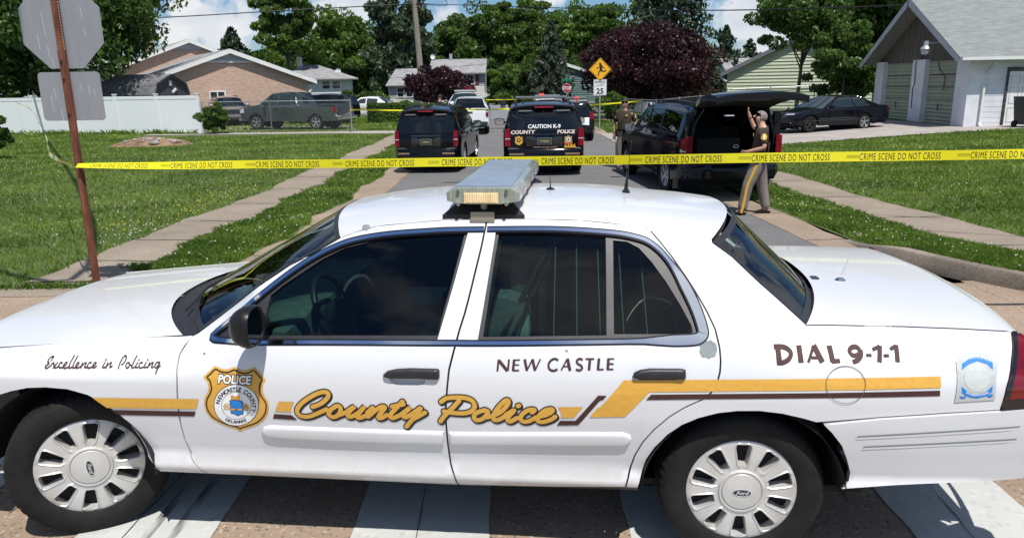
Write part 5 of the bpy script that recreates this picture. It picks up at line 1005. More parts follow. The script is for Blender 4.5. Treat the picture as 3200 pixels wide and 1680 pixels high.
def mesh_box(t, name, c, d, m, bev=0): b = MB(); b.box(c, d, bev=bev); return b.build(name, m, t)
# -- brick houses on the left
h = gable('pinkish brick gable house with one small window behind the grey truck', 'brick_house', (-17.7, 49.2, -.15), math.radians(33), 9.9, 13, 2.75, 4.5, M_brick, M_shingle, M_trim, .5, .35)
window(h, 'f', -.95, 1.45, .85, .55, sash=1, vert=2)
b = MB(); b.add([(-1.75, -.05, 3.88), (1.75, -.05, 3.88), (0, -.05, 4.5)], [(0, 1, 2)]); b.build('gable_vent', mat('vent_grey', (.40,.42,.45), .7, stretch=(.2, .2, 12), var=.4, scale=1), h)
b = MB(); b.box((0, -.08, 3.84), (3.7, .08, .1)); b.build('vent_sill', M_trim, h)
b = MB(); b.tube([(5.45, -.1, 2.55), (5.4, -.12, 2.3), (4.98, -.12, 1.95), (4.98, -.12, .1)], .06, 8); b.build('downspout', M_trim, h)
h = gable('second brick gable house farther back with a square brick chimney', 'brick_house', (-24.2, 59, -.15), math.radians(33), 9.5, 13, 3.9, 5.75, M_brick, M_shingle, M_trim, .5, .35)
mesh_box(h, 'chimney', (-2.4, 2.6, 5.7), (.62, .62, 1.9), M_brick); b = MB(); b.tube([(-2.4, 2.6, 6.6), (-2.4, 2.6, 7.0)], .16, 10); b.build('flue', M_trim, h)
b = MB(); b.add([(-1.7, -.05, 5.1), (1.7, -.05, 5.1), (0, -.05, 5.75)], [(0, 1, 2)]); b.build('gable_vent', MATS['vent_grey'], h)
# -- gambrel shed
sh = thing('garden_shed', 'grey gambrel roofed garden shed behind the white fence', 'shed', (-19.45, 44.2, -.15), math.radians(-14))
gp = [(-1.5, 1.85), (-1.28, 2.45), (0, 3.0), (1.28, 2.45), (1.5, 1.85)]
M_shed = mat('shed_board', (.20,.205,.215), .8, var=.15, scale=2, stretch=(8, 8, .3)); M_shedd = mat('shed_gable', (.05,.055,.065), .8, var=.2, scale=3)
b = MB(); L_ = 6.4
b.add([(-L_, y, 0) for y in (-1.4, 1.4)]+[(0, y, 0) for y in (-1.4, 1.4)]+[(-L_, y, 1.9) for y in (-1.4, 1.4)]+[(0, y, 1.9) for y in (-1.4, 1.4)], [(0, 2, 6, 4), (1, 3, 7, 5)]); b.build('wall', M_shed, sh)
for xx in (0, -L_): b = MB(); b.add([(xx, -1.4, 0), (xx, 1.4, 0), (xx, 1.4, 1.85)]+[(xx, y, z-.04) for y, z in reversed(gp[1:4])]+[(xx, -1.4, 1.85)], [tuple(range(7))]); b.build('gable_wall', M_shedd, sh)
b = MB(); vs = []
for xx in (-L_-.15, .15):
    for y, z in gp: vs.append((xx, y, z))
    for y, z in gp: vs.append((xx, y*1.03, z+.06))
b.add(vs, [(i, i+1, 11+i, 10+i) for i in range(4)]+[(5+i, 15+i, 16+i, 6+i) for i in range(4)]+[(i, i+1, 6+i, 5+i) for i in range(4)]); b.build('roof', M_shingle2, sh)
b = MB(); P_ = [(-.85, .1), (-.85, 1.25), (-.6, 1.5), (.6, 1.5), (.85, 1.25), (.85, .1)]
v, f = ribbon2(P_, .11, False); b.add([(.03, y, z) for y, z in v], f); b.build('door_trim', M_trim, sh); b = MB(); b.add([(.02, y, z) for y, z in P_], [tuple(range(6))]); b.build('door', mat('shed_door', (.42,.45,.47), .6), sh)
b = MB(); b.box((.03, 0, 2.55), (.04, .22, .3)); b.build('gable_vent', MATS['vent_grey'], sh)
b = MB(); b.box((.05, .25, 2.12), (.06, .42, .14), rot=Matrix.Rotation(.5, 3, 'X'), bev=.02); b.build('gable_ornament', M_trim, sh)
# -- siding house at the far left behind the tree
h = gable('white clapboard house half hidden behind the tree at far left', 'clapboard_house', (-36.5, 56, -.15), math.radians(20), 9, 9, 4.2, 6.4, mat('white_siding', (.55,.57,.60), .6), M_shingle, M_trim, .4, .3, siding=.2)
window(h, 'f', 2, 2.2, .9, 1.3); window(h, 'f', -1.5, 2.2, .9, 1.3)
# -- white hip-roofed house
hh = thing('hip_roof_house', 'white house with hipped grey roof and chimney behind the truck', 'house', (-22.0, 86, -.15), math.radians(12)); hh.scale = (1.12, 1.05, 1.0)
M_ws = mat('pale_siding', (.50,.52,.55), .6, var=.05, scale=1)
b = MB(); hw, dd, he = 3.9, 7.5, 3.15
z = 0
while z < he-.01:
    z1 = min(z+.22, he)
    for A_, B_, o_ in (((-hw, 0), (hw, 0), (0, -.03)), ((hw, 0), (hw, dd), (.03, 0)), ((-hw, 0), (-hw, dd), (-.03, 0))):
        b.add([(A_[0]+o_[0], A_[1]+o_[1], z), (B_[0]+o_[0], B_[1]+o_[1], z), (*B_, z1), (*A_, z1), (*A_, z), (*B_, z)], [(0, 1, 2, 3), (4, 5, 1, 0)])
    z = z1
b.build('wall', M_ws, hh)
b = MB(); o_ = .65; b.add([(-hw-o_, -o_, he), (hw+o_, -o_, he), (hw+o_, dd+o_, he), (-hw-o_, dd+o_, he), (-.6, dd*.5, 4.75), (.6, dd*.5, 4.75), (-hw-o_, -o_, he-.12), (hw+o_, -o_, he-.12), (hw+o_, dd+o_, he-.12), (-hw-o_, dd+o_, he-.12)], [(0,1,5,4),(1,2,5),(2,3,4,5),(3,0,4),(0,6,7,1),(1,7,8,2),(6,9,8,7),(3,9,6,0),(2,8,9,3)]); rf = b.build('roof', M_shingle, hh)
mesh_box(rf, 'chimney', (-1.2, 3.2, 4.9), (.55, .55, 1.4), mat('white_brick', (.62,.60,.58), .8))
b = MB(); b.lathe([(.0, .05), (.2, .03), (.28, -.03)], 16, 'Y', (2.6, 1.4, 4.0)); b.tube([(2.6, 1.45, 4.0), (2.6, 1.6, 3.6)], .03, 6); b.build('satellite_dish', M_trim, hh)
for u in (-2.9, -1.9, 1.35, 2.35): window(hh, 'f', u, 2.05, .72, .85)
for u in (1.6, 3.2): window(hh, 'r', u, 2.0, .7, .9, hw=hw)
mesh_box(hh, 'bay_panel', (0, -.08, 1.0), (7.7, .12, .6), mat('white_band', (.78,.79,.80), .5))
mesh_box(hh, 'garage_door', (1.4, -.05, .45), (3.0, .06, .7), mat('grey_garage_door', (.35,.36,.38), .6))  # door in one plain grey
# -- split-level house
sp = thing('split_level_house', 'grey and white split level house with red banner under its window', 'house', (-7.6, 78, -.15), 0)
M_gs = mat('grey_siding', (.33,.34,.36), .7, var=.05, scale=1); M_cs = mat('cream_siding', (.62,.61,.58), .6)
def clap(t, name, x0, x1, y, z0, z1, m, pitch=.2, ret=None):
    b = MB(); z = z0
    while z < z1-.01:
        q = min(z+pitch, z1); b.add([(x0, y-.03, z), (x1, y-.03, z), (x1, y, q), (x0, y, q), (x0, y, z), (x1, y, z)], [(0, 1, 2, 3), (4, 5, 1, 0)])
        if ret: b.add([(x1+.03, y, z), (x1+.03, y+ret, z), (x1, y+ret, q), (x1, y, q)], [(0, 1, 2, 3)])
        z = q
    return b.build(name, m, t)
clap(sp, 'wall', -4.6, -.25, 0, .95, 2.25, M_gs); clap(sp, 'wall', -4.6, -.25, 0, 0, .95, M_cs)
clap(sp, 'wall', -.25, 5.1, -.6, 2.15, 3.35, M_gs, ret=7); clap(sp, 'wall', -.25, 5.1, -.6, 0, 2.15, M_cs, ret=7)
mesh_box(sp, 'side_wall', (-4.63, 3, 1.1), (.05, 6, 2.2), M_cs)
b = MB(); b.add([(-4.85, -.45, 2.2), (-.2, -.45, 2.2), (-.2, 3.2, 3.85), (-4.3, 3.2, 3.85), (-4.85, -.45, 2.32), (-.2, -.45, 2.32), (-.2, 3.2, 3.97), (-4.3, 3.2, 3.97)], [(4,5,6,7),(0,4,7,3),(0,1,5,4),(3,2,1,0)]); b.build('roof', M_shingle, sp)
b = MB(); b.add([(-.5, -1.05, 3.3), (5.3, -1.05, 3.3), (5.3, 3.2, 4.75), (-.5, 3.2, 4.75), (-.5, -1.05, 3.42), (5.3, -1.05, 3.42), (5.3, 3.2, 4.87), (-.5, 3.2, 4.87)], [(4,5,6,7),(0,4,7,3),(0,1,5,4),(1,2,6,5),(3,2,1,0)]); rf = b.build('roof', M_shingle, sp)
b = MB(); b.add([(5.1, -.6, 3.3), (5.1, 6.5, 3.3), (5.1, 3.2, 4.7)], [(0, 1, 2)]); b.build('gable_wall', M_cs, sp)
mesh_box(rf, 'chimney', (1.55, 3.0, 5.0), (.3, .3, .8), mat('flue_grey', (.4,.4,.42), .5, metal=.5))
b = MB(); b.lathe([(.0, .05), (.18, .03), (.26, -.03)], 16, 'Y', (-.3, 2.8, 5.15)); b.tube([(-.3, 2.85, 5.1), (-.3, 2.9, 4.8)], .03, 6); b.build('satellite_dish', M_trim, sp)
for u in (-3.45, -2.55, -1.65): window(sp, 'f', u, 1.15, .62, .85)
for u in (3.0, 3.75):
    fr = window(sp, 'f', u, 2.35, .58, .8); fr.location = (0, -.6, 0)
for u in (2.35, 4.4): mesh_box(sp, 'shutter', (u, -.66, 2.75), (.34, .05, .95), mat('maroon_shutter', (.10,.03,.03), .6))
mesh_box(sp, 'banner', (3.4, -.68, 1.85), (1.45, .02, .62), mat('red_banner', (.30,.02,.05), .7, var=.3, scale=5))
mesh_box(sp, 'door', (-.75, -.03, 1.25), (.8, .06, 1.9), M_trim)
mesh_box(sp, 'porch_step', (-.75, -.7, .22), (1.5, 1.3, .44), mat('step_concrete', (.35,.32,.29), .8)); mesh_box(sp, 'porch_step', (-.75, -1.5, .1), (1.5, .5, .22), MATS['step_concrete'])
b = MB()
for xx in (-1.45, -.05): b.tube([(xx, -.1, 1.2), (xx, -1.2, 1.15), (xx, -1.2, .3)], .035, 6)
b.build('railing', mat('brown_rail', (.12,.05,.035), .6), sp)
# -- green-grey house seen below the spruce, and pale house behind the deck
h = gable('teal sided house glimpsed under the spruce beyond the stop sign', 'teal_house', (4.8, 72, -.15), 0, 7.5, 7, 2.9, 4.1, mat('teal_siding', (.10,.17,.165), .7), M_shingle, M_trim, .4, .3, siding=.2); window(h, 'f', -.9, 1.2, .8, 1.0); mesh_box(h, 'corner_board', (-3.7, -.05, 1.4), (.18, .05, 2.8), M_trim)
h = gable('small pale house with light grey roof left of the green siding house', 'pale_house', (22.5, 82, .3), math.radians(-90), 9, 9, 2.3, 4.0, mat('pale_blue_siding', (.42,.48,.50), .7), M_shingle, M_trim, .4, .4, siding=.2)
# -- pale green siding house on the right
M_gsid = mat('pale_green_siding', (.50,.545,.40), .6, var=.04, scale=1.2)
h = gable('house with pale green clapboard gable wall behind the chain link fence', 'green_siding_house', (18.75, 50, .25), math.radians(-20), 8.9, 12, 2.42, 4.55, M_gsid, M_shingle, mat('grey_fascia', (.16,.17,.19), .5), .42, .3, siding=.215)
b = MB(); b.tube([(-4.85, -.2, 2.1), (-4.7, -.15, 1.9), (-4.45, -.12, 1.8)], .05, 8); b.build('downspout', M_trim, h)
# -- block garage
gx, gy0, gy1 = 17.4, 28.9, 38.0; ga = thing('garage', 'white block garage with two shutter doors and dark board gable', 'garage', (17.80, (gy0+gy1)/2, .17), math.radians(-5))
hw = (gy1-gy0)/2; gd = 13.
def Fp(u, o, z): return (-o, u, z)      # front wall: u along +Y, o towards the street
b = MB()
for u0, u1 in ((-hw, -hw+1.0), (-.75, .45), (hw-.9, hw)): b.box((.12, (u0+u1)/2, 1.32), (.5, u1-u0, 2.64))
b.add([(.35, -hw+.001, 0), (gd, -hw+.001, 0), (gd, -hw+.001, 2.75), (.35, -hw+.001, 2.75)], [(0, 1, 2, 3)]); b.add([(.3, hw-.001, 0), (gd, hw-.001, 0), (gd, hw-.001, 2.7), (.3, hw-.001, 2.7)], [(0, 1, 2, 3)])
wl = b.build('wall', M_block, ga)
b = MB()
for r_ in range(14):
    z = .2*r_+.19; b.box((6.7, -hw-.001, z), (12.6, .006, .008))
b.build('block_joint', mat('joint_grey', (.45,.46,.48), .9), wl)
b = MB(); b.add([(.05, -hw-.05, 2.55), (.05, hw, 2.55), (.05, hw, 2.72), (.05, 0, 5.0), (.05, -hw-.05, 2.72)], [(0, 1, 2, 3, 4)]); b.build('gable_board', mat('weathered_board', (.055,.047,.040), .9, scale=3, stretch=(9, 9, .35), col2=(.13,.115,.10), detail=8), ga)
M_shut = mat('shutter_door', (.33,.35,.25), .5, var=.07, scale=2)
for u0, u1 in ((-hw+1.0, -.75), (.45, hw-.9)):
    b = MB(); z = 0
    while z < 2.54:
        b.add([(.10, u0, z), (.10, u1, z), (.07, u1, z+.03), (.07, u0, z+.03), (.12, u1, z+.155), (.12, u0, z+.155)], [(0, 1, 2, 3), (3, 2, 4, 5)]); z += .155
    sd = b.build('shutter_door', M_shut, ga)
    b = MB()
    for zz in (.5, 1.0, 1.5, 2.0): b.box((.09, (u0+u1)/2, zz), (.02, u1-u0, .025))
    b.build('section_joint', M_blk, sd)
    b = MB(); b.tube([(.03, (u0+u1)/2+.2, .55), (.03, (u0+u1)/2+.2, .85)], .02, 6); b.build('handle', M_blk, sd)
sl = (5.05-2.72)/hw; b = MB(); oh = .45
for s in (-1, 1):
    ye = s*(hw+oh); ze = 2.72-oh*sl; b.add([(-.75, 0, 5.08), (-.75, ye, ze+.03), (gd+.3, ye, ze+.03), (gd+.3, 0, 5.08), (-.75, 0, 5.18), (-.75, ye, ze+.11), (gd+.3, ye, ze+.11), (gd+.3, 0, 5.18)], [(0,3,2,1),(4,5,6,7),(0,1,5,4),(1,2,6,5),(2,3,7,6),(3,0,4,7)])
rf = b.build('roof', M_shingle3, ga)
b = MB()
for s in (-1, 1): ye = s*(hw+oh); ze = 2.72-oh*sl; b.add([(-.77, 0, 4.86), (-.77, ye, ze-.15), (-.77, ye, ze+.10), (-.77, 0, 5.19)], [(0, 1, 2, 3)])
b.build('fascia', mat('rake_board', (.42,.44,.48), .6, var=.1, scale=3), rf, recalc=False)
b = MB(); b.box((gd/2-.2, -hw-oh-.06, 2.72-oh*sl+.05), (gd+1., .12, .11)); b.build('gutter', M_trim, ga)
b = MB(); b.tube([(.55, -hw-oh-.02, 2.45), (.52, -hw-.3, 2.3), (.42, -hw-.08, 2.05)], .04, 8); b.build('eave_pipe', mat('grey_pipe', (.35,.36,.38), .5), ga)
b = MB(); b.tube([(.42, -hw-.07, 1.55), (.42, -hw-.07, .2), (.40, -hw-.2, .07), (.36, -hw-.45, .05)], .05, 8); b.build('downspout', M_trim, ga)
dx = 1.72; b = MB(); b.box((dx-.47, -hw-.02, 1.05), (.08, .06, 2.15)); b.box((dx+.55, -hw-.02, 1.05), (.08, .06, 2.15)); b.box((dx+.04, -hw-.02, 2.15), (1.1, .07, .14)); b.build('door_frame', mat('dark_frame', (.05,.05,.055), .7, var=.6, scale=6), ga)
b = MB(); b.box((dx+.04, -hw-.008, 1.03), (.94, .03, 2.05)); dr = b.build('door', M_trim, ga)
b = MB()
for c in (-.22, .22):
    for z0, z1 in ((.2, .75), (.9, 1.5), (1.62, 1.9)):
        for (a0, a1, q0, q1) in ((c-.16, c+.16, z0, z0+.02), (c-.16, c+.16, z1-.02, z1), (c-.16, c-.14, z0, z1), (c+.14, c+.16, z0, z1)): b.box((dx+.04+(a0+a1)/2, -hw-.028, (q0+q1)/2), (a1-a0, .012, q1-q0))
b.build('panel_moulding', mat('door_groove', (.5,.51,.53), .6), dr)
b = MB(); c_ = (-.95, -2.55, 3.0)
b.lathe([(.0, .30), (.09, .30), (.10, .12), (.12, .10), (.20, .02), (.21, -.02)], 18, 'Z', c_); b.lathe([(.17, -.02), (.16, -.16), (.10, -.22), (0, -.22)], 18, 'Z', c_, 1); b.tube([(-.95, -2.55, 3.2), (-.4, -2.7, 3.25), (.0, -2.75, 3.2)], .025, 8)
b.build('wall_lamp', [mat('lamp_metal', (.45,.47,.5), .4, metal=.5), mat('lamp_glass', (.45,.47,.48), .15)], ga, smooth=40)
b = MB(); b.tube([(-.3, -2.35, 2.5), (-.25, -2.4, 2.2), (-.05, -2.5, 1.9), (-.05, -2.45, 1.4)], .03, 6); b.tube([(-.78, .05, 6.2), (-.78, .05, 4.3), (-.1, .1, 3.0)], .02, 6); b.tube([(-.2, .45, 2.72), (-.2, -.2, 2.70), (-.2, -.5, 2.68)], .03, 6); b.tube([(-.16, .1, 2.6), (-.16, .0, 1.6), (-.15, .15, 1.5), (-.15, .1, .6)], .018, 6)
b.build('conduit', mat('rusty_conduit', (.16,.10,.07), .8, var=.4, scale=9), ga)
# -- bin by the garage door
tb = thing('trash_bin', 'black wheeled trash bin beside the white garage door', 'trash bin', (18.75, 27.55, .25), .1)
b = MB(); vs = []
for z, k in ((.12, .26), (1.0, .33)):
    for x, y in ((-1, -1), (1, -1), (1, 1), (-1, 1)): vs.append((x*k, y*k*1.1, z))
b.add(vs, [(3,2,1,0),(0,1,5,4),(1,2,6,5),(2,3,7,6),(3,0,4,7)]); b.box((0, 0, .2), (.45, .5, .2), bev=.03); b.build('bin_body', mat('bin_plastic', (.012,.013,.014), .5), tb)
b = MB(); b.box((0, -.02, 1.05), (.70, .78, .09), bev=.03); b.build('lid', MATS['bin_plastic'], tb)
b = MB(); 
for s in (-1, 1): b.lathe([(0, -.03), (.12, -.03), (.12, .03), (0, .03)], 20, 'X', (s*.28, .25, .12))
b.build('wheel', M_tyre, tb)
b = MB(); v, f = ribbon2([(.10*math.cos(a*.33), .06*math.sin(a*.33)) for a in range(20)], .018, False); b.add([(x-.1, -.375+.0, z+.45) for x, z in v], f); b.build('emblem', M_trim, tb)
# -- fences
wf = thing('vinyl_fence', 'tall white vinyl privacy fence at the back of the left lawn', 'fence', (0, 0, 0))
M_vin = mat('white_vinyl_fence', (.70,.73,.74), .4)
A_, B_ = Vector((-33.5, 41.0, -.15)), Vector((-15.5, 38.2, -.15)); dv = (B_-A_); n_ = 8; rz = math.atan2(dv.y, dv.x); Lp = dv.length/n_
for k in range(n_+1):
    p = A_+dv*k/n_; b = MB(); b.box((p.x, p.y, p.z+.98), (.14, .14, 1.96), rz); b.box((p.x, p.y, p.z+1.98), (.18, .18, .05), rz); b.build('post', M_vin, wf)
    if k < n_:
        c_ = p+dv/n_/2; b = MB(); b.box((c_.x, c_.y, c_.z+.93), (Lp-.14, .03, 1.62), rz); pn = b.build('panel', M_vin, wf)
        b = MB(); b.box((c_.x, c_.y, c_.z+1.80), (Lp-.14, .06, .16), rz); b.box((c_.x, c_.y, c_.z+.08), (Lp-.14, .06, .15), rz); b.build('rail', M_vin, pn)
def chainlink(name, label, pts, h, post=2.4):
    t = thing(name, label, 'fence'); m = mat('galvanised', (.36,.38,.39), .45, metal=.6, var=.1, scale=8)
    wire = MB(); rail = MB()
    for (x0, y0), (x1, y1) in zip(pts, pts[1:]):
        L = math.hypot(x1-x0, y1-y0); n = max(1, round(L/post)); P = lambda s, z: (x0+(x1-x0)*s/L, y0+(y1-y0)*s/L, gz(x0+(x1-x0)*s/L, y0+(y1-y0)*s/L)+z)
        for k in range(n+1): b = MB(); b.tube([P(L*k/n, 0), P(L*k/n, h+.06)], .032, 8); b.build('post', m, t)
        rail.tube([P(0, h), P(L, h)], .022, 6); s = -h; st = .11; w = .0022
        while s < L:
            for sg in (1, -1):
                a0, z0, a1, z1 = (s, 0, s+h, h) if sg > 0 else (s+h, 0, s, h)
                lo, hi = max(0, min(a0, a1)), min(L, max(a0, a1))
                if hi > lo:
                    f = lambda a: z0+(z1-z0)*(a-a0)/(a1-a0); p, q = P(lo, f(lo)), P(hi, f(hi)); wire.add([(p[0], p[1], p[2]-w), (p[0], p[1], p[2]+w), (q[0], q[1], q[2]+w), (q[0], q[1], q[2]-w)], [(0, 1, 2, 3)])
            s += st
    rail.build('rail', m, t); wire.build('chain_mesh', m, t, recalc=False)
chainlink('chain_link_fence', 'chain link fence in front of the grey truck by the driveway', [(-15.4, 38.3), (-11.9, 38.0), (-7.8, 37.5)], 1.55, 4)
chainlink('chain_link_fence', 'chain link fence along the right sidewalk behind the officer', [(5.3, 52), (7.0, 40.5), (7.4, 38.6), (12.2, 44.5), (22, 46)], 1.3, 2.6)
chainlink('chain_link_fence', 'chain link fence across the yard beside the green siding house', [(12.6, 44.4), (17.3, 43.5)], 1.55, 2.4)
# -- pole and wires
up = thing('utility_pole', 'tall weathered wooden utility pole standing beyond the hedge', 'utility pole', (-8.6, 76, -.15)); b = MB(); b.tube([(0, 0, 0), (-.12, 0, 4), (-.5, 0, 11.5)], [.33, .30, .24], 14); b.build('shaft', mat('pole_wood', (.30,.265,.215), .9, scale=1.5, stretch=(12, 12, .5), col2=(.17,.15,.12), detail=9), up, smooth=60)
b = MB()
for zz in (9.55, 9.85): b.tube([(-.62, -.2, zz), (-.22, -.2, zz)], .04, 6)
b.build('bracket', M_blk, up)
def wire(label, pts, r=.035):
    b = MB(); b.tube(spline(pts, 8), r, 5); o = b.build('overhead_wire', mat('wire_black', (.012,.012,.014), .6), smooth=60); tag(o, label, 'wire')
w1 = [at(-120, 66, 70), at(300, 62, 72), at(550, 53, 74), at(900, 33, 75.5), at(1296, 12, 76)]
wire('long black overhead wire sloping from upper left to the utility pole', w1, .05)
wire('thick black overhead cable running right from the pole to the garage', [at(1300, 12, 76), at(1400, 15, 70), at(1800, 27, 55), at(2200, 33, 46), at(2600, 25, 38), at(2868, 14, 33.3)], .032)
wire('thin black wire rising right from the pole across the trees', [at(1296, 11, 76), at(1395, 17, 74), at(1360, -40, 60)], .03)
wire('thin grey wire crossing low in front of the far trees', [at(850, 207, 86), at(1300, 214, 80), at(1560, 197, 72), at(1800, 184, 66)], .018)
# ---------------------------------------------------------------- trees
def leafcloud(P, size, r, droop=0., up=.35):
    """leaf quads at points P with random tilt"""
    n = len(P); d = r.normal(size=(n, 3)); d[:, 2] = np.abs(d[:, 2])*up+d[:, 2]*(1-up); d /= np.linalg.norm(d, axis=1)[:, None]
    a = r.normal(size=(n, 3)); a -= (a*d).sum(1)[:, None]*d; a /= np.linalg.norm(a, axis=1)[:, None]; c = np.cross(d, a); s = (size*r.uniform(.6, 1.35, n))[:, None]
    a[:, 2] -= droop; V_ = np.stack([P-a*s*.62, P+c*s*.36-a*s*.05, P+a*s*.62-np.array([0, 0, 1])*s*.18, P-c*s*.36-a*s*.05], 1)
    return V_.reshape(-1, 3)
def crownpts(r, n, W, H, zc, clumps, cr, lob=.35, flat=1., core=.3):
    """clumps spread through an uneven crown; leaves gather on the skin of every clump"""
    ph = r.uniform(0, 6.28, 8); C_ = []
    while len(C_) < clumps:
        u = r.normal(size=3); u /= np.linalg.norm(u); q = r.uniform(core, 1)**.5; az = math.atan2(u[1], u[0]); w = 1+lob*(math.sin(2*az+ph[0])*.5+math.sin(3*az+ph[1]+2*u[2])*.5+math.sin(5*u[2]+ph[2])*.35)
        if u[2] < -.85: continue
        C_.append((u[0]*W/2*q*w, u[1]*W/2*q*w, zc+u[2]*H/2*q*(.85+.25*w)))
    C_ = np.array(C_); R_ = cr*r.uniform(.6, 1.35, clumps); i = r.integers(0, clumps, n); u = r.normal(size=(n, 3)); u /= np.linalg.norm(u, axis=1)[:, None]; q = r.uniform(.25, 1, n)**.4
    P = C_[i]+u*(R_[i]*q)[:, None]*np.array([1, 1, .62*flat]); return P, C_
def limbs(r, base, C_, k, th, rt, m, t):
    b = MB(); top = Vector((r.uniform(-.3, .3), r.uniform(-.3, .3), th)); b.tube([base, base+(top-base)*.5+Vector((r.uniform(-.1, .1), 0, 0)), top], [rt*1.25, rt, rt*.8], 9)
    for i in r.choice(len(C_), min(k, len(C_)), replace=False):
        e = Vector(C_[i]); s = base+(top-base)*r.uniform(.55, 1); mid = s.lerp(e, .5)+Vector((0, 0, r.uniform(.1, .5))); b.tube([s, mid, e], [rt*.45, rt*.28, rt*.08], 6)
    b.build('trunk', m, t, smooth=60)
M_bark = mat('bark', (.085,.068,.052), .95, var=.35, scale=3, stretch=(4, 4, .6))
GR1 = leafmat('leaf_dark_maple', (.034,.076,.012), (.100,.185,.028), .5, .4); GR2 = leafmat('leaf_mid', (.046,.100,.014), (.135,.230,.034), .45, .45); GR3 = leafmat('leaf_bright', (.045,.095,.016), (.125,.215,.035), .6, .4)
GR4 = leafmat('leaf_grey_green', (.040,.068,.036), (.095,.135,.070), .5, .3); GR5 = leafmat('needle_dark', (.014,.036,.016), (.045,.085,.038), .8, .15); RED = leafmat('leaf_purple', (.018,.006,.009), (.058,.017,.022), .8, .3); GR6 = leafmat('needle_grey', (.030,.050,.034), (.080,.105,.068), .8, .2)
def tree(label, name, px, ytop, wpx, ybot, D, m, seed, n=7000, leaf=.32, clumps=46, cr=.17, lob=.35, th=None, core=.3, group='trees behind the houses', flat=1., depth=.8):
    c = at(px, ybot, D); tp = at(px, ytop, D); W = wpx/2336*D/(1+.95*cr+.2*lob); H = (tp.z-c.z)/(1+.5*cr); g = gz(c.x, D); r = np.random.default_rng(seed)
    t = thing(name, label, 'tree' if 'bush' not in name and 'shrub' not in name else 'bush', (c.x, D, g), 0, group)
    zc = (c.z+tp.z)/2-g; n = int(n*1.7); P, C_ = crownpts(r, n, W*.94, H*1.0, zc, int(clumps*1.25), cr*W*1.08, lob, flat, core); P[:, 1] *= depth; C_[:, 1] *= depth
    np_mesh('crown', leafcloud(P, leaf, r), np.arange(n*4).reshape(-1, 4), m, t)
    limbs(r, Vector((0, 0, 0)), C_, 16, max(.3, zc-H*.25) if th is None else th, max(.04, W*.022), M_bark, t); return t
def conifer(label, name, px, ytop, wpx, ybot, D, m, seed, n=9000, leaf=.26, levels=22, droop=.35, group='trees behind the houses', ragged=.3):
    c = at(px, ybot, D); tp = at(px, ytop, D); W = wpx/2336*D; g = gz(c.x, D); z0, z1 = c.z-g, tp.z-g; r = np.random.default_rng(seed)
    t = thing(name, label, 'tree', (c.x, D, g), 0, group); b = MB(); b.tube([(0, 0, 0), (.05, 0, z1*.5), (0, 0, z1)], [W*.03, W*.018, .02], 8); pts = []; per = max(6, n//(levels*9))
    for l in range(levels):
        q = l/(levels-1); z = z0+(z1-z0)*q; R_ = W/2*(1-q)**.85*(1+ragged*r.uniform(-1, 1))+.15; k = max(4, int(9*(1-q*.5)))
        for j in range(k):
            a = 2*PI*(j+r.uniform(-.4, .4))/k; L = R_*r.uniform(.7, 1.15); dz = -droop*L+r.uniform(-.1, .1)
            if q < .96: b.tube([(0, 0, z), (L*.5*math.cos(a), L*.5*math.sin(a), z+dz*.35), (L*math.cos(a), L*math.sin(a), z+dz)], [W*.006, W*.004, .01], 4)
            s = r.uniform(.12, 1.02, per)**.75; sp_ = r.normal(size=(per, 3))*np.array([.11, .11, .07])*(.5+L*.3); pts.append(np.stack([L*s*math.cos(a), L*s*math.sin(a), z+dz*s**1.5-.05], 1)+sp_)
    P = np.concatenate(pts); b.build('trunk', M_bark, t, smooth=60); np_mesh('crown', leafcloud(P, leaf, r, .35), np.arange(len(P)*4).reshape(-1, 4), m, t); return t
tree('huge dark green maple filling the upper left behind the stop sign', 'maple_tree', 130, -330, 980, 245, 45, GR1, 1, 62000, .22, 95, .13, .3, 3.0)
tree('smaller dark tree low at the far left above the white fence', 'maple_tree', 40, 90, 330, 330, 43, GR1, 2, 9000, .22, 40, .16, .4)
conifer('dark pointed spruce standing alone behind the brick houses', 'spruce_tree', 733, 92, 175, 225, 82, GR5, 3, 6500, .38, 18, .2)
tree('tall airy tree with open branches left of the grey green trees', 'locust_tree', 905, -70, 205, 215, 88, GR2, 4, 7000, .42, 50, .13, .5)
tree('rounded green tree behind the hip roofed house', 'oak_tree', 1060, 42, 270, 290, 95, GR2, 5, 9000, .42, 55, .15)
tree('low green tree between the spruce and the hip roofed house', 'oak_tree', 845, 175, 190, 290, 98, GR2, 6, 5000, .4, 34, .17)
tree('tall grey green tree behind the utility pole', 'ash_tree', 1265, -110, 270, 290, 93, GR4, 7, 10000, .42, 60, .13, .45)
tree('dark green tree above the split level house, right of the pole', 'oak_tree', 1440, 60, 250, 330, 100, GR1, 8, 8000, .44, 50, .15)
tree('green tree with thin flat branches against the sky, mid picture', 'locust_tree', 1545, 0, 250, 300, 101, GR2, 9, 8000, .42, 60, .12, .55, flat=.6)
tree('green tree with thin flat branches left of the pale spruce', 'locust_tree', 1690, 5, 230, 300, 102, GR2, 10, 8000, .42, 60, .12, .55, flat=.6)
tree('thin leaved green tree right of the pale spruce', 'locust_tree', 1850, 8, 200, 260, 97, GR2, 11, 7000, .42, 50, .13, .5, flat=.7)
tree('dark leafy tree filling the gap behind the split level house', 'oak_tree', 1330, 170, 330, 330, 104, GR1, 12, 9000, .44, 55, .15)
tree('broad dark tree low behind the far stop sign', 'oak_tree', 1665, 200, 150, 345, 68.5, GR1, 13, 9000, .42, 55, .15)
tree('broad dark tree low behind the purple tree', 'oak_tree', 1900, 150, 300, 330, 92, GR1, 14, 7000, .42, 45, .15)
conifer('pale grey green spruce with a bare grey trunk, mid picture', 'spruce_tree', 1722, 70, 190, 330, 67, GR6, 15, 6000, .30, 20, .25)
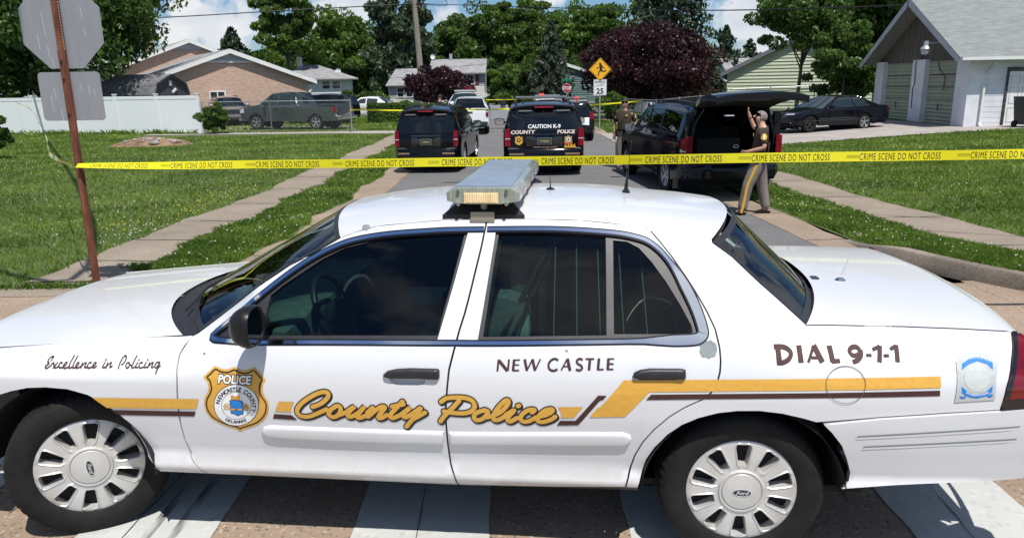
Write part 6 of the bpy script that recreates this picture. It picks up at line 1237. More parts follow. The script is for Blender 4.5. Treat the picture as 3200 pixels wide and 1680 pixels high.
tree('bright green rounded bush right of the split level house', 'lilac_bush', 1612, 198, 170, 345, 70, GR3, 16, 6000, .26, 36, .17, .35, .3)
tree('tangled green brown shrub beside the red bins', 'lilac_bush', 1590, 270, 190, 345, 72, GR2, 17, 4000, .24, 30, .17, .35, .2)
conifer('huge dark spruce rising behind the purple tree', 'spruce_tree', 2085, -260, 520, 300, 62, GR5, 18, 16000, .34, 30, .3)
tree('large dark purple maple behind the speed limit sign', 'purple_maple_tree', 2035, 82, 415, 325, 48, RED, 19, 34000, .15, 110, .12, .35, 1.4, core=.4)
tree('small purple maple in front of the split level house', 'purple_maple_tree', 1368, 205, 195, 325, 64, RED, 20, 7000, .20, 45, .15, .45, .9)
conifer('far blue green pines seen in the gap left of the green house', 'pine_tree', 2262, 85, 150, 280, 86, GR5, 21, 4500, .38, 14, .05, ragged=.6)
conifer('far pine with ragged top in the gap left of the green house', 'pine_tree', 2335, 130, 150, 280, 88, GR5, 22, 4500, .38, 14, .05, ragged=.6)
tree('huge dark tree standing behind the green siding house', 'walnut_tree', 2660, -230, 660, 300, 64, GR1, 23, 30000, .34, 110, .12, .35, 3.)
tree('lit light green maple between the siding house and the garage', 'maple_tree', 2640, 75, 210, 260, 41, GR3, 24, 12000, .17, 60, .13, .45)
tree('low hanging dark boughs in front of the green siding wall', 'walnut_tree', 2640, 175, 270, 300, 42, GR1, 25, 4200, .17, 40, .12, .6)
tree('drooping leafy boughs beside the right sky gap', 'walnut_tree', 2500, -60, 280, 165, 45, GR1, 26, 9000, .18, 60, .13, .5)
tree('tall dark tree behind the garage roof', 'oak_tree', 2900, -300, 600, 60, 56, GR1, 27, 14000, .34, 70, .13)
tree('dark trees closing the view beyond the far street, left part', 'oak_tree', 640, 200, 330, 330, 110, GR1, 28, 6000, .46, 40, .15)
tree('dark trees closing the view beyond the far street, right part', 'oak_tree', 2150, 180, 360, 330, 100, GR1, 29, 6000, .44, 40, .15)
tree('yellow green shrub at the end of the white fence', 'privet_shrub', 672, 318, 95, 415, 37.6, GR3, 30, 5000, .10, 36, .16, .4, .2, group=None)
tree('dark shrub reaching in from the left picture edge', 'privet_shrub', -25, 300, 130, 485, 25, GR1, 31, 4000, .09, 30, .17, .5, .2, group=None)
tree('round light green bush left of the long hedge', 'hedge_bush', 1086, 284, 62, 345, 74, GR3, 32, 2600, .2, 26, .2, .15, .2, group='bushes before the far houses')
tree('wide light green bush left of the split level house', 'hedge_bush', 1165, 287, 112, 345, 73, GR3, 33, 3600, .2, 34, .17, .15, .2, group='bushes before the far houses')
tree('small dark bush beside the porch steps', 'hedge_bush', 1268, 312, 38, 338, 76.2, GR2, 34, 1500, .14, 16, .2, .1, .2, group='bushes before the far houses')
tree('small dark bush at the foot of the small purple maple', 'hedge_bush', 1360, 312, 44, 338, 75.5, GR2, 35, 1500, .14, 16, .2, .1, .2, group='bushes before the far houses')
tree('light green sapling climbing the right chain link fence', 'lilac_bush', 1915, 290, 90, 385, 43.5, GR3, 36, 2600, .13, 26, .17, .5, .3, group=None)
for k_, (px_, yt_, w_, D_2, m_) in enumerate(((690,195,230,114,GR1),(850,150,230,108,GR2),(985,85,240,106,GR1),(1070,40,250,112,GR2),(1160,70,240,106,GR1),(1250,40,240,114,GR2),(1370,90,250,112,GR1),(1450,62,230,106,GR2),(1520,22,250,114,GR1),(1610,14,250,110,GR2),(1700,18,250,115,GR1),(1790,16,250,109,GR2),(1890,12,250,114,GR1),(1990,8,280,108,GR2),(1560,130,260,104,GR1),(1800,140,260,105,GR1),(1330,170,260,103,GR2),(1100,170,260,103,GR1),(930,190,240,104,GR2))):
    tree('%s woodland tree closing the view far behind the houses' % ('mid green' if m_ is GR2 else 'dark green'), 'oak_tree', px_, yt_, w_, 350, D_2, m_, 60+k_, 7500, .40, 70, .13, .3, 1.5, core=.08, group='woodland trees behind the houses')
def hedge(label, c, d, m, n, seed, leaf=.1):
    r = np.random.default_rng(seed); t = thing('clipped_hedge', label, 'hedge', c); P = r.uniform(-.5, .5, (n, 3)); ax = r.integers(0, 3, n); sg = r.choice([-.5, .5], n); P[np.arange(n), ax] = sg*r.uniform(.9, 1.04, n); P[:, 2] = np.abs(P[:, 2]); P = P*np.array([d[0], d[1], d[2]])+np.array([0, 0, 0]); P[:, 2] *= 2
    np_mesh('foliage', leafcloud(P, leaf, r), np.arange(n*4).reshape(-1, 4), m, t)
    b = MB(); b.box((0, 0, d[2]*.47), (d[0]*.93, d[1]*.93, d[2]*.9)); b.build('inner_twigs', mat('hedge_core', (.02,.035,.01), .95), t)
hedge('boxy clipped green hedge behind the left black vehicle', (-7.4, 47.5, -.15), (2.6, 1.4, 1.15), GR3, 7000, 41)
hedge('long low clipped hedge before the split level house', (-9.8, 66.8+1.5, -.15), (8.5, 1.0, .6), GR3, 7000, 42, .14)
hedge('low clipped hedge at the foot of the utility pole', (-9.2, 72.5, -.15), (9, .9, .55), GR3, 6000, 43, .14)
# ================================================================ the other vehicles
M_bp = mat('black_paint', (.004, .0045, .006), .10, spec=.28)
M_navy = mat('midnight_paint', (.005, .006, .010), .10, spec=.32)
M_wp = mat('white_truck_paint', (.72, .73, .75), .3, coat=.5)
M_gp = mat('grey_green_paint', (.055, .068, .070), .22, metal=.35, coat=.8)
M_sp = mat('silver_paint', (.26, .25, .24), .25, metal=.4, coat=.8)
M_tint = mat('dark_tinted_glass', (.006, .008, .011), .04, spec=.4)
M_tint2 = mat('green_tinted_glass', (.015, .026, .026), .04, spec=.6)
M_alloy = mat('alloy_rim', (.55, .56, .58), .25, metal=.8)
M_steel = mat('black_steel_rim', (.02, .02, .02), .5)
M_plate = mat('plate_dark', (.03, .035, .04), .4); M_platetxt = mat('plate_text', (.40, .33, .12), .5)
M_clear = mat('clear_lamp', (.55, .57, .6), .08, coat=.8)
def simple_wheel(t, name, x, y, R, rimm, spokes=5, W=.12, rr=.64):
    b = MB(); s = 1 if y > 0 else -1
    b.lathe([(R*rr, -W), (R*.93, -W), (R, -W*.7), (R, W*.7), (R*.93, W), (R*rr, W*.85)], 40); w = b.build(name, M_tyre, t, smooth=40); w.location = (x, y-s*W, R)
    if s < 0: w.rotation_euler = (0, 0, PI)
    b = MB(); b.lathe([(R*rr, W*.85), (R*rr*.93, W*.9), (R*rr*.90, W*.4)], 40); b.lathe([(0, W*.72), (R*.13, W*.72), (R*.15, W*.5)], 20)
    for k in range(spokes):
        a = 2*PI*k/spokes+PI/2; r0, r1 = R*.08, R*rr*.93; h = R*.07*(5/spokes)**.5; q = []
        for (r, t_) in ((r0, -h*.9), (r1, -h*1.5), (r1, h*1.5), (r0, h*.9)): q.append((r*math.cos(a)-t_*math.sin(a), r*math.sin(a)+t_*math.cos(a)))
        b.add([(x_, W*.70, z_) for x_, z_ in q]+[(x_, W*.5, z_) for x_, z_ in q], [(0, 1, 2, 3), (0, 4, 5, 1), (1, 5, 6, 2), (2, 6, 7, 3)])
    b.build('rim', rimm, w)
    b = MB(); b.lathe([(0, W*.3), (R*rr*.9, W*.3)], 24); b.build('brake', M_dark, w); return w
class Car:
    """side outline -> welded body shell with cut wheel arches, skin across the width, separate panes"""
    def __init__(s, label, name, cat, loc, rz, prof, W, wt, belt, paint, wheels, R, bottom=.28, group=None, crown=.035, taper=.10, scale=1., tl=.55, glassm=None, rnd_=.09, arch=1.13):
        s.t = thing(name, label, cat, loc, rz, group); s.t.scale = scale if isinstance(scale, tuple) else (scale,)*3; s.prof = prof; s.W = W; s.wt = wt; s.belt = belt; s.R = R; s.paint = paint; s.gm = glassm or M_tint; s.wheels = wheels
        s.x1 = max(p[0] for p in prof); s.x0 = min(p[0] for p in prof); s.zt = max(p[1] for p in prof); s.taper = taper; s.tl = tl; s.rnd = rnd_; s.crown = crown
        top = [(p[0], p[1]) for p in prof]; bot = []
        xs = sorted(wheels, reverse=False)
        for x in xs:
            ar = R*arch; n = 14; 
            for k in range(n+1): a = PI-PI*k/n; bot.append((x+ar*math.cos(a), max(bottom, R+ar*math.sin(a)) if 0 < k < n else bottom))
        s.outline = top+[(s.x0+.12, bottom)]*0+bot
        s.top = top
        for sd in (1, -1): ypanel('body_side', s.outline, paint, s.t, Y=s.Y, side=sd, thick=.05, grid=.13, off=0)
        names = {'b': 'body_panel', 'g': 'windshield', 'r': 'rear_window', 'k': 'trim_panel', 'h': 'hood', 'o': 'roof', 't': 'tailgate', 'n': 'grille'}
        mats = {'b': paint, 'h': paint, 'o': paint, 't': paint, 'g': s.gm, 'r': s.gm, 'k': M_blk, 'n': M_blkgl}
        i = 0
        while i < len(prof)-1:
            j = i
            while j < len(prof)-2 and prof[j+1][2] == prof[i][2]: j += 1
            pts = [(p[0], p[1]) for p in prof[i:j+2]]
            if prof[i][2] != '-':
                cur = resamp(pts, max(2, int(sum(math.dist(a, b) for a, b in zip(pts, pts[1:]))/.12)))
                sheet(names[prof[i][2]], lambda u, v, cur=cur: s.skin(interp(cur, u), v), len(cur)-1, 14, mats[prof[i][2]], s.t, smooth=50)
            i = j+1
        b = MB(); b.box(((s.x0+s.x1)/2, 0, bottom+.05), (s.x1-s.x0-.25, W*1.7, .04))
        for x in wheels: b.box((x-R*1.1, 0, R*1.2), (.02, W*1.5, R*1.7)); b.box((x+R*1.1, 0, R*1.2), (.02, W*1.5, R*1.7)); b.box((x, 0, R*2.08), (R*2.2, W*1.6, .02))
        b.build('underbody', M_dark, s.t)
    def edge(s, x, z): return edist_open(s.top, x, z)
    def base(s, x, z):
        y = s.W*(1-.045*((z-s.belt*.72)/s.belt)**2) if z < s.belt else s.W*(1-.045*.15)+(s.wt-s.W)*((z-s.belt)/(s.zt-s.belt))**1.05
        for e, d in ((s.x1, s.x1-x), (s.x0, x-s.x0)):
            if d < s.tl: y *= 1-s.taper*((s.tl-d)/s.tl)**2.2
        return y
    def Y(s, x, z):
        d = min(1, s.edge(x, z)/s.rnd); return s.base(x, z)-s.rnd*.6*(1-math.sqrt(max(0, 1-(1-d)**2)))
    def skin(s, p, v, off=0.):
        x, z = p; y = s.Y(x, z); n = s.normal(x, z); c = s.crown*(1-abs(v)**2.5)*(1.6 if n[1] < .5 else 1)+off; return Vector((x+n[0]*c, y*v, z+n[1]*c))
    def normal(s, x, z):
        best = (9, (0, 1))
        for a, b in zip(s.top, s.top[1:]):
            dx, dz = b[0]-a[0], b[1]-a[1]; L = dx*dx+dz*dz; t = min(1, max(0, ((x-a[0])*dx+(z-a[1])*dz)/L)); d = math.hypot(x-a[0]-t*dx, z-a[1]-t*dz)
            if d < best[0]: l = math.sqrt(L); best = (d, (dz/l, -dx/l))
        n = best[1]; cx = (s.x0+s.x1)/2
        if n[0]*(x-cx)*.2+n[1]*(z-.6) < 0: n = (-n[0], -n[1])
        return n
    def pane(s, poly, name='side_window', m=None, off=.006, sides=(1, -1), parent=None):
        for sd in sides: ypanel(name, poly, m or s.gm, parent or s.t, Y=s.Y, side=sd, off=off, thick=.012, grid=.2)
    def line(s, pts, w=.012, m=None, name='shut_line', off=.004, sides=(1, -1)):
        for sd in sides: ydecal(name, [strokeitem(pts, w, off, 0, 4, False)], m or M_dark, s.t, Y=s.Y, side=sd)
    def handle(s, pts, m=None):
        for sd in (1, -1):
            b = MB()
            for x, z in pts: p, _ = yn(s.Y, x, z, .02, sd); b = MB(); b.box(p, (.16, .035, .04), bev=.01); b.build('door_handle', m or s.paint, s.t)
    def mirror(s, x, z, L=.13, hy=.13, hz=.10, m=None):
        for sd in (1, -1):
            b = MB(); y = s.base(x, z); pod(b, (x+.08, sd*(y+.17), z+.04), L, hy, hz, 3.5); b.tube([(x, sd*(y-.03), z), (x, sd*(y+.09), z+.02)], [.04, .03], 8); b.build('mirror', [m or s.paint, M_chrome], s.t, smooth=40)
    def put_wheels(s, rimm, spokes=5, rims=None):
        for i, x in enumerate(s.wheels):
            for sd in (1, -1): simple_wheel(s.t, 'wheel', x, sd*(s.W-.015), s.R, rims[i] if rims else rimm, spokes)
    def rear(s, y, z, off=.004):
        """point on the rear skin at height z"""
        x = None
        for a, b in zip(s.top, s.top[1:]):
            if (a[1]-z)*(b[1]-z) <= 0 and a[1] != b[1] and a[0] < (s.x0+s.x1)/2:
                q = a[0]+(b[0]-a[0])*(z-a[1])/(b[1]-a[1]); x = q if x is None else min(x, q)
        hy = s.Y(x, z); v = max(-1, min(1, y/hy)); n = s.normal(x, z); c = s.crown*(1-abs(v)**2.5)*(1.6 if n[1] < .5 else 1)+off
        return Vector((x+n[0]*c, y, z+n[1]*c))
    def rplate(s, name, poly, m, off=.004, thick=.015, parent=None, grid=.12):
        tv, tf = cdt(poly, (), grid); n = len(poly); b = MB(); b.add([s.rear(y, z, off) for y, z in tv], tf)
        b.add([s.rear(y, z, off) for y, z in poly]+[s.rear(y, z, off-thick) for y, z in poly], [(i, (i+1) % n, n+(i+1) % n, n+i) for i in range(n)]); return b.build(name, m, parent or s.t, smooth=40)
    def rtext(s, name, txt, y, z, h, m, bold=.02, sx=1., off=.008, parent=None, shear=0.):
        v, f = text2(txt, 1., bold, sx, shear=shear); H = h/.73; b = MB(); b.add([s.rear(y-a*H, z-h/2+c*H, off) for a, c in v], f); return b.build(name, m, parent or s.t)
def edist_open(P, x, z):
    best = 9
    for a, b in zip(P, P[1:]):
        dx, dz = b[0]-a[0], b[1]-a[1]; L = dx*dx+dz*dz or 1e-9; t = min(1, max(0, ((x-a[0])*dx+(z-a[1])*dz)/L)); best = min(best, math.hypot(x-a[0]-t*dx, z-a[1]-t*dz))
    return best
M_red2 = mat('red_lamp_lens', (.17, .003, .010), .25, spec=.25, var=.3, scale=9)
R_ = lambda x0, x1, z0, z1: [(x0, z0), (x1, z0), (x1, z1), (x0, z1)]
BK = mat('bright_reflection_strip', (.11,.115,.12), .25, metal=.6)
# ---- two black full-size SUVs seen from behind
def tahoe(label, loc, rz, k9, scale):
    prof = [(4.0,.40,'n'),(4.03,.75,'n'),(3.95,1.05,'h'),(3.65,1.13,'h'),(2.72,1.2,'g'),(2.02,1.78,'o'),(1.5,1.86,'o'),(.5,1.885,'o'),(-.4,1.87,'o'),(-.98,1.83,'k'),(-1.20,1.79,'k'),(-1.10,1.72,'r'),(-1.17,1.18,'t'),(-1.20,1.05,'t'),(-1.21,.74,'b'),(-1.28,.68,'b'),(-1.30,.52,'k'),(-1.18,.36,'k'),(-1.05,.30,'k')]
    c = Car(label, 'police_suv' if k9 else 'black_suv', 'SUV', loc, rz, prof, 1.005, .80, 1.14, M_bp, (0, 2.95), .40, .33, None, .05, .10, scale)
    c.put_wheels(M_alloy if not k9 else M_steel, 6)
    c.pane([(2.35,1.20),(1.45,1.20),(1.45,1.72),(1.92,1.70)]); c.pane([(1.36,1.20),(.45,1.20),(.45,1.74),(1.36,1.73)]); c.pane([(.36,1.20),(-.85,1.22),(-.98,1.68),(.36,1.74)])
    c.line([(1.40,1.76),(1.40,.42)]); c.line([(.40,1.76),(.40,.75),(.55,.48)]); c.handle([(1.62,1.06),(.62,1.06)]); c.mirror(2.15, 1.24, .14, .14, .105)
    for s in (1, -1):
        c.rplate('tail_light', [(s*.82,.80),(s*.955,.80),(s*.965,1.0),(s*.955,1.24),(s*.84,1.26),(s*.825,1.05)], M_red2, .02, .03); c.rplate('reverse_lamp', [(s*.83,.98),(s*.95,.98),(s*.95,1.0),(s*.83,1.0)], M_clear, .024, .01)
        c.rplate('lamp_strip', [(s*.30,1.685),(s*.62,1.685),(s*.62,1.715),(s*.30,1.715)], mat('dim_led_strip', (.16,.17,.16), .3), .03, .02)
        b = MB(); b.tube([(1.7, s*.66, 1.91), (.2, s*.68, 1.93), (-.8, s*.68, 1.89)], .022, 6); b.build('roof_rail', M_blk, c.t)
    b = MB(); b.box((-1.17, 0, 1.80), (.10, .46, .035), bev=.008); b.build('brake_lamp', mat('red_strip', (.32, .01, .03), .2, coat=.5), c.t)
    c.rplate('handle_bar', R_(-.46, .46, 1.06, 1.10), M_blkgl, .035, .04); c.rplate('plate_recess', R_(-.44, .44, .80, 1.05), M_blkgl, .006, .01)
    pl = c.rplate('license_plate', R_(-.155, .155, .845, 1.0), M_plate, .02, .01); c.rplate('plate_frame', [(-.17,.83),(.17,.83),(.17,1.012),(-.17,1.012)], mat('plate_frame', (.22,.23,.24), .3, metal=.5), .014, .01)
    c.rtext('plate_number', 'CY5052' if k9 else 'C43618', 0, .925, .062, M_platetxt, .02, .8, .024, pl)
    c.rplate('bumper_highlight', R_(-.88, .88, .70, .735), BK, .03, .03)  # lighter strip painting a reflected highlight along the bumper edge
    for s in (1, -1): c.rplate('reflector', R_(min(s*.50, s*.86), max(s*.50, s*.86), .565, .615), mat('tan_reflector', (.20,.13,.08), .4), .012, .01)
    b = MB(); b.tube([(-1.30, .02, 1.70), (-1.31, .03, 1.55)], .012, 5); b.build('rear_wiper', M_blk, c.t)
    if k9:
        c.rtext('warning_lettering', 'CAUTION K-9', 0, 1.30, .10, M_wv, .03, .92, .012)
        c.rtext('panel_lettering', 'COUNTY', .53, 1.155, .095, mat('pink_white_vinyl', (.62,.50,.46), .4), .045, 1.05, .012, shear=.15); c.rtext('panel_lettering', 'POLICE', -.52, 1.155, .095, MATS['pink_white_vinyl'], .045, 1.0, .012, shear=.15)
        c.rtext('web_address', 'www.nccpd.com', -.02, .72, .055, mat('dim_tan', (.16,.09,.06), .4), .01, 1.15, .036)
        c.rtext('unit_number', '6686', -.62, .79, .11, M_gold, .03, .95, .045)
        for y, m2, nm in ((.62, M_gold, 'badge'), (-.58, M_gold, 'badge')):
            po = [(-.09,.10),(-.05,.085),(0,.11),(.05,.085),(.09,.10),(.085,.02),(.095,-.05),(.05,-.10),(0,-.12),(-.05,-.10),(-.095,-.05),(-.085,.02)]
            bd = c.rplate(nm, [(y+a, .945+z) for a, z in po], M_gold if y > 0 else mat('badge_tan', (.42,.26,.09), .4), .014, .006)
            c.rplate('badge_centre', [(y+.05*math.cos(k*PI/8), .955+.05*math.sin(k*PI/8)) for k in range(16)], M_brown if y > 0 else M_wv, .018, .004, bd); c.rplate('badge_centre', [(y+.026*math.cos(k*PI/8), .955+.026*math.sin(k*PI/8)) for k in range(16)], M_gold if y > 0 else M_black, .022, .004, bd)
            if y < 0: c.rplate('badge_ribbon', [(y-.12,.86),(y,.825),(y+.12,.86),(y+.10,.885),(y,.85),(y-.10,.885)], mat('badge_red', (.40,.05,.03), .4), .022, .004, bd)
        b = MB(); b.box((.95, 0, 2.02), (.28, 1.36, .06), bev=.02); lb_ = b.build('light_bar', mat('grey_bar', (.16,.18,.19), .3), c.t)
        b = MB()
        for s in (1, -1): b.tube([(.95, s*.6, 1.86), (.95, s*.6, 2.0)], .03, 6)
        b.build('bar_mount', M_blk, c.t)
        b = MB(); 
        for y in (-.5, -.25, 0, .25, .5): b.box((-.6, y, 1.885), (.05, .05, .03))
        b.build('roof_marker', M_blk, c.t)
        return c
    b = MB(); b.box((-1.33, 0, .44), (.05, .12, .08)); b.build('tow_hitch', M_blk, c.t)
    return c
tahoe('plain black SUV seen from behind, parked at the left edge of the street', (-2.04, 20.25, -.15), PI/2-.07, False, (.92, .84, .86))
tahoe('black SUV seen from behind with CAUTION K-9 lettering and badges', (.83, 19.4, -.15), PI/2-.005, True, (.97, .99, .91))
# ---- white pickup with cap, seen from behind
prof = [(5.0,.5,'n'),(5.03,1.1,'h'),(3.9,1.25,'g'),(3.2,1.93,'o'),(2.2,1.98,'o'),(1.4,1.97,'o'),(-1.15,1.93,'r'),(-1.33,1.42,'t'),(-1.36,1.33,'t'),(-1.38,.72,'k'),(-1.45,.66,'k'),(-1.45,.48,'k'),(-1.2,.42,'k')]
c = Car('white pickup truck with a covered bed and its right front door open', 'pickup_truck', 'pickup', (-1.83, 35.6, -.15), PI/2+.03, prof, 1.01, .74, 1.36, M_wp, (0, 3.9), .41, .5, None, .03, .06, (.95, .86, .82))
c.put_wheels(M_alloy, 6); c.pane([(3.5,1.36),(2.5,1.36),(2.5,1.85),(3.1,1.85)]); c.pane([(2.4,1.36),(1.5,1.36),(1.5,1.88),(2.4,1.88)]); c.pane([(1.2,1.42),(-1.0,1.42),(-1.05,1.82),(1.2,1.86)]); c.mirror(3.2, 1.4, .14, .16, .13, M_blk)
for s in (1, -1): c.rplate('tail_light', [(s*.83,.98),(s*.97,.98),(s*.97,1.30),(s*.83,1.30)], M_red2, .02, .03); c.rplate('reverse_lamp', R_(min(s*.84, s*.96), max(s*.84, s*.96), 1.20, 1.27), M_clear, .026, .01)
c.rplate('tailgate_handle', R_(-.15, .15, 1.17, 1.25), M_blk, .02, .02); c.rplate('cap_latch', R_(-.06, .06, 1.36, 1.42), M_blk, .02, .02); c.rplate('cap_seam', R_(-.95, .95, 1.325, 1.345), mat('seam_grey', (.25,.26,.28), .5), .008, .01)
c.rtext('cap_badge', 'K-9', 0, 1.955-.09, .03, M_blk, .03, 1.4, .01) if False else None
b = MB(); b.box((-1.46, 0, .60), (.16, 1.85, .22), bev=.03); b.build('rear_bumper', mat('dark_bumper', (.05,.055,.06), .35, metal=.4), c.t)
b = MB(); b.box((-1.18, 0, .42), (.02, 1.5, .16)); b.build('mud_flap', M_wv, c.t)
b = MB(); b.box((0, -.62, 0), (.06, 1.1, .85), bev=.02); dd_ = b.build('open_door', mat('door_grey', (.30,.32,.35), .4), c.t); dd_.location = (3.05, -1.02, 1.02); dd_.rotation_euler = (0, 0, .25)
b = MB(); b.tube([(0, -.25, .42), (-.03, -.35, .80), (-.03, -1.0, .76), (0, -1.14, .42)], .03, 6); b.build('window_frame', M_blk, dd_)
b = MB(); b.box((-.08, -.85, .55), (.12, .30, .30), bev=.05); b.build('tow_mirror', M_blk, dd_)
# ---- grey pickup, side on behind the chain link fence
prof = [(4.55,.55,'n'),(4.60,1.05,'h'),(4.35,1.18,'h'),(3.35,1.30,'g'),(2.65,1.87,'o'),(2.1,1.92,'o'),(1.2,1.89,'r'),(1.02,1.32,'k'),(.9,1.28,'k'),(-1.18,1.28,'t'),(-1.22,.75,'b'),(-1.30,.68,'k'),(-1.28,.52,'k'),(-1.1,.48,'k')]
c = Car('dark grey green crew cab pickup truck parked side on behind the chain link fence', 'pickup_truck', 'pickup', (-9.75, 40.3, -.12), PI-.30, prof, 1.0, .72, 1.28, M_gp, (0, 3.57), .40, .46, None, .03, .08, 1., glassm=M_tint2)
c.put_wheels(M_alloy, 5); c.pane([(3.05,1.30),(2.22,1.30),(2.22,1.80),(2.62,1.80)]); c.pane([(2.13,1.30),(1.42,1.30),(1.42,1.82),(2.13,1.82)]); c.pane([(1.32,1.32),(1.1,1.32),(1.20,1.80),(1.32,1.82)])
c.line([(2.17,1.82),(2.17,.62)]); c.line([(1.36,1.84),(1.36,.62)]); c.line([(1.0,1.28),(1.0,.55)], .02); c.line([(3.0,1.26),(2.95,.60)]); c.line([(3.0,.70),(-1.0,.74)], .03, BK, 'side_trim'); c.handle([(2.35,1.12),(1.55,1.12)]); c.mirror(2.85, 1.36, .13, .14, .12, M_blk)
for s in (1, -1):
    ypanel('tail_light', R_(-1.205, -1.04, .88, 1.18), M_red2, c.t, Y=c.Y, side=s, off=.012, thick=.02); ypanel('headlight', [(4.58,.86),(4.25,.90),(4.30,1.12),(4.57,1.03)], M_clear, c.t, Y=c.Y, side=s, off=.012, thick=.02); c.line([(3.57+.47*math.cos(a*PI/10), .40+.47*math.sin(a*PI/10)) for a in range(11)], .03, M_blk, 'arch_lip', .006, (s,))
b = MB(); b.box((-1.33, 0, .62), (.18, 1.8, .18), bev=.03); b.build('rear_bumper', M_chrome, c.t); b = MB(); b.box((4.62, 0, .62), (.16, 1.8, .26), bev=.04); b.build('front_bumper', M_chrome, c.t)
b = MB(); b.box((1.28, 0, 1.905), (.06, .5, .03)); b.build('brake_lamp', M_red2, c.t)
# ---- silver crossover, nose on
prof = [(3.75,.40,'b'),(3.80,.70,'n'),(3.72,.92,'h'),(3.3,1.02,'h'),(2.75,1.08,'g'),(1.95,1.58,'o'),(1.2,1.66,'o'),(.2,1.64,'o'),(-.7,1.55,'r'),(-.95,1.1,'t'),(-1.0,.6,'b'),(-.95,.35,'k')]
c = Car('silver crossover car facing the street beside the brick house', 'crossover_car', 'car', (-18.0, 48.2, -.1), -1.05, prof, .93, .66, 1.04, M_sp, (0, 2.82), .35, .3, None, .06, .16, 1.)
c.put_wheels(M_alloy, 5); c.pane([(2.35,1.08),(1.35,1.08),(1.35,1.53),(1.95,1.52)]); c.pane([(1.27,1.08),(.4,1.08),(.4,1.55),(1.27,1.54)]); c.mirror(2.2, 1.12)
b = MB()
for s in (1, -1): b.box((3.73, s*.62, .84), (.14, .36, .14), bev=.04)
b.build('headlight', M_clear, c.t); b = MB()
for k in range(4): b.box((3.86, 0, .68+.055*k), (.03, .9, .02))
b.build('grille_bar', M_chrome, c.t); b = MB(); b.box((3.86, 0, .45), (.06, 1.2, .12)); b.build('bumper_intake', M_blk, c.t)
b = MB()
for s in (1, -1): b.tube([(1.7, s*.60, 1.68), (.7, s*.60, 1.72), (-.4, s*.58, 1.66)], .02, 6)
b.build('roof_rail', M_blk, c.t)
# ---- dark SUV peeping out behind the grey pickup
prof = [(3.7,.45,'n'),(3.75,1.0,'h'),(2.7,1.1,'g'),(1.95,1.68,'o'),(.6,1.74,'o'),(-.8,1.68,'r'),(-1.05,1.1,'t'),(-1.1,.5,'k'),(-.9,.35,'k')]
c = Car('dark navy SUV partly hidden behind the tailgate of the grey pickup', 'parked_suv', 'SUV', (-10.5, 46.8, -.12), PI-.35, prof, .93, .70, 1.06, M_navy, (0, 2.75), .37, .32)
c.put_wheels(M_alloy, 5); c.pane([(2.3,1.1),(1.3,1.1),(1.3,1.6),(1.9,1.6)]); c.pane([(1.2,1.1),(.2,1.1),(.2,1.63),(1.2,1.62)]); c.pane([(.1,1.1),(-.85,1.12),(-.75,1.58),(.1,1.62)])
for s in (1, -1): ypanel('tail_light', R_(-1.05, -.88, .85, 1.15), M_red2, c.t, Y=c.Y, side=s, off=.01, thick=.02)
# ---- small white police sedan far off
SEDAN = [(3.7,.35,'b'),(3.75,.62,'h'),(3.5,.78,'h'),(2.25,.95,'g'),(1.55,1.38,'o'),(.9,1.44,'o'),(.1,1.40,'r'),(-.55,1.02,'b'),(-1.2,.98,'t'),(-1.28,.6,'b'),(-1.25,.35,'k')]
def sedan(label, name, cat, loc, rz, paint, stripes=True, bar=False, scale=1.):
    c = Car(label, name, cat, loc, rz, SEDAN, .95, .62, .95, paint, (0, 2.9), .33, .26, None, .04, .12, scale, glassm=M_tint2); c.put_wheels(M_silver, 8)
    c.pane([(1.95,.97),(1.05,.97),(1.05,1.34),(1.5,1.32)]); c.pane([(.97,.97),(.1,.97),(.1,1.30),(.97,1.35)]); c.mirror(1.9, .98, .1, .1, .07, M_blk)
    if stripes:
        for s in (1, -1): ydecal('side_stripe', [strokeitem([(2.3,.66),(-1.0,.70)], .05, .006, 0, 4, False), strokeitem([(2.3,.58),(-1.0,.62)], .03, .006, 1, 4, False)], [M_gold, M_brown], c.t, Y=c.Y, side=s)
    for s in (1, -1): ypanel('tail_light', R_(-1.24, -1.1, .72, .92), M_red2, c.t, Y=c.Y, side=s, off=.01, thick=.02)
    if bar: b = MB(); b.box((1.0, 0, 1.56), (.30, 1.2, .10), bev=.03); b.build('light_bar', bar, c.t)
    return c
sedan('small white police sedan far off by the hedge, left of the clipped hedge', 'police_sedan', 'police car', (-9.6, 58.2, -.15), PI-.25, M_wp)
sedan('white police car with roof light bar beyond the white pickup', 'police_sedan', 'police car', (-2.75, 47.5, -.05), PI/2+.06, M_wp, True, mat('pale_bar', (.30,.34,.33), .3), 1.12)
sedan('white car half hidden behind the right chain link fence', 'parked_car', 'car', (9.2, 47.2, -.1), .35, M_wp, False)
# ---- police cars beyond the K-9 SUV
c = Car('black and white police SUV with red lit roof bar beyond the K-9 one', 'police_suv', 'SUV', (2.45, 30.2, -.15), PI/2-.03, [(3.7,.45,'n'),(3.75,1.0,'h'),(2.7,1.1,'g'),(1.95,1.66,'o'),(.6,1.73,'o'),(-.8,1.68,'r'),(-1.02,1.12,'t'),(-1.06,.62,'b'),(-1.1,.5,'k'),(-.9,.35,'k')], .95, .70, 1.06, M_bp, (0, 2.86), .37, .32, None, .035, .10, (.95, .92, .86))
c.put_wheels(M_steel, 6); c.pane([(2.3,1.1),(1.3,1.1),(1.3,1.6),(1.9,1.6)]); c.pane([(1.2,1.1),(.2,1.1),(.2,1.63),(1.2,1.62)]); c.mirror(2.1, 1.14, m=M_bp)
for s in (1, -1): c.rplate('tail_light', [(s*.70,.98),(s*.88,.98),(s*.86,1.30),(s*.72,1.28)], M_red2, .02, .03)
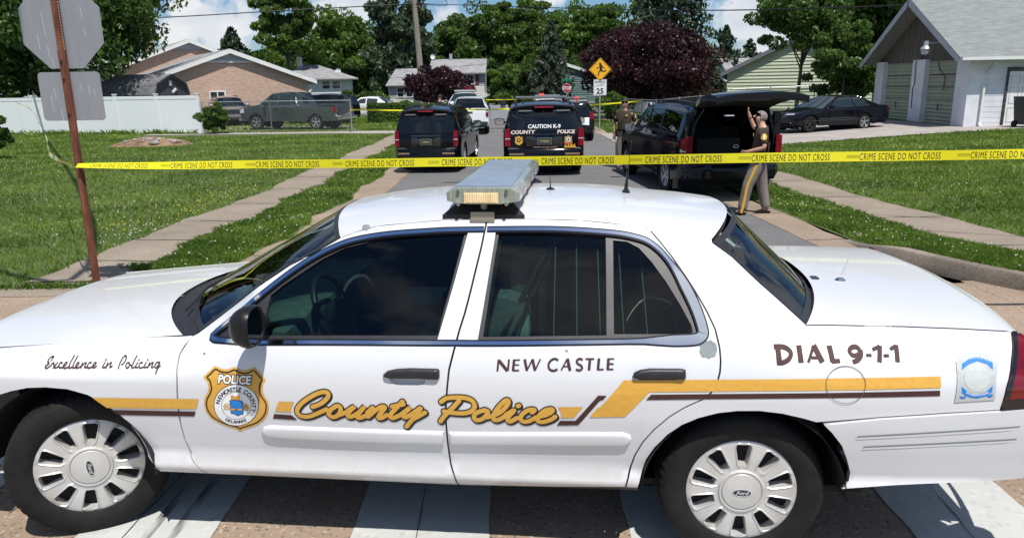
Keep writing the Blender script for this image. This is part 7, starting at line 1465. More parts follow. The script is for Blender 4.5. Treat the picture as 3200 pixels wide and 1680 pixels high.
c.rplate('tailgate_panel', R_(-.68, .68, .72, 1.06), M_wv, .01, .01); c.rplate('license_plate', R_(-.16, .16, .80, .94), mat('plate_pink', (.40,.30,.30), .5), .016, .01)
b = MB(); b.box((1.0, 0, 1.88), (.30, 1.35, .09), bev=.02); b.build('light_bar', mat('grey_bar', (.16,.18,.19), .3), c.t)
b = MB(); b.box((.84, -.25, 1.88), (.03, .22, .06)); b.build('lit_lamp', emis('red_lamp', (.9, .03, .03), 1.2), c.t)
b = MB()
for s in (.0, -.45): b.box((.0, s, 1.775), (.16, .42, .05), bev=.02)
b.build('roof_light', M_clear, c.t)
c = Car('white police SUV with a glowing red roof lamp, farthest of the row', 'police_suv', 'SUV', (1.95, 38.5, -.15), PI/2, [(3.7,.45,'n'),(3.75,1.0,'h'),(2.7,1.1,'g'),(1.95,1.70,'o'),(.6,1.77,'o'),(-.8,1.72,'r'),(-1.02,1.12,'t'),(-1.06,.5,'k'),(-.9,.35,'k')], .95, .72, 1.06, M_wp, (0, 2.86), .37, .32, None, .035, .10, (.95, .95, .82))
c.put_wheels(M_steel, 6)
b = MB(); b.box((1.0, 0, 1.95), (.30, 1.35, .13), bev=.02); b.build('light_bar', MATS['grey_bar'], c.t)
b = MB(); b.box((.83, .32, 2.03), (.10, .26, .10), bev=.03); b.build('lit_lamp', emis('orange_lamp', (1, .06, .03), .8), c.t)
# ---- black coupe by the garage
prof = [(3.62,.38,'b'),(3.68,.58,'h'),(3.4,.74,'h'),(2.2,.92,'g'),(1.30,1.36,'o'),(.75,1.41,'o'),(.1,1.37,'r'),(-.75,1.02,'b'),(-1.25,.99,'t'),(-1.36,.72,'b'),(-1.38,.5,'k'),(-1.2,.34,'k')]
c = Car('black two door coupe with one bare steel wheel parked by the garage', 'coupe', 'car', (13.95, 31.3, .045), PI+.33, prof, .93, .58, .93, M_navy, (0, 2.75), .335, .25, None, .04, .14, .97, glassm=M_tint2)
c.put_wheels(M_alloy, 5, [M_alloy, M_steel])
c.pane([(1.85,.95),(.62,.95),(.62,1.32),(1.28,1.30)]); c.pane([(.53,.96),(-.22,.98),(.0,1.25),(.25,1.31),(.53,1.33)]); c.line([(2.0,.92),(2.05,.40)]); c.line([(.58,1.33),(.55,.40)]); c.line([(2.3,.52),(.5,.54)], .02, BK, 'side_trim'); c.line([(3.3,.45),(-1.0,.47)], .015, BK, 'side_trim'); c.handle([(.80,.82)], M_navy); c.mirror(1.85, .95, .1, .1, .07)
for s in (1, -1): ypanel('tail_light', R_(-1.33, -1.12, .72, .92), mat('dark_red_lens', (.06,.003,.006), .15, coat=.6), c.t, Y=c.Y, side=s, off=.01, thick=.02)
# ---- black SUV with raised tailgate (hollow)
t3 = thing('open_suv', 'long black SUV at the right kerb with its rear hatch raised', 'SUV', (4.03, 15.15, -.15), PI/2+.085); t3.scale = (.985, .96, .93)
oc = Car.__new__(Car); oc.prof = None; oc.W = 1.005; oc.wt = .78; oc.belt = 1.15; oc.x1 = 4.15; oc.x0 = -1.25; oc.zt = 1.90; oc.taper = .10; oc.tl = .55; oc.rnd = .09; oc.crown = .05; oc.t = t3
oc.top = [(4.10,.45),(4.15,.8),(4.05,1.08),(3.8,1.14),(2.85,1.20),(2.1,1.78),(1.6,1.86),(.5,1.90),(-.5,1.885),(-1.08,1.84),(-1.16,1.6),(-1.2,1.2),(-1.22,.72),(-1.28,.66),(-1.28,.46)]
bot = []
for x in (0, 3.3):
    for k in range(15): a = PI-PI*k/14; bot.append((x+.47*math.cos(a), max(.36, .41+.47*math.sin(a)) if 0 < k < 14 else .36))
w1_, w2_, w3_ = [(2.45,1.20),(1.62,1.20),(1.62,1.73),(2.05,1.72)], [(1.52,1.20),(.62,1.20),(.62,1.75),(1.52,1.74)], [(.50,1.20),(-.80,1.20),(-.92,1.30),(-.92,1.66),(-.84,1.72),(.50,1.75)]
M_gl3 = glass('suv_glass', (.16, .22, .20), 1.1)
for s in (1, -1):
    ypanel('body_side', oc.top+bot, M_navy, t3, Y=oc.Y, side=s, holes=[w1_, w2_, w3_], thick=.04, grid=.13)
    ypanel('inner_side', oc.top+bot, M_dark, t3, Y=oc.Y, side=s, holes=[w1_, w2_, w3_], thick=0, grid=.2, off=-.045)
    for w_ in (w1_, w2_, w3_): ypanel('side_window', inset(w_, -.01), M_gl3, t3, Y=oc.Y, side=s, thick=0, off=-.012, grid=.2)
    ydecal('window_strip', [strokeitem([(2.5,1.185),(.58,1.185)], .03, .006, 0, 4, False)], BK, t3, Y=oc.Y, side=s); ydecal('shut_line', [strokeitem([(1.57,1.76),(1.57,.45)], .014, .004, 0, 4, False), strokeitem([(.56,1.78),(.56,.75),(.68,.45)], .014, .004, 0, 4, False)], M_dark, t3, Y=oc.Y, side=s)
    b = MB(); pod(b, (2.36, s*1.17, 1.28), .13, .14, .105, 3.5); b.tube([(2.3, s*.95, 1.22), (2.3, s*1.08, 1.26)], .035, 8); b.build('mirror', [M_blk, M_chrome], t3, smooth=40)
    ypanel('tail_light', [(-1.215,.80),(-.98,.82),(-.98,1.22),(-1.19,1.28)], M_red2, t3, Y=oc.Y, side=s, off=.012, thick=.03)
    b = MB(); b.box((-1.235, s*.885, 1.04), (.05, .12, .50), bev=.02); b.build('tail_light', M_red2, t3)
    ypanel('reverse_lamp', R_(-1.20, -1.02, .96, 1.02), M_clear, t3, Y=oc.Y, side=s, off=.02, thick=.02)
    b = MB(); b.box((-1.14, s*.86, 1.42), (.10, .13, .66), bev=.02); b.build('rear_pillar', M_navy, t3)
    b = MB(); b.tube([(1.7, s*.66, 1.93), (.2, s*.68, 1.96), (-.8, s*.68, 1.92)], .022, 6); b.build('roof_rail', M_blk, t3)
    b = MB(); b.box((1.65, s*.98, .40), (2.1, .18, .06)); b.build('running_board', M_blk, t3)
    b = MB(); b.box((-.72, s*.96, .30), (.03, .10, .20)); b.build('mud_flap', mat('tan_flap', (.14,.12,.09), .7), t3)
    for x in (0, 3.3): simple_wheel(t3, 'wheel', x, s*.99, .40, M_alloy, 6)
for nm, i0, i1, m_ in (('grille', 0, 2, M_blkgl), ('hood', 2, 4, M_navy), ('windshield', 4, 5, M_gl3), ('roof', 5, 9, M_navy), ('rear_bumper', 12, 14, M_navy)):
    cur = resamp(oc.top[i0:i1+1], 6); sheet(nm, lambda u, v, cur=cur: oc.skin(interp(cur, u), v), 6, 14, m_, t3, smooth=50)
b = MB(); b.box((1.5, 0, .42), (5.2, 1.8, .05)); b.box((-.2, 0, .66), (2.1, 1.7, .08)); b.box((-1.235, 0, .62), (.06, 1.7, .22))
for x in (0, 3.3): b.box((x-.5, 0, .5), (.02, 1.6, .6)); b.box((x+.5, 0, .5), (.02, 1.6, .6))
b.build('load_floor', M_dark, t3); b = MB(); b.box((2.7, 0, .95), (.5, 1.6, .35)); b.build('dashboard', M_dark, t3)
for y in (.45, -.45):
    b = MB(); b.box((1.75, y, .75), (.55, .55, .3), bev=.06); b.box((1.45, y, 1.08), (.16, .52, .62), bev=.06); b.box((1.42, y, 1.50), (.12, .30, .24), bev=.06); b.build('seat', M_dark, t3, smooth=40)
b = MB(); b.box((.55, 0, 1.0), (.18, 1.5, .70), bev=.05); b.build('rear_bench', M_dark, t3, smooth=40)
b = MB(); b.box((-.3, .1, .95), (.8, .9, .5), bev=.03); b.build('equipment_case', M_dark, t3)
b = MB(); v, f = ribbon2([(.05*math.cos(a*.4), .03*math.sin(a*.4)) for a in range(17)], .015, False); b.add([(-.72, y-.25, z+1.03) for y, z in v], f); b.build('case_emblem', M_wv, t3)
# hatch: a thick shell hinged at the roof edge
def hatchP(u, v, o=0):
    L = 1.42*u; z = 1.86+.50*u-.28*u*u+.06*(1-v*v)-.16*max(0, u-.72)**1.2*(1+.6*v*v); w = .76+.07*sm(u/.5); return Vector((-1.02-L, w*v, z+.03-o*(.09+.03*u)))
b = MB(); nu, nv = 14, 16
for o in (0, 1):
    vs = [hatchP(i/nu, -1+2*j/nv, o) for i in range(nu+1) for j in range(nv+1)]; b.add(vs, [(i*(nv+1)+j, i*(nv+1)+j+1, (i+1)*(nv+1)+j+1, (i+1)*(nv+1)+j) for i in range(nu) for j in range(nv)], o)
for v in (-1, 1): b.add([hatchP(i/nu, v, o) for o in (0, 1) for i in range(nu+1)], [(i, i+1, nu+2+i, nu+1+i) for i in range(nu)], 0)
for u in (0, 1): b.add([hatchP(u, -1+2*j/nv, o) for o in (0, 1) for j in range(nv+1)], [(j, j+1, nv+2+j, nv+1+j) for j in range(nv)], 0)
ht = b.build('rear_hatch', [M_navy, M_dark], t3, smooth=50)
b = MB(); vs = [hatchP(.08+.5*i/6, -.82+1.64*j/8)+Vector((0, 0, .006)) for i in range(7) for j in range(9)]; b.add(vs, [(i*9+j, i*9+j+1, i*9+j+10, i*9+j+9) for i in range(6) for j in range(8)]); b.build('rear_window', M_tint, ht, smooth=50)
b = MB(); b.box((-2.05, 0, 2.0), (.10, .6, .05), bev=.015); b.build('handle_bar', M_blkgl, ht); b = MB(); b.tube([(-1.4, -.3, 2.03), (-1.9, .1, 2.05)], .012, 5); b.build('rear_wiper', M_blk, ht)
b = MB()
for s in (1, -1): b.box((-2.30, s*.55, 1.73), (.08, .16, .02))
b.build('hatch_lamp', M_clear, ht)
for s in (1, -1):
    b = MB(); b.tube([(-1.13, s*.80, 1.45), (-1.75, s*.80, 1.83)], .014, 6); b.build('gas_strut', M_blk, t3)
# ================================================================ people, tape, signs, small things
def skinned(name, V_, E_, Rd, m, parent, sub=2, root=0, post=None):
    """grow a continuous surface over a skeleton of joints"""
    me = bpy.data.meshes.new(name); bm = bmesh.new(); sl = bm.verts.layers.skin.verify(); bv = []
    for p, r in zip(V_, Rd):
        v = bm.verts.new(p); v[sl].radius = (r if isinstance(r, tuple) else (r, r)); bv.append(v)
    bv[root][sl].use_root = True
    for a, b_ in E_: bm.edges.new((bv[a], bv[b_]))
    bm.to_mesh(me); bm.free(); o = bpy.data.objects.new(name, me); C.objects.link(o)
    o.modifiers.new('skin', 'SKIN').use_smooth_shade = True; s = o.modifiers.new('sub', 'SUBSURF'); s.levels = sub; s.render_levels = sub
    dg = bpy.context.evaluated_depsgraph_get(); ev = bpy.data.meshes.new_from_object(o.evaluated_get(dg)); bpy.data.objects.remove(o); bpy.data.meshes.remove(me)
    ev.name = name; ev.materials.clear(); ev.materials.append(m); ev.polygons.foreach_set('use_smooth', [True]*len(ev.polygons)); return link(name, ev, parent)
M_skin = mat('skin', (.50, .27, .19), .55, var=.06, scale=12); M_shirt = mat('dark_brown_shirt', (.040, .026, .018), .85, var=.25, scale=9, bump=.3, bscale=14)
M_trou = mat('taupe_trousers', (.185, .155, .145), .9, var=.12, scale=7, bump=.4, bscale=9); M_belt = mat('black_leather', (.01, .01, .01), .35, coat=.2); M_hairg = mat('grey_hair', (.20, .175, .165), .8, var=.35, scale=40); M_hairb = mat('brown_hair', (.035, .02, .012), .7, var=.3, scale=40)
M_patch_y = mat('yellow_patch', (.65, .38, .03), .7)
def person(label, loc, rz, J, hair=M_hairg, shirt=M_shirt, trou=M_trou, scale=1., uniform=True, glasses=False, head_dir=(1, 0, 0), group=None, cap=False):
    """J: joints in the figure's own frame - x forward, y to its left, z up"""
    t = thing('person', label, 'person', loc, rz, group); t.scale = (scale,)*3
    V_, E_, Rd = [], [], []
    def add(p, r, par=None):
        V_.append(tuple(p)); Rd.append(r); i = len(V_)-1
        if par is not None: E_.append((par, i))
        return i
    pel = add(J['pelvis'], (.15, .11)); bel = add(J['belly'], (.145, .115), pel); ch = add(J['chest'], (.145, .10), bel); nb = add(J['neckbase'], (.075, .07), ch); hb = add(Vector(J['neckbase']).lerp(Vector(J['head']), .5), (.055, .058), nb)
    hd = add(J['head'], (.070, .082), hb); hd_top = add(Vector(J['head'])+Vector((0, 0, .08)), (.066, .078), hd)
    for s in 'LR':
        sh = add(J['sh'+s], .052, ch); el = add(J['el'+s], .043, sh); wr = add(J['wr'+s], .029, el); d = (Vector(J['wr'+s])-Vector(J['el'+s])).normalized(); hdv = Vector(J.get('hd'+s, d)).normalized()
        pm = add(Vector(J['wr'+s])+hdv*.055, (.036, .020), wr); kn = Vector(J['wr'+s])+hdv*.095; side = hdv.cross(Vector((1, 0, 0)) if abs(hdv.x) < .8 else Vector((0, 1, 0))).normalized(); nrm = hdv.cross(side)
        for k, L in enumerate((.066, .076, .070, .055)):
            q = (k-1.5)*.019; b0 = add(kn+side*q, .0098, pm); b1 = add(kn+side*q*1.15+hdv*L*.55+nrm*.008, .0088, b0); add(kn+side*q*1.2+hdv*L+nrm*.022, .0074, b1)
        t0 = add(Vector(J['wr'+s])+hdv*.045+side*-.034, .011, pm); add(Vector(J['wr'+s])+hdv*.085+side*-.056+nrm*.012, .009, t0)
        hp = add(J['hip'+s], .090, pel); k_ = add(J['kn'+s], .060, hp); an = add(J['an'+s], .042, k_); add(Vector(J['an'+s])+Vector(J.get('ft'+s, (1, 0, 0)))*.10+Vector((0, 0, -.04)), .035, an)
    bd = skinned('body', V_, E_, Rd, M_skin, t, 2, pel)
    # clothes follow the same skeleton a little outside it
    def cloth(name, pts, eds, rad, m): return skinned(name, pts, eds, rad, m, t, 2, 0)
    hem = Vector(J['pelvis'])+Vector((0, 0, .02)); pts = [J['belly'], hem, J['chest'], Vector(J['neckbase'])-Vector((0, 0, .02))]; eds = [(0, 1), (0, 2), (2, 3)]; rad = [(.175, .15), (.178, .145), (.19, .15), (.112, .10)]
    for s in 'LR':
        i = len(pts); a, b_ = Vector(J['sh'+s]), Vector(J['el'+s]); pts += [a, a.lerp(b_, .45), a.lerp(b_, .86)]; eds += [(2, i), (i, i+1), (i+1, i+2)]; rad += [.088, .074, .070]
    sh_ = cloth('shirt', pts, eds, rad, shirt)
    pts = [Vector(J['pelvis'])+Vector((0, 0, .03)), Vector(J['pelvis'])+Vector((0, 0, -.05))]; eds = [(0, 1)]; rad = [(.165, .13), (.16, .13)]
    for s in 'LR':
        i = len(pts); h_, k_, a_ = Vector(J['hip'+s])-Vector((0, 0, .06)), Vector(J['kn'+s]), Vector(J['an'+s]); pts += [h_, h_.lerp(k_, .55), k_, k_.lerp(a_, .5), a_-Vector((0, 0, .0))]; eds += [(1, i), (i, i+1), (i+1, i+2), (i+2, i+3), (i+3, i+4)]; rad += [.120, .112, .098, .088, .090]
    tr = cloth('trousers', pts, eds, rad, trou)
    for s in 'LR':
        f = Vector(J.get('ft'+s, (1, 0, 0))).normalized(); a_ = Vector(J['an'+s]); sd = Vector((0, 0, 1)).cross(f); b = MB(); vs = []; st = [(-.07, .035, .07), (-.02, .042, .085), (.06, .045, .075), (.13, .048, .05), (.19, .035, .035), (.205, .015, .02)]
        for d, w, h_ in st:
            for k in range(10):
                q = 2*PI*k/10; vs.append(Vector((a_.x, a_.y, 0))+f*d+sd*w*math.cos(q)+Vector((0, 0, max(0, h_*.55*(1+math.sin(q))))))
        b.add(vs, [(i*10+k, i*10+(k+1) % 10, (i+1)*10+(k+1) % 10, (i+1)*10+k) for i in range(5) for k in range(10)]+[tuple(range(10)), tuple(range(59, 49, -1))]); b.build('shoe', M_belt, t, smooth=60)
    # head features
    fwd = Vector(head_dir).normalized(); hc = Vector(J['head'])+Vector((0, 0, .035)); lt = Vector((0, 0, 1)).cross(fwd).normalized(); upv = fwd.cross(lt)
    hp_ = lambda a, b_, c: hc+fwd*a+lt*b_+upv*c
    b = MB(); vs = []; n = 16
    for i in range(9):
        th = PI*.60*i/8
        for k in range(n):
            q = 2*PI*k/n; cut = .98 if i < 6 else (1 if math.cos(q) < .25 else 0.); tt = th if cut else PI*.60*5/8
            vs.append(hp_(-.008+.103*math.sin(tt)*math.cos(q), .083*math.sin(tt)*math.sin(q), .025+.100*math.cos(tt)))
    b.add(vs, [(i*n+k, i*n+(k+1) % n, (i+1)*n+(k+1) % n, (i+1)*n+k) for i in range(8) for k in range(n)]); b.build('hair', hair, t, smooth=60)
    b = MB(); b.add([hp_(.085, 0, .02), hp_(.118, 0, -.022), hp_(.085, .016, -.025), hp_(.085, -.016, -.025), hp_(.088, 0, -.034)], [(0, 1, 2), (0, 3, 1), (1, 4, 2), (1, 3, 4)]); b.build('nose', M_skin, t)
    for s in (1, -1): b = MB(); b.tube([hp_(-.005, s*.080, .018), hp_(-.012, s*.090, .0), hp_(-.002, s*.082, -.022)], [.010, .013, .008], 6); b.build('ear', M_skin, t, smooth=60)
    b = MB(); b.tube([hp_(.086, .022, -.055), hp_(.093, 0, -.056), hp_(.086, -.022, -.055)], .004, 5); b.build('mouth', mat('lip', (.30,.10,.08), .6), t)
    if glasses:
        b = MB()
        for s in (1, -1): b.tube([hp_(.090, s*.012, .012), hp_(.093, s*.035, .012), hp_(.078, s*.060, .012)], [.015, .017, .013], 6)
        b.tube([hp_(.072, .066, .016), hp_(-.01, .086, .016)], .004, 4); b.tube([hp_(.072, -.066, .016), hp_(-.01, -.086, .016)], .004, 4); b.build('sunglasses', M_blkgl, t, smooth=60)
    else:
        b = MB()
        for s in (1, -1): b.tube([hp_(.080, s*.022, .012), hp_(.083, s*.036, .012)], .0035, 6)
        b.build('eye', M_black, t)
    if uniform:
        b = MB(); p = Vector(J['pelvis'])+Vector((0, 0, .05)); b.tube([p+Vector((.142*math.cos(q*PI/10), .178*math.sin(q*PI/10), 0)) for q in range(21)], .026, 6, cap=False); b.build('belt', M_belt, t, smooth=60)
        b = MB(); b.box(p+Vector((-.01, -.20, -.09)), (.09, .06, .20), bev=.015); b.box(p+Vector((.06, .19, -.04)), (.09, .04, .12), bev=.01); b.box(p+Vector((-.10, .16, -.03)), (.06, .04, .10), bev=.01); b.build('holster', M_belt, t)
        for s, sg in (('L', 1), ('R', -1)):
            a, e = Vector(J['sh'+s]), Vector(J['el'+s]); c_ = a.lerp(e, .38); d = (e-a).normalized(); o_ = Vector((0, sg, 0)); o_ = (o_-d*o_.dot(d)).normalized(); w_ = d.cross(o_); b = MB()
            for rr, m_i, off in ((.050, 0, .074), (.030, 1, .0765)):
                b.add([c_+o_*(off-.012*abs(math.cos(q*PI/6)))+d*rr*1.15*math.sin(q*PI/6)+w_*rr*math.cos(q*PI/6) for q in range(12)]+[c_+o_*(off+.002)], [(q, (q+1) % 12, 12) for q in range(12)], m_i)
            b.build('shoulder_patch', [M_patch_y, M_wv], t)
            h_, k_, a_ = Vector(J['hip'+s])-Vector((0, 0, .04)), Vector(J['kn'+s]), Vector(J['an'+s])-Vector((0, 0, .03)); path = spline([h_+Vector((0, sg*.128, 0)), h_.lerp(k_, .55)+Vector((0, sg*.116, 0)), k_+Vector((0, sg*.103, 0)), k_.lerp(a_, .5)+Vector((0, sg*.094, 0)), a_+Vector((0, sg*.095, 0))], 5); b = MB()
            vs = []
            for q in path: vs += [Vector(q)+Vector((-.021, -sg*.004, 0)), Vector(q)+Vector((0, sg*.004, 0)), Vector(q)+Vector((.021, -sg*.004, 0))]
            b.add(vs, [(3*i+j, 3*i+3+j, 3*i+4+j, 3*i+1+j) for i in range(len(path)-1) for j in (0, 1)]); b.build('trouser_stripe', M_patch_y, t)
        c_ = Vector(J['chest'])+Vector((.146, .075, .05)); b = MB(); b.lathe([(0, .006), (.03, .003), (.032, -.004)], 8, 'X', c_); b.build('chest_badge', M_gold, t)
        b = MB(); w_ = Vector(J['wrR']); e_ = Vector(J['elR']); b.tube([e_.lerp(w_, .90), e_.lerp(w_, .97)], .034, 10); b.build('wristwatch', M_blk, t, smooth=40)
    if cap:
        b = MB(); b.lathe([(.10, -.0), (.098, .05), (.07, .085), (0, .095)], 18, 'Z', hc+Vector((0, 0, .03))); b.box(hp_(.12, 0, .035), (.10, .13, .012)); b.build('cap', M_black, t, smooth=60)
    return t
STAND = dict(pelvis=(0,0,.96), belly=(0,0,1.10), chest=(.0,0,1.32), neckbase=(.0,0,1.50), head=(.02,0,1.63), shL=(0,.19,1.43), shR=(0,-.19,1.43), elL=(-.04,.27,1.15), elR=(-.04,-.27,1.15), wrL=(.08,.23,.93), wrR=(.06,-.25,.90), hipL=(0,.10,.92), hipR=(0,-.10,.92), knL=(.02,.12,.50), knR=(.02,-.12,.50), anL=(-.02,.12,.08), anR=(-.02,-.13,.08))
REACH = dict(pelvis=(-.07,0,.95), belly=(-.09,0,1.09), chest=(-.11,0,1.31), neckbase=(-.10,0,1.49), head=(-.05,-.02,1.60), shL=(-.13,.19,1.42), shR=(-.08,-.17,1.45), elL=(-.16,.27,1.16), elR=(.04,-.22,1.46), wrL=(.07,.22,1.10), wrR=(.12,-.19,1.64), hdR=(.3,.1,.85), hipL=(-.05,.10,.91), hipR=(-.09,-.10,.91), knL=(.08,.13,.51), knR=(-.15,-.13,.49), anL=(.15,.14,.08), anR=(-.24,-.14,.08))
person('grey haired officer in brown shirt reaching up into the open black SUV', (3.93, 12.1, gz(4, 12.1)+.0), math.radians(160), REACH, scale=.945, head_dir=(.86, .1, .42))
J2 = dict(STAND); J2.update(wrL=(.10,.17,.94), elL=(-.08,.27,1.16), hdL=(.2,-.25,-.8), wrR=(-.02,-.27,.90))
person('officer with sunglasses standing on the street in front of the open SUV', (2.97, 19.7, -.15), math.radians(-108), J2, hair=M_hairb, glasses=True, scale=.99, head_dir=(1, .25, .02))
person('red faced person in dark clothes by the white pickup, only the head showing', (-3.15, 34.5, -.15), math.radians(-20), STAND, hair=M_black, shirt=M_belt, trou=M_belt, uniform=False, cap=True)
person('small distant person in a red shirt by the pale house porch', (18.75, 66.0, .55), math.radians(-120), STAND, hair=M_black, shirt=mat('red_shirt', (.42,.02,.04), .8), uniform=False)
# ---- crime scene tape
M_tape = bpy.data.materials.new('yellow_tape'); M_tape.use_nodes = True; _b = M_tape.node_tree.nodes['Principled BSDF']; _b.inputs['Base Color'].default_value = (.72, .66, .012, 1); _b.inputs['Roughness'].default_value = .32; _b.inputs['Transmission Weight'].default_value = .0
TP = spline([(-4.14, 7.18, 1.325), (-3.3, 7.03, 1.327), (-2.34, 6.9, 1.338), (-1.41, 6.7, 1.352), (-.51, 6.5, 1.372), (.81, 6.2, 1.398), (2.06, 6.0, 1.418), (4.03, 5.9, 1.428), (6.2, 5.8, 1.47)], 12)
TL = [0]
for a, b_ in zip(TP, TP[1:]): TL.append(TL[-1]+math.dist(a, b_))
def tape_pt(s, v):
    """s metres along the tape, v across it (-.5..+.5)"""
    i = 0
    while i < len(TL)-2 and TL[i+1] < s: i += 1
    k = (s-TL[i])/(TL[i+1]-TL[i]); p = Vector(TP[i]).lerp(Vector(TP[i+1]), k); d = (Vector(TP[i+1])-Vector(TP[i])).normalized()
    tw = .95*math.exp(-s/1.0)+.10*math.sin(s*2.1)*(1-math.exp(-s))+.35*sm((s-7.6)/1.2); side = d.cross(Vector((0, 0, 1))).normalized(); up_ = Vector((0, 0, 1))*math.cos(tw)-side*math.sin(tw)
    h = .0765*(1-.25*math.exp(-s*1.3)); cup = 0.; return p+up_*v*h+side*(cup), side
tape = thing('crime_scene_tape', 'long yellow barrier tape lettered CRIME SCENE DO NOT CROSS above the police sedan', 'barrier tape', (0, 0, 0))
n_ = 220; L_ = TL[-1]; vs = [tape_pt(L_*i/n_, -.5+j/6)[0] for i in range(n_+1) for j in range(7)]
b = MB(); b.add(vs, [(i*7+j, i*7+j+1, i*7+j+8, i*7+j+7) for i in range(n_) for j in range(6)]); b.build('ribbon', M_tape, tape, smooth=60, recalc=False)
M_ink = mat('tape_ink', (.012, .012, .010), .5)
def tape_s(px):
    """length along the tape below a photo column (measured once, kept as a length)"""
    best = (9e9, 0)
    for i in range(500):
        s = L_*i/499; p = tape_pt(s, 0)[0]-Vector((0, 0, CAM_H)); q = 1600+2336*p.dot(_R)/p.dot(_fw)
        if abs(q-px) < best[0]: best = (abs(q-px), s)
    return best[1]
starts = [(283, 464), (533, 724), (800, 1000), (1079, 1294), (1377, 1601), (1690, 1922), (2017, 2257), (2349, 2596), (2689, 2942), (3037, 3290)]
for x0, x1 in starts:
    b = MB(); s0, s1 = tape_s(x0), tape_s(min(x1, 3290)); v, f = text2('CRIME SCENE DO NOT CROSS', 1., .012, 1., 'LEFT', 1.14); wd = max(p[0] for p in v)
    if s1-s0 < .2: s1 = s0+.62
    pts = []
    for x, y in v: p, sd = tape_pt(s0+(s1-s0)*x/wd, -.36+.72*y/.73); pts.append(p+sd*.0012)
    b.add(pts, f)
    mid = s1+.13
    for dv in (-.12, 0., .12):
        a0 = [tape_pt(min(L_, mid+.1*k/4), dv+.012) for k in range(5)]; a1 = [tape_pt(min(L_, mid+.1*k/4), dv-.012) for k in range(5)]; pts = [p+sd*.0012 for p, sd in a0]+[p+sd*.0012 for p, sd in a1]; b.add(pts, [(k, k+1, 6+k, 5+k) for k in range(4)])
    b.build('lettering', M_ink, tape, recalc=False)
def strip(name, label, pts, h, m=M_tape, n=10):
    t = thing(name, label, 'barrier tape'); P_ = spline(pts, n); b = MB(); vs = []
    for i, p in enumerate(P_):
        a = math.sin(i*.55)*.7; vs += [Vector(p)+Vector((0, -math.sin(a)*h/2, math.cos(a)*h/2)), Vector(p)-Vector((0, -math.sin(a)*h/2, math.cos(a)*h/2))]
    b.add(vs, [(2*i, 2*i+1, 2*i+3, 2*i+2) for i in range(len(P_)-1)]); b.build('ribbon', m, t, recalc=False); return t
strip('crime_scene_tape', 'second yellow tape across the street beyond the black SUVs, fence to fence', [(-7.8, 37.3, .95), (-4.8, 35.0, .95), (-2.37, 33.3, .99), (.16, 33, 1.01), (2.68, 34, 1.06), (4.22, 35.7, 1.07), (7.0, 40.3, 1.10)], .075)
strip('crime_scene_tape', 'twisted slack yellow tape from the rusty post back to the white fence', [(-4.20, 7.2, 1.32), (-5.0, 8.2, 1.355), (-6.72, 11, 1.35), (-10.5, 17, 1.37), (-16.3, 26, 1.47), (-25.5, 39.6, 1.53)], .045, mat('pale_tape', (.66, .64, .22), .35))
strip('crime_scene_tape', 'thin far yellow tape before the bushes and the split level house', [(-9.6, 66, .95), (-6, 64, .9), (-1, 63, .85), (3.0, 62, .9)], .05)
# ---- sign on the rusty post
M_rust = mat('rusty_post', (.10, .030, .016), .85, scale=5, stretch=(3, 3, 1), col2=(.20, .075, .035), detail=9, bump=.3, bscale=60); M_hole = mat('post_hole', (.45,.46,.44), .9); M_holed = mat('post_hole_dark', (.02,.012,.01), .9)
M_alum = mat('weathered_aluminium', (.30, .31, .33), .5, metal=.35, var=.05, scale=3, stretch=(4, 4, .6)); M_scr = mat('scratch_white', (.62,.64,.66), .6)
st = thing('street_sign', 'rusty perforated post with grey backs of an octagonal and a square sign', 'sign', (-4.15, 7.24, -.02), math.radians(-2))
pr = [(-.040, 0), (-.024, 0), (-.012, .028), (.012, .028), (.024, 0), (.040, 0), (.040, .005), (.027, .005), (.015, .033), (-.015, .033), (-.027, .005), (-.040, .005)]
b = MB(); b.prism([(x, -y) for x, y in pr], lambda u, v, h: (u, v+.0, h), -.2, 3.35)
for k in range(128):
    z = .08+.0254*k
    for x in (-.032, .032): b.add([(x+.0052*math.cos(q*PI/4), -.0075, z+.0052*math.sin(q*PI/4)) for q in range(8)], [tuple(range(8))], 1 if z < 2.4 else 2)
b.build('post', [M_rust, M_holed, M_hole], st)
b = MB(); b.prism([(.4125*math.cos(PI/8+k*PI/4), .4125*math.sin(PI/8+k*PI/4)) for k in range(8)], lambda u, v, h: (u+.02, .012+h, v+2.62), 0, .004); oc_ = b.build('octagonal_panel', M_alum, st)
rr_ = []
for cx, cz, a0 in ((.26, .185, 0), (-.26, .185, PI/2), (-.26, -.185, PI), (.26, -.185, 1.5*PI)): rr_ += [(cx+.038*math.cos(a0+q*PI/10), cz+.038*math.sin(a0+q*PI/10)) for q in range(6)]
b = MB(); b.prism(rr_, lambda u, v, h: (u+.02, .012+h, v+1.985), 0, .004); rc_ = b.build('square_panel', M_alum, st)
for own, items in ((oc_, [(-.17, 2.75, .22), (-.16, 2.45, .12), (.20, 2.78, .10), (.21, 2.6, .08), (-.24, 2.55, .14), (-.13, 2.33, .08)]), (rc_, [(-.20, 2.0, .16), (-.16, 2.06, .1), (.17, 2.08, .08), (-.12, 1.86, .17), (.22, 2.05, .06), (.1, 2.1, .07)])):
    b = MB()
    for x, z, l in items: b.add([(x+.02, .0112, z), (x+.0235, .0112, z), (x+.0215+.01, .0112, z-l), (x+.019+.01, .0112, z-l)], [(0, 1, 2, 3)])
    b.build('scratch', M_scr, own)
b = MB()
for z in (1.82, 2.14, 2.30, 2.9): b.lathe([(0, -.045), (.010, -.045), (.012, -.03), (.012, 0)], 8, 'Y', (0, 0, z))
b.build('bolt', M_holed, st)
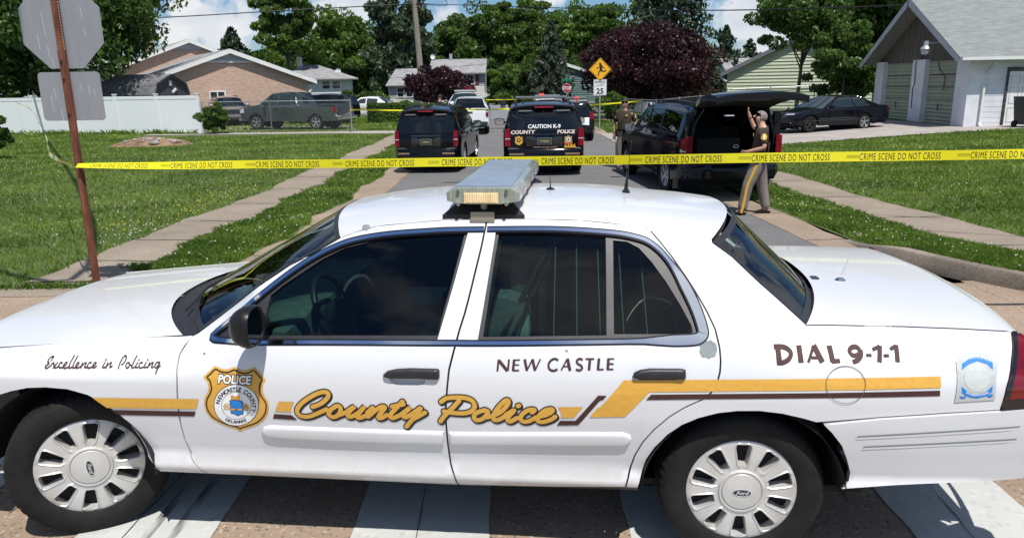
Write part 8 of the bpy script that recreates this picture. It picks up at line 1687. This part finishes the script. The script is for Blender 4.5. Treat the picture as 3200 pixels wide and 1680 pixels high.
# ---- yellow diamond and speed limit sign
M_yel = mat('sign_yellow', (.80, .40, .008), .4); M_sw = mat('sign_white', (.72, .74, .74), .4); M_sb = mat('sign_black', (.012, .013, .014), .5); M_gal = mat('galvanised_pole', (.38,.40,.40), .45, metal=.5)
s2 = thing('speed_sign', 'yellow diamond running child sign over a SPEED LIMIT 25 sign on one pole', 'sign', (4.24, 35.93, -.15), 0)
b = MB(); b.tube([(0, .03, 0), (0, .03, 3.1)], .032, 8); b.build('pole', M_gal, s2, smooth=60)
def plate(own, name, poly, z, m, off=0., th=.004): b = MB(); b.prism(poly, lambda u, v, h: (u, -off-h, z+v), 0, th); return b.build(name, m, own)
dz_ = lambda r: [(r, 0), (0, r), (-r, 0), (0, -r)]
pd = plate(s2, 'diamond_panel', dz_(.53), 2.80, M_yel); b = MB(); v, f = ribbon2([dz_(.49)[k % 4] for k in range(5)], .025, False); b.add([(x, -.006, 2.80+y) for x, y in v], f); b.build('diamond_border', M_sb, pd)
K_ = .00478; cpt = lambda x, y: ((x-2175)*K_, (700-y)*K_)
b = MB(); hx_, hz_ = cpt(2172, 648); b.add([(hx_+.052*math.cos(q*PI/8), -.0065, 2.80+hz_+.052*math.sin(q*PI/8)) for q in range(16)], [tuple(range(16))])
for k, (l, w) in enumerate((([(2178, 662), (2182, 685), (2180, 708)], 26), ([(2188, 668), (2203, 680), (2214, 692)], 8), ([(2168, 672), (2152, 690), (2138, 683)], 8), ([(2174, 706), (2161, 730), (2154, 757)], 11), ([(2186, 704), (2204, 722), (2228, 711)], 11))):
    v, f = ribbon2(spline([cpt(*p) for p in l], 4), w*K_); b.add([(x, -.0062-.0002*k, 2.80+y) for x, y in v], f)
b.build('child_symbol', M_sb, pd)
sp2 = plate(s2, 'speed_panel', [(-.305, -.36), (.305, -.36), (.305, .36), (-.305, .36)], 1.99, M_sw); b = MB(); v, f = ribbon2([(-.28, -.335), (.28, -.335), (.28, .335), (-.28, .335), (-.28, -.335)], .014, False); b.add([(x, -.0055, 1.99+y) for x, y in v], f); b.build('panel_border', M_sb, sp2)
for s_, z, h, sx_, bd_ in (('SPEED', .185, .115, 1.12, .02), ('LIMIT', .035, .115, 1.1, .02), ('25', -.285, .25, 1.05, .035)):
    v, f = text2(s_, 1., bd_, sx_); H_ = h/.73; b = MB(); b.add([(x*H_, -.006, 1.99+z+y*H_) for x, y in v], f); b.build('lettering', M_sb, sp2)
# ---- far stop sign with green name sign
s3 = thing('stop_sign', 'red STOP sign with green street name blade at the far corner', 'sign', (4.75, 63.5, -.15), .15)
b = MB(); b.tube([(0, .03, 0), (0, .03, 2.9)], .03, 6); b.build('pole', M_gal, s3)
oc2 = [(.40*math.cos(PI/8+k*PI/4), .40*math.sin(PI/8+k*PI/4)) for k in range(8)]; so = plate(s3, 'octagonal_panel', oc2, 1.85, mat('stop_red', (.30,.02,.035), .4))
b = MB(); v, f = ribbon2([(x*.93, y*.93) for x, y in oc2]+[(oc2[0][0]*.93, oc2[0][1]*.93)], .02, False); b.add([(x, -.0055, 1.85+y) for x, y in v], f); b.build('panel_border', M_sw, so)
v, f = text2('STOP', 1., .03, .9); b = MB(); b.add([(x*.36, -.006, 1.72+y*.36) for x, y in v], f); b.build('lettering', M_sw, so)
plate(s3, 'name_blade', [(-.42, -.09), (.42, -.09), (.42, .09), (-.42, .09)], 2.5, mat('sign_green', (.01,.18,.11), .4))
# ---- bins, pickets, board
def bin_(label, px, py, Y, lidm, body, w=.62, h=1.0):
    c = at(px, py, Y); t = thing('wheeled_bin', label, 'trash bin', (c.x, Y, -.12)); b = MB(); vs = []
    for z, k in ((.08, .42), (h, .5)):
        for x, y in ((-1, -1), (1, -1), (1, 1), (-1, 1)): vs.append((x*k*w, y*k*w, z))
    b.add(vs, [(3,2,1,0),(0,1,5,4),(1,2,6,5),(2,3,7,6),(3,0,4,7)]); b.build('bin_body', body, t); b = MB(); b.box((0, 0, h+.04), (w*1.08, w*1.12, .08), bev=.02); b.build('lid', lidm, t)
    b = MB()
    for s in (-1, 1): b.lathe([(0, -.03), (.1, -.03), (.1, .03), (0, .03)], 12, 'X', (s*.24, .25, .1))
    b.build('wheel', M_tyre, t)
M_bt = mat('bin_teal', (.018,.045,.05), .5); M_bd = mat('bin_dark', (.02,.018,.018), .5)
bin_('dark teal wheeled bin beside the white house corner', 1519, 322, 72, M_bt, M_bt, .6, .95); bin_('dark wheeled bin with a bright red lid', 1539, 320, 72, mat('bin_red', (.55,.03,.04), .5), M_bd, .62, .95)
wb = thing('wooden_screen', 'low brown wooden screen beside the red lidded bin', 'screen', (at(1559, 322, 72).x, 72.2, -.12)); b = MB(); b.box((0, 0, .55), (.75, .06, .85)); b.build('board', mat('weathered_plank', (.16,.12,.085), .9, var=.3, scale=4, stretch=(6, 1, 1)), wb); b = MB()
for s in (-1, 1): b.box((s*.34, .05, .5), (.07, .07, 1.0))
b.build('post', MATS['weathered_plank'], wb)
pf = thing('picket_fence', 'short white picket fence behind the bins by the white house', 'fence', (at(1527, 310, 76).x, 76, -.1)); 
for k in range(8):
    b = MB(); x = -.52+.15*k; b.add([(x-.045, 0, .2), (x+.045, 0, .2), (x+.045, 0, 1.35), (x, 0, 1.45), (x-.045, 0, 1.35), (x-.045, .02, .2), (x+.045, .02, .2), (x+.045, .02, 1.35), (x, .02, 1.45), (x-.045, .02, 1.35)], [(4,3,2,1,0),(5,6,7,8,9),(0,1,6,5),(1,2,7,6),(2,3,8,7),(3,4,9,8),(4,0,5,9)]); b.build('picket', M_trim, pf)
b = MB(); b.box((0, .04, .5), (1.2, .03, .08)); b.box((0, .04, 1.05), (1.2, .03, .08)); b.build('rail', M_trim, pf)
# ---- deck with flower pots
dk = thing('wooden_deck', 'brown wooden deck railing behind the open black SUV', 'deck', (15.1, 60, .3)); M_wd = mat('deck_wood', (.10,.055,.03), .85, var=.3, scale=3)
b = MB(); b.box((0, .9, .25), (4.2, 2.4, .1)); b.build('floor', M_wd, dk); b = MB(); b.box((0, -.3, 1.1), (4.2, .12, .06)); b.box((0, -.3, .45), (4.2, .05, .08)); b.build('rail', M_wd, dk)
for k in range(15): b = MB(); b.box((-2+k*.285, -.3, .75), (.04, .04, .66)); b.build('baluster', M_wd, dk)
for k, (px, lb_) in enumerate(((2183, 'terracotta flower pot at the left end of the deck rail'), (2206, 'green flower pot with red flowers on the deck rail'))):
    c = at(px, 278, 59.7); t = thing('flower_pot', lb_, 'flower pot', (c.x, 59.7, 1.43)); b = MB(); b.lathe([(0, 0), (.12, 0), (.18, .26), (.20, .28), (.16, .28), (0, .25)], 14, 'Z'); b.build('pot', mat('terracotta' if k == 0 else 'green_glaze', (.30,.12,.07) if k == 0 else (.05,.12,.10), .7), t, smooth=40)
    r = np.random.default_rng(k); P_ = r.normal(size=(120, 3))*.10+np.array([0, 0, .42]); np_mesh('plant', leafcloud(P_, .08, r), np.arange(480).reshape(-1, 4), GR3, t)
    if k: P_ = r.normal(size=(14, 3))*.10+np.array([0, 0, .5]); np_mesh('bloom', leafcloud(P_, .08, r), np.arange(56).reshape(-1, 4), mat('red_bloom', (.5,.02,.03), .7), t)
# ---- unseen cable added to cast the left lawn's shadow line, bent clear of the sedan
hgt = 6.8; off_ = Vector((SUN_DIR.x, SUN_DIR.y, 0))/(-SUN_DIR.z)*hgt
g0, g1 = Vector((-22.0, 36.0, 0)), Vector((-5.6, 9.85, 0)); ex_ = (g1-g0).normalized()
wire('overhead cable added above the left lawn for its shadow, outside the picture', [g0-ex_*12-off_+Vector((0, 0, hgt-.2)), g0-off_+Vector((0, 0, hgt-.2)), g1-off_+Vector((0, 0, hgt)), g1+Vector((-3, -.5, 0))-off_+Vector((0, 0, hgt)), g1+Vector((-12, -3.5, 0))-off_+Vector((0, 0, hgt))], .05)
